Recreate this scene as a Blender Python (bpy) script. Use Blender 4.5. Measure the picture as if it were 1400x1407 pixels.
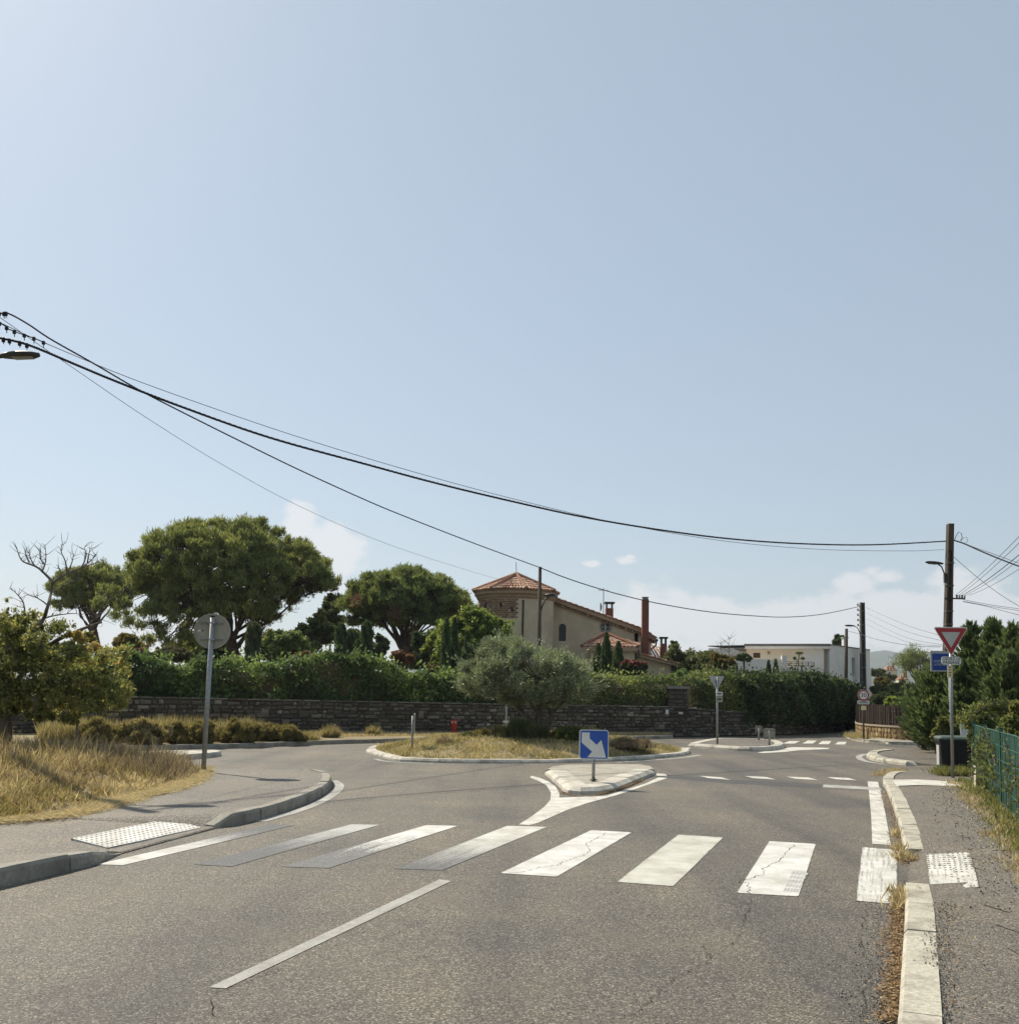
import bpy, bmesh, math, random
import numpy as np
from mathutils import Vector, Matrix
from mathutils.geometry import tessellate_polygon

sc = bpy.context.scene
for o in list(bpy.data.objects):
    bpy.data.objects.remove(o, do_unlink=True)
COL = sc.collection
R = math.radians

# ------------------------------------------------------------------ camera
CAM = Vector((0, 0, 1.65))
TH, RO = R(5.0), R(1.0)
FPX, CU, CV = 1400.0, 700.0, 831.5
_F = Vector((0, math.cos(TH), math.sin(TH)))
_R0 = Vector((1, 0, 0))
_U0 = Vector((0, -math.sin(TH), math.cos(TH)))
_R = _R0 * math.cos(RO) + _U0 * math.sin(RO)
_U = -_R0 * math.sin(RO) + _U0 * math.cos(RO)
cd = bpy.data.cameras.new('camera')
cam = bpy.data.objects.new('camera', cd)
COL.objects.link(cam)
mw = Matrix.Identity(4)
for i in range(3):
    mw[i][0] = _R[i]; mw[i][1] = _U[i]; mw[i][2] = -_F[i]; mw[i][3] = CAM[i]
cam.matrix_world = mw
cd.sensor_fit = 'HORIZONTAL'
cd.sensor_width = 36
cd.lens = 36 * FPX / 1400
cd.shift_y = (CV - 703.5) / 1400
cd.clip_start = 0.1
cd.clip_end = 30000
sc.camera = cam

# ------------------------------------------------------------------ sun, sky, exposure
SUN_AZ, SUN_EL = R(-44), R(46)          # azimuth: 0 = +Y (view direction), negative = to the left
sun_dir = Vector((math.sin(SUN_AZ) * math.cos(SUN_EL), math.cos(SUN_AZ) * math.cos(SUN_EL), math.sin(SUN_EL)))
sl = bpy.data.lights.new('sun', 'SUN')
sl.energy = 4.2
sl.angle = R(0.55)
sl.color = (1.0, 0.92, 0.77)
so = bpy.data.objects.new('sun', sl)
COL.objects.link(so)
so.rotation_euler = sun_dir.to_track_quat('Z', 'Y').to_euler()
so.location = (-20, 20, 40)

def ray(u, v):
    a = (u - CU) / FPX; b = (CV - v) / FPX
    return _F + _R * a + _U * b
def G(u, v, z=0.0):
    d = ray(u, v); t = (z - CAM.z) / d.z
    return CAM + d * t
def P(u, v, Y):
    d = ray(u, v); return CAM + d * (Y / d.y)
def g2(u, v, z=0.0):
    p = G(u, v, z); return (p.x, p.y)

SKY_STRENGTH = 0.1
world = bpy.data.worlds.new('World')
sc.world = world
world.use_nodes = True
wn, wl = world.node_tree.nodes, world.node_tree.links
wn.clear()
sky = wn.new('ShaderNodeTexSky')
sky.sky_type = 'NISHITA'
sky.sun_disc = False
sky.sun_elevation = SUN_EL
sky.sun_rotation = SUN_AZ
sky.air_density = 1.0
sky.dust_density = 1.0
sky.ozone_density = 1.4
bg = wn.new('ShaderNodeBackground')
bg.inputs[1].default_value = SKY_STRENGTH
out = wn.new('ShaderNodeOutputWorld')
tc = wn.new('ShaderNodeTexCoord')
def wmath(op, a, b=None, clamp=False):
    n = wn.new('ShaderNodeMath'); n.operation = op; n.use_clamp = clamp
    for i, x in enumerate((a, b)):
        if x is None: continue
        if isinstance(x, (int, float)): n.inputs[i].default_value = x
        else: wl.new(x, n.inputs[i])
    return n.outputs[0]
cn = wn.new('ShaderNodeTexNoise')
cn.inputs['Scale'].default_value = 26; cn.inputs['Detail'].default_value = 10; cn.inputs['Roughness'].default_value = 0.62
mp = wn.new('ShaderNodeMapping'); mp.inputs['Scale'].default_value = (1, 1, 1.7)
wl.new(tc.outputs['Generated'], mp.inputs[0]); wl.new(mp.outputs[0], cn.inputs['Vector'])
# clouds: a low bank all round the horizon (noise) plus the single puffs that stand over the houses
dens = None
puffs = [(1232, 858, 95, 62, 1.0), (1182, 800, 40, 22, .72), (1212, 793, 34, 14, .7), (1198, 786, 22, 14, .6), (1120, 862, 130, 56, .9), (1330, 845, 100, 70, .95),
         (455, 765, 60, 56, .95), (412, 716, 32, 32, .8), (860, 770, 22, 8, .62), (866, 766, 10, 5, .7), (812, 775, 16, 6, .55), (905, 850, 95, 62, .8),
         (1165, 838, 40, 25, .7), (985, 856, 120, 50, .75)]
for (u, v, ru, rv, k) in puffs:
    d = ray(u, v).normalized()
    sub = wn.new('ShaderNodeVectorMath'); sub.operation = 'SUBTRACT'
    wl.new(tc.outputs['Generated'], sub.inputs[0]); sub.inputs[1].default_value = d
    scl = wn.new('ShaderNodeVectorMath'); scl.operation = 'MULTIPLY'
    s = 1400 / d.y
    wl.new(sub.outputs[0], scl.inputs[0]); scl.inputs[1].default_value = (FPX / ru * 1.0, FPX / ru, FPX / rv)
    ln = wn.new('ShaderNodeVectorMath'); ln.operation = 'LENGTH'
    wl.new(scl.outputs[0], ln.inputs[0])
    m = wmath('MULTIPLY', wmath('SUBTRACT', 1.0, ln.outputs['Value'], True), k)
    dens = m if dens is None else wmath('MAXIMUM', dens, m)
sep = wn.new('ShaderNodeSeparateXYZ'); wl.new(tc.outputs['Generated'], sep.inputs[0])
cov = wn.new('ShaderNodeTexNoise'); cov.inputs['Scale'].default_value = 2.6; cov.inputs['Detail'].default_value = 2
wl.new(tc.outputs['Generated'], cov.inputs['Vector'])
low = wmath('MULTIPLY', wmath('SUBTRACT', 1.0, wmath('MULTIPLY', wmath('ABSOLUTE', wmath('SUBTRACT', sep.outputs[2], .045)), 22.0), True),
            wmath('MULTIPLY', wmath('SUBTRACT', cov.outputs[0], .47, True), 3.2))
dens = wmath('MAXIMUM', dens, low)
puffy = wmath('SUBTRACT', wmath('ADD', wmath('MULTIPLY', dens, 1.7), wmath('MULTIPLY', cn.outputs[0], 2.6)), 1.42, True)
cr = wn.new('ShaderNodeMapRange'); cr.interpolation_type = 'SMOOTHSTEP'
cr.inputs['From Min'].default_value = 0.0; cr.inputs['From Max'].default_value = 0.62; cr.inputs['To Max'].default_value = 0.8
wl.new(wmath('MULTIPLY', puffy, wmath('GREATER_THAN', dens, 0.001)), cr.inputs['Value'])
cm = wn.new('ShaderNodeMix'); cm.data_type = 'RGBA'
veil = wn.new('ShaderNodeMix'); veil.data_type = 'RGBA'; veil.inputs[0].default_value = .62
wl.new(sky.outputs[0], veil.inputs[6]); veil.inputs[7].default_value = (2.78, 3.36, 3.72, 1)
wl.new(cr.outputs[0], cm.inputs[0]); wl.new(veil.outputs[2], cm.inputs[6])
cm.inputs[7].default_value = (5.9, 5.85, 5.9, 1)
wl.new(cm.outputs[2], bg.inputs[0])
wl.new(bg.outputs[0], out.inputs[0])

sc.view_settings.view_transform = 'Standard'
sc.view_settings.look = 'None'
sc.view_settings.exposure = 0.6
sc.view_settings.gamma = 1.0
sc.render.engine = 'CYCLES'
sc.cycles.max_bounces = 6
sc.cycles.transparent_max_bounces = 8

# ------------------------------------------------------------------ materials
MATS = {}
def new_mat(name):
    m = bpy.data.materials.new(name); m.use_nodes = True
    MATS[name] = m
    return m, m.node_tree.nodes, m.node_tree.links, m.node_tree.nodes['Principled BSDF']
def ramp(nodes, cols):
    r = nodes.new('ShaderNodeValToRGB')
    e = r.color_ramp.elements
    while len(e) > 1: e.remove(e[-1])
    e[0].position, e[0].color = cols[0][0], (*cols[0][1], 1)
    for p, c in cols[1:]:
        x = e.new(p); x.color = (*c, 1)
    return r
def noise(nodes, links, scale, detail=4, rough=.55, coord='Object', vec=None, stretch=None):
    n = nodes.new('ShaderNodeTexNoise')
    n.inputs['Scale'].default_value = scale; n.inputs['Detail'].default_value = detail; n.inputs['Roughness'].default_value = rough
    t = nodes.new('ShaderNodeTexCoord')
    src = t.outputs[coord] if vec is None else vec
    if stretch:
        mpn = nodes.new('ShaderNodeMapping'); mpn.inputs['Scale'].default_value = stretch
        links.new(src, mpn.inputs[0]); src = mpn.outputs[0]
    links.new(src, n.inputs['Vector'])
    return n
def mixc(nodes, links, fac, a, b, blend='MIX'):
    n = nodes.new('ShaderNodeMix'); n.data_type = 'RGBA'; n.blend_type = blend
    for i, x in ((0, fac), (6, a), (7, b)):
        if isinstance(x, (int, float)): n.inputs[i].default_value = x
        elif isinstance(x, tuple): n.inputs[i].default_value = (*x, 1)
        else: links.new(x, n.inputs[i])
    return n.outputs[2]
def mth(nodes, links, op, a, b=None, clamp=False):
    n = nodes.new('ShaderNodeMath'); n.operation = op; n.use_clamp = clamp
    for i, x in enumerate((a, b)):
        if x is None: continue
        if isinstance(x, (int, float)): n.inputs[i].default_value = x
        else: links.new(x, n.inputs[i])
    return n.outputs[0]
def bump(nodes, links, bsdf, h, strength, dist=.01):
    b = nodes.new('ShaderNodeBump'); b.inputs['Strength'].default_value = strength; b.inputs['Distance'].default_value = dist
    links.new(h, b.inputs['Height']); links.new(b.outputs[0], bsdf.inputs['Normal'])
def mottled(name, c1, c2, scale, rough=.8, bstr=0.0, bdist=.01, c3=None, scale2=None, metallic=0.0, spec=.35, stretch=None, detail=5):
    m, n, l, b = new_mat(name)
    nz = noise(n, l, scale, detail, .6, stretch=stretch)
    r = ramp(n, [(.32, c1), (.68, c2)])
    l.new(nz.outputs[0], r.inputs[0])
    col = r.outputs[0]
    if c3:
        nz2 = noise(n, l, scale2 or scale * .15, 4, .6)
        r2 = ramp(n, [(.45, (0, 0, 0)), (.7, (1, 1, 1))]); l.new(nz2.outputs[0], r2.inputs[0])
        col = mixc(n, l, r2.outputs[0], col, c3)
    l.new(col, b.inputs['Base Color'])
    b.inputs['Roughness'].default_value = rough; b.inputs['Metallic'].default_value = metallic
    b.inputs['Specular IOR Level'].default_value = spec
    if bstr: bump(n, l, b, nz.outputs[0], bstr, bdist)
    return m
def leaf_mat(name, cols, trans=.45, rough=.55, tcol=None, spec=.3):
    """cols: list of (pos, colour) read by the 'tint' attribute."""
    m, n, l, b = new_mat(name)
    at = n.new('ShaderNodeAttribute'); at.attribute_name = 'tint'
    cols = [(p, tuple(c * .8 + .2 * (.35 * cc[0] + .55 * cc[1] + .1 * cc[2]) for c in cc)) for p, cc in cols]
    r = ramp(n, cols); l.new(at.outputs['Fac'], r.inputs[0])
    l.new(r.outputs[0], b.inputs['Base Color'])
    b.inputs['Roughness'].default_value = rough; b.inputs['Specular IOR Level'].default_value = spec
    tr = n.new('ShaderNodeBsdfTranslucent')
    br = mixc(n, l, 1.0, r.outputs[0], tcol or (1.28, 1.2, .85), 'MULTIPLY')
    l.new(br, tr.inputs[0])
    ms = n.new('ShaderNodeMixShader'); ms.inputs[0].default_value = trans
    l.new(b.outputs[0], ms.inputs[1]); l.new(tr.outputs[0], ms.inputs[2])
    l.new(ms.outputs[0], n['Material Output'].inputs[0])
    return m
def tint_mat(name, cols, scale=20, amt=.35, rough=.85, bstr=.3, bdist=.01):
    """per-piece colour from 'tint' with fine mottling on top."""
    m, n, l, b = new_mat(name)
    at = n.new('ShaderNodeAttribute'); at.attribute_name = 'tint'
    r = ramp(n, cols); l.new(at.outputs['Fac'], r.inputs[0])
    nz = noise(n, l, scale, 6, .65)
    r2 = ramp(n, [(.3, (1 - amt,) * 3), (.7, (1 + amt * .3,) * 3)]); l.new(nz.outputs[0], r2.inputs[0])
    c = mixc(n, l, 1.0, r.outputs[0], r2.outputs[0], 'MULTIPLY')
    l.new(c, b.inputs['Base Color']); b.inputs['Roughness'].default_value = rough
    b.inputs['Specular IOR Level'].default_value = .25
    if bstr: bump(n, l, b, nz.outputs[0], bstr, bdist)
    return m

def asphalt(name, dark, mid, light, warm, coarse=1.0, patches=.5, lanes=0.0, rough=.66):
    m, n, l, b = new_mat(name)
    big = noise(n, l, .3, 6, .62)
    med = noise(n, l, 1.7, 6, .68)
    v = n.new('ShaderNodeTexVoronoi'); v.inputs['Scale'].default_value = 88 / coarse      # aggregate grains
    t = n.new('ShaderNodeTexCoord'); l.new(t.outputs['Object'], v.inputs['Vector'])
    g = ramp(n, [(.2, dark), (.42, tuple(c * .82 for c in mid)), (.72, tuple(c * 1.12 for c in mid)), (.93, light)])
    sepc = n.new('ShaderNodeSeparateColor'); l.new(v.outputs['Color'], sepc.inputs[0])
    fine = noise(n, l, 120 / coarse, 4, .75)
    s = mth(n, l, 'ADD', mth(n, l, 'MULTIPLY', sepc.outputs[0], .62), mth(n, l, 'SUBTRACT', mth(n, l, 'MULTIPLY', fine.outputs[0], .9), .22))
    l.new(s, g.inputs[0])
    r2 = ramp(n, [(.33, (.72, .73, .75)), (.5, (.97, .96, .95)), (.67, (1.22, 1.16, 1.07))]); l.new(big.outputs[0], r2.inputs[0])
    c = mixc(n, l, 1.0, g.outputs[0], r2.outputs[0], 'MULTIPLY')
    r3 = ramp(n, [(.35, (.8, .81, .84)), (.65, (1.12, 1.08, 1.02))]); l.new(med.outputs[0], r3.inputs[0])
    c = mixc(n, l, patches, c, r3.outputs[0], 'MULTIPLY')
    if lanes:                                        # polished wheel tracks and drips along the carriageway
        mpn = n.new('ShaderNodeMapping'); mpn.inputs['Rotation'].default_value = (0, 0, R(17)); mpn.inputs['Scale'].default_value = (1.0, .07, 1)
        l.new(t.outputs['Object'], mpn.inputs[0])
        ln = noise(n, l, .85, 4, .55, vec=mpn.outputs[0]); lr = ramp(n, [(.34, (.56, .57, .6)), (.5, (.98, .97, .96)), (.68, (1.22, 1.17, 1.08))]); l.new(ln.outputs[0], lr.inputs[0])
        c = mixc(n, l, lanes, c, lr.outputs[0], 'MULTIPLY')
        ds = noise(n, l, 3.1, 2, .5, vec=t.outputs['Object']); dr = ramp(n, [(.70, (1, 1, 1)), (.78, (.62, .6, .58))]); l.new(ds.outputs[0], dr.inputs[0])
        c = mixc(n, l, .8, c, dr.outputs[0], 'MULTIPLY')
    wz = noise(n, l, .8, 4, .6)
    r4 = ramp(n, [(.5, (0, 0, 0)), (.78, (.5, .5, .5))]); l.new(wz.outputs[0], r4.inputs[0])
    c = mixc(n, l, r4.outputs[0], c, warm)
    l.new(c, b.inputs['Base Color'])
    b.inputs['Roughness'].default_value = rough; b.inputs['Specular IOR Level'].default_value = .42
    hh = mth(n, l, 'ADD', mth(n, l, 'MULTIPLY', v.outputs['Distance'], -.6), fine.outputs[0])
    bump(n, l, b, hh, .8, .009)
    return m
asphalt('asphalt', (.022, .020, .017), (.124, .110, .088), (.46, .42, .345), (.165, .132, .09), lanes=.8)
asphalt('pavement_asphalt', (.028, .025, .022), (.15, .131, .106), (.46, .42, .36), (.19, .155, .112), 1.0)
asphalt('gravel_ground', (.05, .045, .04), (.15, .133, .11), (.36, .33, .285), (.19, .155, .11), 1.5)
asphalt('dark_patch', (.035, .034, .033), (.075, .072, .068), (.2, .19, .18), (.08, .072, .06))

def paint(name, cover, grey=(.2, .2, .2), white=(.74, .73, .69), gradient=0.0, streak=True, gdir=1, hard=.10, edge=True):
    """worn road paint on UV: u across, v along; cover 0..1 = how much white is left."""
    m, n, l, b = new_mat(name)
    t = n.new('ShaderNodeTexCoord')
    st = noise(n, l, 3.0, 6, .7, vec=t.outputs['UV'], stretch=(4.2, 1.3, 1))
    fn = noise(n, l, 34, 4, .75)
    gr = noise(n, l, 110, 2, .6)
    sp = n.new('ShaderNodeSeparateXYZ'); l.new(t.outputs['UV'], sp.inputs[0])
    h = mth(n, l, 'ADD', mth(n, l, 'MULTIPLY', st.outputs[0], .75), mth(n, l, 'MULTIPLY', fn.outputs[0], .35))
    h = mth(n, l, 'ADD', h, mth(n, l, 'MULTIPLY', mth(n, l, 'SUBTRACT', gr.outputs[0], .5), .34))
    h = mth(n, l, 'ADD', h, .06)
    if edge:
        eu = mth(n, l, 'MULTIPLY', mth(n, l, 'SUBTRACT', mth(n, l, 'ABSOLUTE', mth(n, l, 'SUBTRACT', sp.outputs[0], .5)), .455, True), 5.0)
        ev = mth(n, l, 'MULTIPLY', mth(n, l, 'SUBTRACT', mth(n, l, 'ABSOLUTE', mth(n, l, 'SUBTRACT', sp.outputs[1], .5)), .488, True), 14.0)
        h = mth(n, l, 'SUBTRACT', h, mth(n, l, 'ADD', eu, ev))
    if gradient:
        h = mth(n, l, 'ADD', h, mth(n, l, 'MULTIPLY', mth(n, l, 'SUBTRACT', sp.outputs[gdir], .5), gradient))
    mr = n.new('ShaderNodeMapRange'); mr.interpolation_type = 'SMOOTHSTEP'
    th = 0.60 + (0.5 - cover) * .75
    mr.inputs['From Min'].default_value = th - hard; mr.inputs['From Max'].default_value = th + hard
    l.new(h, mr.inputs['Value'])
    dirt = noise(n, l, 2.6, 6, .7)
    dr = ramp(n, [(.3, (.62, .60, .55)), (.62, (1, 1, 1))]); l.new(dirt.outputs[0], dr.inputs[0])
    wcol = mixc(n, l, 1.0, white, dr.outputs[0], 'MULTIPLY')
    gsp = ramp(n, [(.35, tuple(x * .4 for x in grey)), (.7, tuple(x * 1.5 for x in grey))]); l.new(gr.outputs[0], gsp.inputs[0])
    c = mixc(n, l, mr.outputs[0], gsp.outputs[0], wcol)
    l.new(c, b.inputs['Base Color']); b.inputs['Roughness'].default_value = .72; b.inputs['Specular IOR Level'].default_value = .3
    bump(n, l, b, gr.outputs[0], .35, .006)
    return m
GB = (.135, .133, .132)
paint('paint_fresh', .80, (.16, .148, .13), (.64, .63, .60))
paint('paint_good', .68, (.17, .155, .13), (.62, .60, .55), edge=False)
paint('paint_edge', .60, (.17, .16, .145), (.64, .62, .57), edge=False)
paint('paint_line', .62, (.19, .18, .165), (.45, .44, .41), hard=.22, edge=False)
paint('paint_worn_a', .55, GB, (.6, .59, .56), gradient=-1.0, hard=.28)
paint('paint_worn_b', .36, GB, (.5, .5, .48), gradient=.9, hard=.3)
paint('paint_worn_c', .52, (.17, .167, .16), (.66, .65, .62), gradient=.55, hard=.08)
paint('paint_worn_d', .66, GB, (.58, .57, .52), gradient=.9, hard=.33)
paint('paint_grime', .74, (.2, .19, .165), (.54, .53, .47))
paint('paint_chip', .60, (.14, .125, .105), (.64, .63, .59))

mottled('kerb_grey', (.20, .185, .155), (.36, .335, .285), 24, .9, .6, .012, (.15, .135, .11), 3.0)
mottled('kerb_cream', (.34, .31, .25), (.54, .51, .42), 30, .9, .6, .012, (.23, .205, .16), 4.0)
mottled('kerb_white', (.42, .39, .33), (.60, .565, .49), 22, .88, .5, .01, (.29, .26, .21), 3.0)
mottled('island_top', (.30, .275, .225), (.42, .39, .33), 40, .92, .6, .01, (.25, .22, .17), 3)
mottled('dry_soil', (.20, .155, .08), (.30, .24, .13), 6, .95, .6, .03, (.15, .12, .07), 1)
mottled('garden_soil', (.07, .06, .035), (.14, .12, .06), 3, .95, .5, .03)
mottled('field', (.09, .085, .035), (.18, .15, .07), .05, .95, 0, .01, (.05, .065, .025), .01)
mottled('crack_dark', (.012, .011, .010), (.022, .02, .018), 30, .95)
mottled('bark_grey', (.075, .06, .045), (.17, .14, .11), 9, .95, .7, .03, stretch=(1, 1, .25))
mottled('bark_pine', (.05, .036, .027), (.13, .09, .065), 7, .95, .8, .04, stretch=(1, 1, .3))
mottled('bark_dead', (.10, .085, .07), (.20, .17, .145), 12, .95, .4, .01)
mottled('wood_pole', (.04, .03, .022), (.10, .075, .055), 10, .9, .5, .01, (.065, .055, .042), .9, stretch=(1, 1, .12))
mottled('concrete_pole', (.085, .078, .066), (.17, .155, .13), 8, .9, .5, .01, (.06, .055, .05), 1.4, stretch=(1, 1, .4))
mottled('galvanised', (.24, .25, .25), (.36, .37, .37), 22, .5, .1, .003, metallic=.55, spec=.5)
mottled('sign_back', (.30, .29, .23), (.37, .355, .29), 9, .7, .1, .003, (.26, .25, .2), 2, metallic=.1)
mottled('sign_white', (.60, .60, .57), (.68, .68, .65), 6, .45, spec=.5)
mottled('sign_grey_white', (.40, .41, .39), (.47, .47, .45), 8, .5, spec=.5)
mottled('sign_red', (.28, .012, .018), (.36, .02, .026), 6, .4, spec=.5)
mottled('sign_blue', (.012, .065, .33), (.018, .085, .40), 5, .4, spec=.5)
mottled('sign_navy', (.01, .05, .28), (.014, .06, .33), 5, .4, spec=.5)
mottled('sign_black', (.012, .012, .013), (.022, .022, .024), 6, .5)
mottled('sign_cream', (.55, .46, .28), (.66, .56, .36), 10, .6)
mottled('cable', (.006, .006, .009), (.012, .012, .016), 5, .55)
mottled('cable_grey', (.05, .055, .065), (.08, .085, .095), 5, .6)
mottled('lamp_metal', (.02, .02, .022), (.04, .04, .042), 10, .5, metallic=.3, spec=.5)
mottled('lamp_glass', (.16, .17, .18), (.22, .23, .24), 10, .3, spec=.6)
mottled('bin_body', (.006, .007, .009), (.013, .014, .017), 12, .6, .15, .004, (.022, .021, .019), 3, spec=.25)
mottled('bin_lid', (.05, .075, .06), (.085, .115, .095), 12, .55, spec=.4)
mottled('white_plastic', (.5, .5, .48), (.64, .64, .62), 10, .6)
mottled('hydrant_red', (.30, .02, .015), (.42, .035, .025), 12, .5, spec=.4)
mottled('fence_green', (.006, .042, .028), (.010, .062, .042), 4, .5, spec=.4)
mottled('fence_wire', (.012, .075, .052), (.018, .10, .07), 8, .45, spec=.5)
mottled('stake_white', (.5, .45, .34), (.72, .68, .58), 9, .85, .3, .006, (.3, .2, .1), 4)
mottled('render_beige', (.50, .41, .285), (.60, .50, .355), 2.2, .92, .25, .02, (.44, .36, .25), .5)
mottled('cornice', (.30, .2, .13), (.42, .29, .19), 7, .9, .3, .01)
mottled('render_white', (.70, .67, .62), (.78, .75, .70), 1.2, .9, .12, .01, (.54, .52, .49), .25)
mottled('render_cream', (.64, .55, .43), (.72, .63, .50), 1.2, .9, .12, .01)
mottled('roof_edge', (.12, .11, .10), (.18, .17, .155), 3, .7)
mottled('brown_wood', (.06, .035, .02), (.1, .06, .035), 12, .7)
mottled('stone_frame', (.16, .155, .145), (.24, .23, .21), 14, .85, .3, .01)
mottled('dark_metal', (.02, .02, .022), (.045, .045, .048), 10, .5, metallic=.4)
mottled('mortar', (.05, .043, .034), (.09, .078, .062), 12, .95, .5, .02)
mottled('tan_stone_wall', (.20, .135, .062), (.40, .28, .14), 5.5, .95, 1.0, .05, (.14, .095, .05), 2.2)
mottled('coping_stone', (.3, .24, .18), (.4, .33, .25), 8, .9, .3, .01)
mottled('hill_wood', (.035, .05, .03), (.075, .085, .05), .02, .95, 0, .01, (.05, .07, .035), .004)
mottled('stain', (.05, .046, .04), (.09, .083, .072), 4, .85)
def glass_mat():
    m, n, l, b = new_mat('window_glass')
    b.inputs['Base Color'].default_value = (.012, .015, .018, 1)
    b.inputs['Roughness'].default_value = .35; b.inputs['Specular IOR Level'].default_value = .6
glass_mat()
def brick_mat():
    m, n, l, b = new_mat('chimney_brick')
    t = n.new('ShaderNodeTexCoord')
    mpn = n.new('ShaderNodeMapping'); mpn.inputs['Rotation'].default_value = (R(90), 0, 0)
    l.new(t.outputs['Object'], mpn.inputs[0])
    bt = n.new('ShaderNodeTexBrick'); bt.inputs['Scale'].default_value = 4.5
    bt.inputs['Color1'].default_value = (.14, .032, .02, 1); bt.inputs['Color2'].default_value = (.2, .055, .03, 1)
    bt.inputs['Mortar'].default_value = (.16, .12, .09, 1); bt.inputs['Mortar Size'].default_value = .02
    l.new(mpn.outputs[0], bt.inputs['Vector'])
    l.new(bt.outputs[0], b.inputs['Base Color']); b.inputs['Roughness'].default_value = .9
brick_mat()
tint_mat('wall_stone', [(0, (.07, .06, .05)), (.35, (.14, .12, .096)), (.7, (.23, .2, .155)), (.93, (.34, .3, .235)), (1, (.5, .45, .37))], 13, .6, .95, .8, .03)
tint_mat('brick_panel', [(0, (.2, .11, .065)), (.6, (.30, .19, .12)), (1, (.42, .32, .22))], 16, .3)
tint_mat('roof_tile', [(0, (.22, .09, .055)), (.4, (.37, .19, .125)), (.75, (.48, .29, .20)), (1, (.62, .46, .35))], 9, .45, .9, .3)
tint_mat('brushwood', [(0, (.022, .017, .013)), (.6, (.055, .042, .032)), (1, (.11, .082, .06))], 30, .4, .95, 0)

leaf_mat('pine_leaf', [(0, (0.08298, 0.1127, 0.02965)), (.5, (0.2016, 0.2429, 0.05335)), (1, (0.4002, 0.4296, 0.1008))], .42)
leaf_mat('pine_leaf_mid', [(0, (0.06871, 0.1004, 0.02907)), (.5, (0.1639, 0.2167, 0.05286)), (.97, (0.3039, 0.3568, 0.08985)), (1, (0.3039, 0.3568, 0.08985))], .42)
leaf_mat('needle_rust', [(0, (.10, .05, .026)), (1, (.22, .12, .065))], .4)
leaf_mat('cypress_leaf', [(0, (0.02968, 0.05936, 0.02225)), (1, (0.1113, 0.1781, 0.05441))], .3)
leaf_mat('cypress_sage', [(0, (0.045, 0.0675, 0.027)), (1, (0.1275, 0.1575, 0.06))], .35)
leaf_mat('conifer_leaf', [(0, (0.03361, 0.06537, 0.02241)), (.55, (0.09338, 0.1494, 0.04483)), (.9, (0.1773, 0.2333, 0.0747)), (1, (0.2615, 0.2801, 0.09338))], .4)
leaf_mat('laurel_leaf', [(0, (0.04379, 0.08513, 0.02433)), (.55, (0.1216, 0.2067, 0.04865)), (.9, (0.2919, 0.4013, 0.08513)), (1, (0.4864, 0.5351, 0.1459))], .42, .55, spec=.25)
leaf_mat('hedge_leaf', [(0, (0.05565, 0.08601, 0.0253)), (.5, (0.1518, 0.2149, 0.05059)), (.88, (0.3795, 0.4173, 0.08601)), (1, (0.5565, 0.4807, 0.1518))], .45)
leaf_mat('dark_hedge_leaf', [(0, (0.02025, 0.03712, 0.0135)), (.5, (0.054, 0.08775, 0.027)), (.9, (0.1266, 0.1773, 0.05063)), (1, (0.27, 0.2531, 0.1013))], .38)
leaf_mat('bright_leaf', [(0, (0.0675, 0.1125, 0.018)), (.5, (0.165, 0.24, 0.033)), (1, (0.33, 0.375, 0.06))], .55)
leaf_mat('olive_leaf', [(0, (0.08749, 0.1125, 0.055)), (.5, (0.2376, 0.275, 0.145)), (1, (0.475, 0.4999, 0.2876))], .3, .45, (1.1, 1.15, .8), .45)
leaf_mat('autumn_leaf', [(0, (0.065, 0.078, 0.0208)), (.45, (0.1625, 0.195, 0.0416)), (.8, (0.312, 0.3185, 0.065)), (1, (0.429, 0.286, 0.0715))], .5)
leaf_mat('green_yellow_leaf', [(0, (0.04025, 0.06037, 0.01437)), (.5, (0.1006, 0.1365, 0.02875)), (.85, (0.23, 0.2444, 0.04312)), (1, (0.3594, 0.2875, 0.07187))], .5)
leaf_mat('red_leaf', [(0, (.10, .045, .022)), (.6, (.22, .10, .05)), (1, (.28, .16, .07))], .45)
leaf_mat('flower_red', [(0, (.14, .03, .03)), (1, (.32, .09, .09))], .4)
leaf_mat('sage_leaf', [(0, (0.065, 0.0715, 0.0325)), (1, (0.182, 0.182, 0.0845))], .35)
leaf_mat('dry_grass', [(0, (0.13, 0.091, 0.039)), (.3, (0.26, 0.195, 0.091)), (.65, (0.468, 0.3705, 0.182)), (.85, (0.624, 0.52, 0.286)), (1, (0.754, 0.65, 0.39))], .4, .75, (1.1, 1.0, .7), .2)
leaf_mat('island_grass', [(0, (0.12, 0.132, 0.036)), (.35, (0.24, 0.228, 0.084)), (.7, (0.456, 0.372, 0.168)), (1, (0.6, 0.516, 0.264))], .4, .75, (1.1, 1.0, .7), .2)
leaf_mat('wild_grass', [(0, (0.1323, 0.1157, 0.04133)), (.5, (0.3306, 0.2811, 0.1075)), (1, (0.6281, 0.529, 0.2479))], .4, .75, (1.1, 1.0, .7), .2)
leaf_mat('shrub_olive', [(0, (0.0975, 0.0819, 0.0273)), (.5, (0.2145, 0.1852, 0.04875)), (1, (0.4095, 0.3217, 0.0975))], .4, .7)
leaf_mat('tuft_green', [(0, (.045, .06, .02)), (.5, (.10, .125, .04)), (1, (.2, .2, .075))], .4)
leaf_mat('brown_weed', [(0, (0.13, 0.0975, 0.052)), (.5, (0.286, 0.2145, 0.1105)), (1, (0.52, 0.416, 0.234))], .35, .8, (1, .95, .8), .2)
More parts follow.
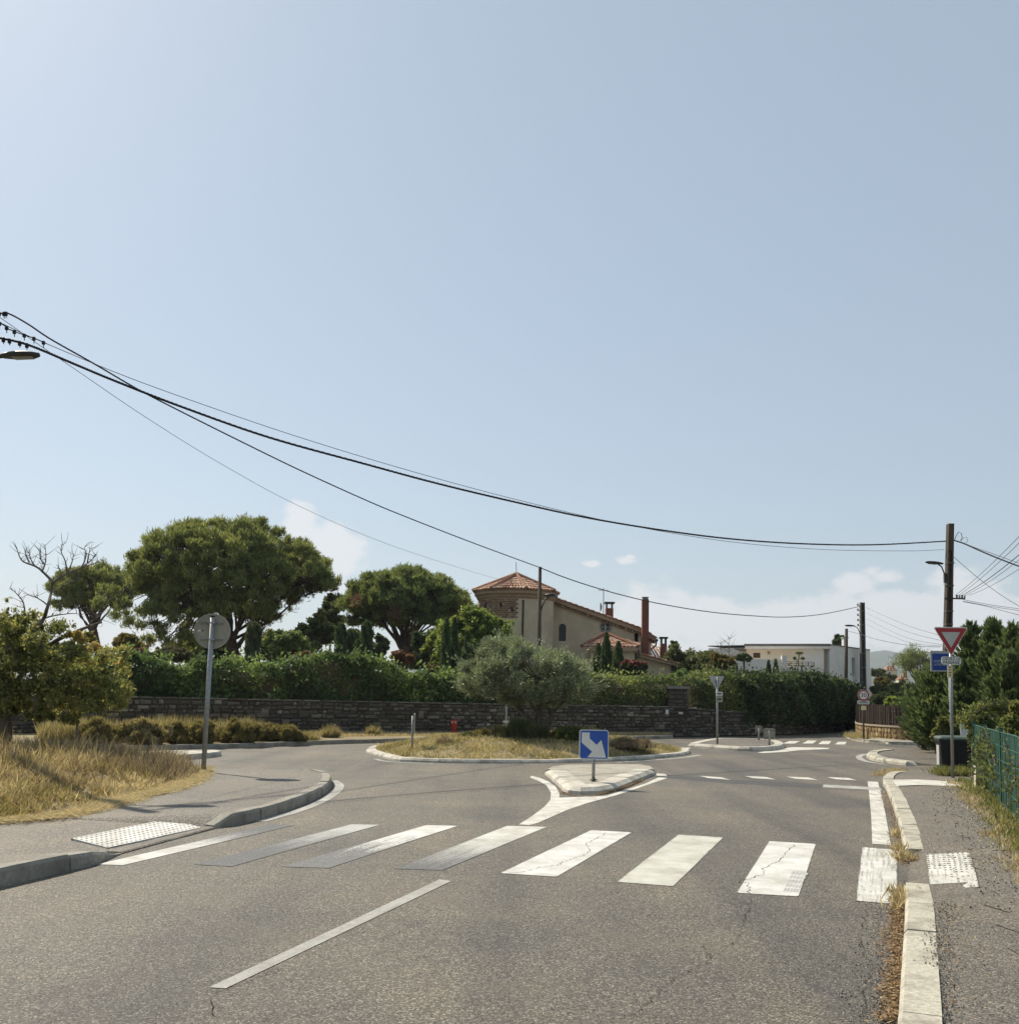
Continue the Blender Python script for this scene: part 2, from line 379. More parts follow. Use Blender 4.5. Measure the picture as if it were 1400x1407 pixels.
leaf_mat('dead_leaf', [(0, (.12, .06, .02)), (.5, (.30, .17, .06)), (1, (.55, .40, .2))], .3, .8, (1, .9, .7), .2)
leaf_mat('far_leaf', [(0, (0.0504, 0.0756, 0.0252)), (.6, (0.126, 0.1596, 0.0504)), (1, (0.252, 0.252, 0.084))], .4)
leaf_mat('ochre_leaf', [(0, (.09, .075, .015)), (1, (.24, .19, .045))], .5)
MT = MATS

# ------------------------------------------------------------------ mesh helpers
class MB:
    def __init__(s): s.v = []; s.f = []; s.uv = None; s.t = []
    def add(s, vs, fs, tint=None):
        k = len(s.v); s.v += [tuple(x) for x in vs]; s.f += [tuple(i + k for i in f) for f in fs]
        if tint is not None: s.t += [tint] * len(vs)
        return s
    def box(s, c, d, rz=0, tint=None):
        x, y, z = (q / 2 for q in d); ca, sa = math.cos(rz), math.sin(rz)
        vs = []
        for sx, sy, sz in ((-1,-1,-1),(1,-1,-1),(1,1,-1),(-1,1,-1),(-1,-1,1),(1,-1,1),(1,1,1),(-1,1,1)):
            px, py = sx * x, sy * y
            vs.append((c[0] + px * ca - py * sa, c[1] + px * sa + py * ca, c[2] + sz * z))
        return s.add(vs, [(0,3,2,1),(4,5,6,7),(0,1,5,4),(1,2,6,5),(2,3,7,6),(3,0,4,7)], tint)
    def tube(s, pts, rad, sides=8, cap=True, tint=None):
        pts = [Vector(p) for p in pts]; n = len(pts)
        if isinstance(rad, (int, float)): rad = [rad] * n
        vs, fs = [], []
        ref = None
        for i, p in enumerate(pts):
            d = (pts[min(i + 1, n - 1)] - pts[max(i - 1, 0)])
            if d.length < 1e-9: d = Vector((0, 0, 1))
            d.normalize()
            if ref is None:
                ref = Vector((1, 0, 0)) if abs(d.x) < .8 else Vector((0, 1, 0))
            a = d.cross(ref)
            if a.length < 1e-6: a = d.cross(Vector((0.3, 1, .2)))
            a.normalize(); b = d.cross(a); ref = b.cross(d) if False else ref
            for k in range(sides):
                q = 2 * math.pi * k / sides
                vs.append(p + a * (rad[i] * math.cos(q)) + b * (rad[i] * math.sin(q)))
        for i in range(n - 1):
            for k in range(sides):
                k2 = (k + 1) % sides
                fs.append((i * sides + k, i * sides + k2, (i + 1) * sides + k2, (i + 1) * sides + k))
        if cap:
            fs.append(tuple(range(sides - 1, -1, -1))); fs.append(tuple((n - 1) * sides + k for k in range(sides)))
        return s.add(vs, fs, tint)
    def cyl(s, c, r, h, sides=16, r2=None, tint=None):
        return s.tube([c, (c[0], c[1], c[2] + h)], [r, r if r2 is None else r2], sides, True, tint)
    def lathe(s, c, prof, sides=24, tint=None):
        vs, fs = [], []
        for r, z in prof:
            for k in range(sides):
                a = 2 * math.pi * k / sides
                vs.append((c[0] + r * math.cos(a), c[1] + r * math.sin(a), c[2] + z))
        for i in range(len(prof) - 1):
            for k in range(sides):
                k2 = (k + 1) % sides
                fs.append((i * sides + k, i * sides + k2, (i + 1) * sides + k2, (i + 1) * sides + k))
        fs.append(tuple(range(sides - 1, -1, -1))); fs.append(tuple((len(prof) - 1) * sides + k for k in range(sides)))
        return s.add(vs, fs, tint)
    def prism_xz(s, loop, y0, y1, tint=None):
        """outline in x,z extruded along y (y0 is the front)."""
        n = len(loop)
        vs = [(x, y0, z) for x, z in loop] + [(x, y1, z) for x, z in loop]
        fs = []
        for t in tessellate_polygon([[Vector((x, z, 0)) for x, z in loop]]):
            fs.append(tuple(t)); fs.append(tuple(i + n for i in reversed(t)))
        for i in range(n):
            j = (i + 1) % n
            fs.append((i, j, j + n, i + n))
        return s.add(vs, fs, tint)
    def prism_xy(s, loop, z0, z1, tint=None):
        n = len(loop)
        vs = [(p[0], p[1], z1) for p in loop] + [(p[0], p[1], z0) for p in loop]
        fs = []
        for t in tessellate_polygon([[Vector((p[0], p[1], 0)) for p in loop]]):
            fs.append(tuple(t)); fs.append(tuple(i + n for i in reversed(t)))
        for i in range(n):
            j = (i + 1) % n
            fs.append((i, j, j + n, i + n))
        return s.add(vs, fs, tint)
    def sheet(s, loop, z=None):
        vs = [(p[0], p[1], p[2] if z is None else z) for p in loop]
        fs = [tuple(t) for t in tessellate_polygon([[Vector((p[0], p[1], 0)) for p in loop]])]
        return s.add(vs, fs)
    def shift(s, d):
        s.v = [(a - d[0], b - d[1], c - d[2]) for a, b, c in s.v]; return s
def mesh_obj(name, mb, mat, parent=None, smooth=False, loc=None, fix=True):
    me = bpy.data.meshes.new(name)
    me.from_pydata(mb.v, [], mb.f)
    if mb.t and len(mb.t) == len(mb.v):
        at = me.attributes.new('tint', 'FLOAT', 'POINT'); at.data.foreach_set('value', np.array(mb.t, dtype=np.float32))
    if fix:
        bm = bmesh.new(); bm.from_mesh(me); bmesh.ops.recalc_face_normals(bm, faces=bm.faces); bm.to_mesh(me); bm.free()
    if smooth: me.polygons.foreach_set('use_smooth', [True] * len(me.polygons))
    me.materials.append(MT[mat] if isinstance(mat, str) else mat)
    me.update()
    return link(name, me, parent, loc)
def link(name, me, parent=None, loc=None):
    o = bpy.data.objects.new(name, me); COL.objects.link(o)
    if parent: o.parent = parent
    if loc: o.location = loc
    return o
def thing(name, label, cat, loc=(0, 0, 0), rz=0, group=None):
    o = bpy.data.objects.new(name, None); COL.objects.link(o)
    o.empty_display_size = .2
    o.location = loc; o.rotation_euler = (0, 0, rz)
    o['label'] = label; o['category'] = cat
    if group: o['group'] = group
    return o
def tag(o, label, cat, group=None):
    o['label'] = label; o['category'] = cat
    if group: o['group'] = group
    return o
def struct(o): o['kind'] = 'structure'; return o
def stuff(o): o['kind'] = 'stuff'; return o
def smooth_path(pts, n=6):
    pts = [Vector(p) for p in pts]; outp = []
    for i in range(len(pts) - 1):
        p0 = pts[max(i - 1, 0)]; p1 = pts[i]; p2 = pts[i + 1]; p3 = pts[min(i + 2, len(pts) - 1)]
        for k in range(n):
            t = k / n
            outp.append(.5 * ((2 * p1) + (p2 - p0) * t + (2 * p0 - 5 * p1 + 4 * p2 - p3) * t * t + (3 * p1 - p0 - 3 * p2 + p3) * t ** 3))
    outp.append(pts[-1]); return outp

# leaf clouds ------------------------------------------------------
def leaf_mesh(name, C, A, B, tint, mat, parent=None, loc=(0, 0, 0)):
    n = len(C)
    C = C - np.array(loc, dtype=np.float64)
    V = np.empty((n, 4, 3), dtype=np.float32)
    V[:, 0] = C - A; V[:, 1] = C + B - A * .15; V[:, 2] = C + A; V[:, 3] = C - B - A * .15
    me = bpy.data.meshes.new(name)
    me.vertices.add(n * 4); me.vertices.foreach_set('co', V.ravel())
    me.loops.add(n * 4); me.loops.foreach_set('vertex_index', np.arange(n * 4, dtype=np.int32))
    me.polygons.add(n); me.polygons.foreach_set('loop_start', np.arange(0, n * 4, 4, dtype=np.int32))
    me.update(calc_edges=True)
    at = me.attributes.new('tint', 'FLOAT', 'POINT')
    at.data.foreach_set('value', np.repeat(np.clip(tint, 0, 1), 4).astype(np.float32))
    me.materials.append(MT[mat])
    return link(name, me, parent)
def unit(a): return a / np.maximum(np.linalg.norm(a, axis=1, keepdims=True), 1e-9)
def rdir(rng, n): return unit(rng.normal(size=(n, 3)))
def clump_leaves(rng, cen, rad, per, L, W, out_w=.6, up_w=.3, rnd_w=.6, shell=.6, tint=None, tvar=.25, zcut=None):
    """leaves in ellipsoidal clumps: cen (k,3), rad (k,3)."""
    k = len(cen); n = k * per
    d = rdir(rng, n)
    r = shell + (1 - shell) * rng.random((n, 1))
    r = r * (rng.random((n, 1)) ** .25)
    ci = np.repeat(np.arange(k), per)
    C = cen[ci] + d * r * rad[ci]
    ax = unit(d * out_w + np.array([[0, 0, 1.0]]) * up_w + rdir(rng, n) * rnd_w)
    bx = unit(np.cross(ax, rdir(rng, n)))
    ls = L * (.65 + .7 * rng.random((n, 1)))
    T = (tint[ci] if tint is not None else .5) + (rng.random(n) - .5) * 2 * tvar
    return C, ax * ls / 2, bx * (W / L * ls) / 2, T
def cat(*parts):
    return tuple(np.concatenate([p[i] for p in parts]) for i in range(4))

def branchy(mb, start, end, r0, r1, rng, bend=.12, seg=6, sides=6):
    s, e = Vector(start), Vector(end); L = (e - s).length
    off = Vector(rng.normal(size=3)) * L * bend
    pts = []; rr = []
    for i in range(seg + 1):
        t = i / seg
        pts.append(s.lerp(e, t) + off * math.sin(math.pi * t) * .6 + Vector(rng.normal(size=3)) * L * .012 * (0 < i < seg))
        rr.append(r0 + (r1 - r0) * t)
    mb.tube(pts, rr, sides); return pts

def pine(label, base, ctr, rx, ry, rup, rdn, lobes, seed, mat='pine_leaf', per=105, rust=0, extra=None, forks=2, group=None, lobe_r=1.15, sub=9, zmin=-.45, thin=None, trunk_r=.32):
    """umbrella pine: trunk, radiating limbs, dome of needle lobes."""
    rng = np.random.default_rng(seed)
    t = thing('umbrella_pine', label, 'tree', base, 0, group)
    base = np.array(base); ctr = np.array(ctr)
    # lobe centres on the dome
    L = []
    gi = 0
    while len(L) < lobes and gi < 4000:
        gi += 1
        d = rdir(rng, 1)[0]
        if d[2] < zmin: continue
        if d[2] < 0 and rng.random() < .35: continue
        r = (rng.uniform(.84, .95) if rng.random() < .72 else rng.uniform(.45, .84)) if d[2] > 0 else rng.uniform(.45, .97)
        p = ctr + d * r * np.array([rx, ry, rup if d[2] > 0 else rdn])
        if thin is not None and thin(p): continue
        if all(np.linalg.norm((p - q) / np.array([1, 1, .8])) > lobe_r * .52 for q in L): L.append(p)
    if extra is not None: L += [np.array(e) for e in extra]
    L = np.array(L)
    lr = lobe_r * rng.uniform(.75, 1.2, len(L))
    # sub clumps on the upper side of each lobe
    cen, rad, tin = [], [], []
    for p, q in zip(L, lr):
        lt = rng.uniform(.4, .6)
        for _ in range(sub):
            d = rdir(rng, 1)[0]; d[2] = d[2] * .75 + .3
            cen.append(p + d * q * np.array([1, 1, .75]) * rng.uniform(.45, .85))
            s = q * rng.uniform(.5, .8); rad.append([s, s, s * .8]); tin.append(lt + rng.uniform(-.12, .12))
    cen, rad, tin = np.array(cen), np.array(rad), np.array(tin)
    C, A, B, T = clump_leaves(rng, cen, rad, per, .25, .05, .5, .7, .5, .15, tin, .24)
    leaf_mesh('crown', C, A, B, T, mat, t, base)
    if rust:
        pick = L[rng.choice(len(L), rust, replace=False)]
        C, A, B, T = clump_leaves(rng, pick + rng.normal(size=(rust, 3)) * .3 + np.array([0, -.8, -.2]), np.full((rust, 3), .55), 220, .2, .05, tint=np.full(rust, .5))
        leaf_mesh('dead_needles', C, A, B, T, 'needle_rust', t, base)
    # trunk and limbs
    mb = MB()
    hub = ctr - np.array([0, 0, rdn * .75])
    f0 = base + (hub - base) * .45
    mb.tube([Vector(base - np.array([0, 0, .4])), Vector(f0), Vector(hub)], [trunk_r * 1.25, trunk_r, trunk_r * .72], 10)
    mb.shift(base); mesh_obj('trunk', mb, 'bark_pine', t, True)
    mb = MB()
    nl = 20
    tips = []
    for i in range(nl):
        a = 2 * math.pi * i / nl + rng.uniform(-.2, .2)
        el = rng.uniform(.1, .95)
        e = ctr + np.array([math.cos(a) * rx * .72 * math.cos(el), math.sin(a) * ry * .72 * math.cos(el), rup * .75 * math.sin(el) - rdn * .15])
        st = f0 + (hub - f0) * rng.uniform(.35, 1.0)
        tips.append(branchy(mb, st, e, trunk_r * rng.uniform(.2, .38), .03, rng, .1, 7, 6))
    ap = np.array([list(p) for tp in tips for p in tp[2:]])
    for p in L:
        for _ in range(2):
            dd = np.linalg.norm(ap - p, axis=1); i = np.argsort(dd)[rng.integers(0, 3)]
            branchy(mb, ap[i], p + rng.normal(size=3) * .12 - np.array([0, 0, .1]), .04, .012, rng, .12, 4, 4)
    # bare lower twigs
    for _ in range(34):
        i = rng.integers(0, len(ap)); d = rdir(rng, 1)[0]; d[2] = d[2] * .4 - .1
        branchy(mb, ap[i], ap[i] + d * rng.uniform(.6, 1.5), .02, .008, rng, .15, 3, 3)
    mb.shift(base); mesh_obj('limbs', mb, 'bark_pine', t, True)
    return t

def leafy(name, label, cat_, base, ctr, rad, n_lobes, mat, seed, per=90, L=.12, W=.07, sub=6, trunk=.08, bark='bark_grey', group=None, lobe=.42, low=-.7, flower=None, tint=(.35, .6), up=.3, stems=1, crown_name='crown'):
    """shrub or round tree: lobes of leaves in an ellipsoid with a trunk and limbs inside."""
    rng = np.random.default_rng(seed)
    t = thing(name, label, cat_, base, 0, group)
    base = np.array(base, float); ctr = np.array(ctr, float); rad = np.array(rad, float)
    d = rdir(rng, n_lobes * 3); d = d[d[:, 2] > low][:n_lobes]
    rr = rng.uniform(.35, .82, (len(d), 1))
    Lc = ctr + d * rr * rad
    m = rad.min() if rad.min() > .25 else rad.mean()
    cen, ra, tin = [], [], []
    for p in Lc:
        q = lobe * m * rng.uniform(.7, 1.25); lt = rng.uniform(*tint)
        for _ in range(sub):
            dd = rdir(rng, 1)[0]; dd[2] = dd[2] * .8 + .15
            cen.append(p + dd * q * rng.uniform(.3, .8)); s = q * rng.uniform(.4, .65)
            ra.append([s, s, s * .85]); tin.append(lt + rng.uniform(-.12, .12))
    cen, ra, tin = np.array(cen), np.array(ra), np.array(tin)
    C, A, B, T = clump_leaves(rng, cen, ra, per, L, W, .5, up, .8, .45, tin, .28)
    keep = C[:, 2] > base[2] + .02
    leaf_mesh(crown_name, C[keep], A[keep], B[keep], T[keep], mat, t, base)
    if flower:
        fm, fn = flower
        top = cen[np.argsort(-cen[:, 2])][:max(6, len(cen) // 2)]
        pk = top[rng.choice(len(top), min(fn, len(top)), replace=False)]
        C, A, B, T = clump_leaves(rng, pk + np.array([0, -.05, .12]), np.full((len(pk), 3), lobe * m * .3), 40, L, W, tint=np.full(len(pk), .5))
        leaf_mesh('blossom', C, A, B, T, fm, t, base)
    mb = MB()
    for s_ in range(stems):
        o0 = np.array([rng.uniform(-.1, .1), rng.uniform(-.1, .1), 0]) * (stems > 1) * 2
        hub = ctr + (o0 if stems > 1 else 0) - np.array([0, 0, rad[2] * .35])
        mb.tube([Vector(base + o0 - np.array([0, 0, .15])), Vector((base + o0 + hub) / 2 + rng.normal(size=3) * .04), Vector(hub)], [trunk * 1.2, trunk, trunk * .7], 7)
        for p in Lc[s_::stems]:
            branchy(mb, hub - np.array([0, 0, rng.uniform(0, .3) * rad[2]]), p, trunk * .45, trunk * .12, rng, .1, 4, 4)
    mb.shift(base); mesh_obj('trunk' if stems == 1 else 'stems', mb, bark, t, True)
    return t

def cypress(label, base, h, r, seed, mat='cypress_leaf', n=3600, group=None, flat=False):
    rng = np.random.default_rng(seed)
    t = thing('cypress_tree', label, 'tree', base, 0, group)
    base = np.array(base, float)
    z = rng.random(n) ** .85
    prof = (np.minimum(1, (1 - z) * 2.6) ** .7 if not flat else np.minimum(1, (1 - z) * 14) ** .5) * np.minimum(1, .55 + z * 2.2)
    a = rng.random(n) * 2 * math.pi
    lump = 1 + .12 * np.sin(a * 5 + z * 23) + .08 * np.sin(a * 3 - z * 41)
    q = r * prof * lump * (.72 + .3 * rng.random(n))
    C = base + np.stack([np.cos(a) * q, np.sin(a) * q, z * h], 1)
    o = np.stack([np.cos(a), np.sin(a), np.zeros(n)], 1)
    ax = unit(o * .3 + np.array([[0, 0, 1.0]]) + rdir(rng, n) * .35); bx = unit(np.cross(ax, rdir(rng, n)))
    ls = .26 * (.6 + .8 * rng.random((n, 1)))
    leaf_mesh('crown', C, ax * ls / 2, bx * ls * .16, .45 + .2 * np.sin(a * 5 + z * 23) + (rng.random(n) - .5) * .6, mat, t, base)
    mb = MB(); mb.tube([(0, 0, -.3), (0, 0, h * .5), (0, 0, h * .95)], [.1, .07, .015], 7); mesh_obj('trunk', mb, 'bark_grey', t, True)
    # dense twig core
    mb = MB()
    zz = np.linspace(.03, .93, 12)
    mb.lathe((0, 0, 0), [(r * .62 * (min(1, (1 - x) * (2.6 if not flat else 14)) ** .7) * min(1, .55 + x * 2.2), x * h) for x in zz], 10)
    mesh_obj('twigs', mb, 'bark_grey', t, True)
    return t

def leyland(label, base, h, r, seed, n_b=260, per=64, mat='conifer_leaf', group=None, lean=(0, 0)):
    """conifer of up-swept feathery boughs."""
    rng = np.random.default_rng(seed)
    t = thing('conifer_tree', label, 'tree', base, 0, group)
    base = np.array(base, float)
    P_ = []; mb = MB()
    mb.tube([(0, 0, -.2), (lean[0] * .5, lean[1] * .5, h * .5), (lean[0], lean[1], h)], [.13, .08, .012], 7)
    for i in range(n_b):
        z = rng.random() ** .9
        a = rng.random() * 2 * math.pi
        ln = r * (1.05 - z) ** .75 * rng.uniform(.55, 1.12) + .12
        el = rng.uniform(.35, .95) + z * .35
        d = np.array([math.cos(a) * math.cos(el), math.sin(a) * math.cos(el), math.sin(el)])
        s = base + np.array([lean[0] * z, lean[1] * z, z * h * .93])
        ln2 = ln / max(.35, math.cos(el) + .25)
        u = rng.random(per) ** .7
        side = unit(np.cross(d, np.array([0, 0, 1.0]))[None])[0]; upv = np.cross(side, d)
        w = .26 * ln2 * (1 - u * .85) + .03
        off = side[None] * (rng.uniform(-1, 1, (per, 1)) * w[:, None]) + upv[None] * (rng.uniform(-.5, .5, (per, 1)) * w[:, None] * .6)
        C = s + d[None] * (u[:, None] * ln2) + off - np.array([[0, 0, .12]]) * (u[:, None] ** 2) * ln2 * 0
        ax = unit(d[None] * 1.0 + off / np.maximum(w[:, None], .02) * .45 + rdir(rng, per) * .3)
        bx = unit(np.cross(ax, rdir(rng, per)))
        ls = .17 * (.6 + .9 * rng.random((per, 1)))
        T = rng.uniform(.2, .65) + (rng.random(per) - .5) * .4 + u * .22
        P_.append((C, ax * ls / 2, bx * ls * .13, T))
        if i % 3 == 0:
            e = (d * ln2 * .8) + (s - base); mb.tube([Vector(s - base), Vector(e)], [.018, .005], 4)
    C, A, B, T = cat(*P_)
    keep = C[:, 2] > .06
    leaf_mesh('crown', C[keep], A[keep], B[keep], T[keep], mat, t, base)
    mesh_obj('trunk', mb, 'bark_grey', t, True)
    return t

def hedge(label, path, z0, tops, half, mat, seed, dens=480, L=.15, W=.075, wob=.16, group=None, setb=0.0):
    """clipped hedge along a plan path; tops = height per path point."""
    rng = np.random.default_rng(seed)
    t = thing('hedge', label, 'hedge', (path[0][0], path[0][1], z0), 0, group)
    base = np.array((path[0][0], path[0][1], z0))
    Pp = np.array(path, float); seg = np.diff(Pp, axis=0); sl_ = np.linalg.norm(seg, axis=1); cum = np.concatenate([[0], np.cumsum(sl_)]); tot = cum[-1]
    tops = np.array(tops, float)
    def at(s):
        x = np.interp(s, cum, Pp[:, 0]); y = np.interp(s, cum, Pp[:, 1]); h = np.interp(s, cum, tops)
        i = np.clip(np.searchsorted(cum, s) - 1, 0, len(seg) - 1); tdir = seg[i] / sl_[i][:, None]
        nrm = np.stack([tdir[:, 1], -tdir[:, 0]], 1)
        return x, y, h, nrm, tdir
    hm = tops.mean() - z0
    n = int(tot * (hm * 1.3 + half * 2) * dens)
    s = rng.random(n) * tot
    x, y, h, nrm, tdir = at(s)
    h = h + .10 * np.sin(s * 2.1 + seed) + .07 * np.sin(s * 5.3) + .05 * np.sin(s * 11.7 + 1)
    # cross section angle: 0 front bottom .. 1 back bottom
    q = rng.random(n)
    fr = hm * .9; tp = half * 2.0; per_ = fr + tp + fr * .5
    d = q * per_
    front = d < fr; top = (d >= fr) & (d < fr + tp)
    w = np.where(front, half, np.where(top, half - (d - fr), -half))
    zz = np.where(front, z0 + (h - z0) * (d / fr), np.where(top, h, h - (d - fr - tp) / (fr * .5) * (h - z0) * .6))
    # round shoulders, lumps, depth jitter
    rnd = np.clip((zz - (h - .45)) / .45, 0, 1); w = np.where(front, w * (1 - .28 * rnd ** 2), w)
    zz = np.where(top, zz - .18 * (np.abs(w) / half) ** 3, zz)
    lump = wob * (np.sin(s * 3.7 + zz * 3.1) * .5 + np.sin(s * 7.9 - zz * 5.7 + 2) * .35 + np.sin(s * 1.3 + zz * 1.9) * .5)
    dep = rng.random(n) ** 2 * .3
    w = w + np.where(front, lump - dep, np.where(top, 0, -lump + dep)); zz = zz + np.where(top, lump - dep * .8, 0)
    # stray shoots
    shoot = top & (rng.random(n) < .12); zz = zz + np.where(shoot, rng.random(n) ** 1.5 * .42, 0)
    thin_ = (np.sin(s * 1.9 + zz * 2.7 + seed) + np.sin(s * 4.3 - zz * 3.3) + np.sin(s * .7 + 2)) > 1.45; keep0 = ~thin_ | (rng.random(n) < .35)
    C = np.stack([x + nrm[:, 0] * w, y + nrm[:, 1] * w, zz], 1)
    o = np.stack([nrm[:, 0] * front, nrm[:, 1] * front, .35 + top * .8], 1)
    ax = unit(unit(o + 1e-6) * .7 + rdir(rng, n) * .8); bx = unit(np.cross(ax, rdir(rng, n)))
    ls = L * (.6 + .8 * rng.random((n, 1)))
    T = .46 + .16 * np.sin(s * 2.3 + zz * 2) + .12 * np.sin(s * .9 + seed) + (rng.random(n) - .5) * .55
    keep = (C[:, 2] > z0) & keep0
    leaf_mesh('foliage', C[keep], (ax * ls / 2)[keep], (bx * (W / L) * ls / 2)[keep], T[keep], mat, t, base)
    # twiggy core inside the leaves
    mb = MB(); ss = np.linspace(.05, tot - .05, max(4, int(tot / .8)))
    x, y, h, nrm, tdir = at(ss); vs, fs = [], []
    for i in range(len(ss)):
        hw = half - .32 if half > .5 else half * .45
        for k, (a, zt) in enumerate(((hw, z0 + .02), (hw, h[i] - .5), (hw * .5, h[i] - .3), (-hw * .5, h[i] - .3), (-hw, h[i] - .5), (-hw, z0 + .02))):
            vs.append((x[i] + nrm[i, 0] * a - base[0], y[i] + nrm[i, 1] * a - base[1], zt - base[2]))
    for i in range(len(ss) - 1):
        for k in range(5): fs.append((i * 6 + k, i * 6 + k + 1, (i + 1) * 6 + k + 1, (i + 1) * 6 + k))
    fs.append(tuple(range(6))); fs.append(tuple((len(ss) - 1) * 6 + k for k in range(6)))
    mb.add(vs, fs); mesh_obj('twigs', mb, 'garden_soil', t)
    return t

def grass(name, rng, pts, h, mat, tint, lean=.5, w=.014, parent=None):
    """blades standing on pts (n,3); h (n,) heights."""
    n = len(pts)
    a = rng.random(n) * 2 * math.pi; ll = lean * rng.random(n) ** .7 * 1.6
    d = unit(np.stack([np.cos(a) * ll, np.sin(a) * ll, np.ones(n)], 1))
    A = d * h[:, None] / 2
    C = pts + A * .95
    bx = unit(np.cross(d, rdir(rng, n))) * (w * (.6 + .8 * rng.random((n, 1)))) / 2
    return leaf_mesh(name, C, A, bx, tint, mat, parent)

def in_poly(x, y, poly):
    ins = np.zeros(len(x), bool); j = len(poly) - 1
    for i in range(len(poly)):
        xi, yi = poly[i][:2]; xj, yj = poly[j][:2]
        c = ((yi > y) != (yj > y)) & (x < (xj - xi) * (y - yi) / (yj - yi + 1e-12) + xi)
        ins ^= c; j = i
    return ins
def poly_dist(x, y, poly):
    dm = np.full(len(x), 1e9); n = len(poly)
    for i in range(n):
        ax_, ay = poly[i][:2]; bx_, by = poly[(i + 1) % n][:2]
        dx, dy = bx_ - ax_, by - ay
        t = np.clip(((x - ax_) * dx + (y - ay) * dy) / (dx * dx + dy * dy + 1e-12), 0, 1)
        dm = np.minimum(dm, np.hypot(x - ax_ - t * dx, y - ay - t * dy))
    return dm

# ================================================================== SETTING
rngG = np.random.default_rng(5)
# ground to the horizon (a ring of quads, flat)
mb = MB()
ringr = [0.1, 60, 150, 400, 1200, 4000, 9000]
vs, fs = [], []
for r_ in ringr:
    for k in range(48): vs.append((r_ * math.cos(k * math.pi / 24), r_ * math.sin(k * math.pi / 24), -.06))
for i in range(len(ringr) - 1):
    for k in range(48):
        k2 = (k + 1) % 48; fs.append((i * 48 + k, i * 48 + k2, (i + 1) * 48 + k2, (i + 1) * 48 + k))
mb.add(vs, fs); struct(mesh_obj('ground', mb, 'field'))
mb = MB(); mb.add([(-60, -14, 0), (60, -14, 0), (60, 80, 0), (-60, 80, 0)], [(0, 1, 2, 3)])
road = struct(mesh_obj('road', mb, 'asphalt'))

def world_line(p, q, y):
    t = (y - p[1]) / (q[1] - p[1]); return (p[0] + (q[0] - p[0]) * t, y)

def uv_quad(name, px, mat, z, parent):
    vs = [G(u, v, z) for u, v in px]; vs = [(p.x, p.y, z) for p in vs]
    me = bpy.data.meshes.new(name)
    # subdivide along so that the wear follows the stripe
    N = 8; V, Fc, UV = [], [], []
    a, b, c, d = [Vector(p) for p in vs]
    for i in range(N + 1):
        t = i / N; V += [a.lerp(d, t), b.lerp(c, t)]; UV += [(0, t), (1, t)]
    for i in range(N): Fc.append((2 * i, 2 * i + 1, 2 * i + 3, 2 * i + 2))
    me.from_pydata(V, [], Fc); ul = me.uv_layers.new(name='UVMap')
    for lp in me.loops: ul.data[lp.index].uv = UV[lp.vertex_index]
    me.materials.append(MT[mat]); me.update()
    return link(name, me, parent)
def uv_poly(name, pts, mat, z, parent):
    mb = MB(); mb.sheet(pts, z)
    o = mesh_obj(name, mb, mat, parent, fix=False); me = o.data
    ul = me.uv_layers.new(name='UVMap')
    for lp in me.loops:
        co = me.vertices[lp.vertex_index].co; ul.data[lp.index].uv = (co.x * .7, co.y * .35)
    return o
def band(pts, w):
    """flat strip of half-width list around a plan path -> polygon"""
    L, Rr = [], []
    for i, p in enumerate(pts):
        a = Vector(pts[max(i - 1, 0)][:2]); b = Vector(pts[min(i + 1, len(pts) - 1)][:2]); d = (b - a).normalized(); n = Vector((-d.y, d.x))
        ww = w[i] if isinstance(w, (list, tuple)) else w
        L.append((p[0] + n.x * ww, p[1] + n.y * ww)); Rr.append((p[0] - n.x * ww, p[1] - n.y * ww))
    return L + Rr[::-1]

# ---- road markings
Z1 = .004
stripes = [
 ([(133, 1188), (169, 1189), (405, 1134), (372, 1133)], 'paint_worn_a'),
 ([(266, 1188), (318, 1191), (522, 1133.5), (483, 1133)], 'paint_worn_b'),
 ([(386, 1191), (452, 1193), (629, 1135), (586, 1134)], 'paint_worn_c'),
 ([(542, 1194), (608, 1196), (751, 1136.5), (697, 1135)], 'paint_worn_d'),
 ([(687, 1200), (765, 1205), (868, 1144), (812, 1141)], 'paint_fresh'),
 ([(847, 1212), (925, 1218), (994, 1151), (932, 1147)], 'paint_grime'),
 ([(1012, 1227), (1097, 1232), (1121, 1160), (1057, 1156)], 'paint_fresh'),
 ([(1175, 1238), (1232, 1243), (1234, 1168), (1184, 1164)], 'paint_chip')]
for px, m_ in stripes: uv_quad('crosswalk_stripe', px, m_, Z1, road)
uv_quad('lane_dash', [(287, 1357), (310, 1358.5), (620, 1211), (604, 1208.5)], 'paint_line', Z1, road)
for (a, b) in (((961, 1067), (1004, 1071)), ((1023, 1067.2), (1066, 1070.6)), ((1081, 1068), (1124, 1071.2)), ((1136, 1068.6), (1178, 1071.8))):
    pts = [(a[0], a[1] - .4), (a[0] + 12, a[1] + 2.6), (b[0], b[1] + 1.0), (b[0] - 13, b[1] - 2.4)]
    uv_poly('give_way_dash', [g2(*p) for p in pts], 'paint_good', Z1, road)
uv_poly('give_way_dash', [g2(*p) for p in [(898, 1062.6), (914, 1064), (917, 1067), (903, 1066.5)]], 'paint_good', Z1, road)
Ypx = [(730, 1066.6), (741, 1069), (753, 1074), (763, 1081), (768.6, 1090), (768.6, 1096.6), (810, 1095), (833, 1094), (856, 1087), (887, 1077), (905, 1068.5),
       (917, 1069.5), (898, 1076), (867, 1087), (844, 1094), (807, 1104), (778, 1114), (740, 1131), (727, 1134.5), (713, 1133.5), (731, 1122), (748, 1109), (756, 1100), (757, 1090), (751, 1080), (740, 1073.5), (728, 1069)]
uv_poly('splitter_marking', [g2(*p) for p in Ypx], 'paint_good', Z1, road)
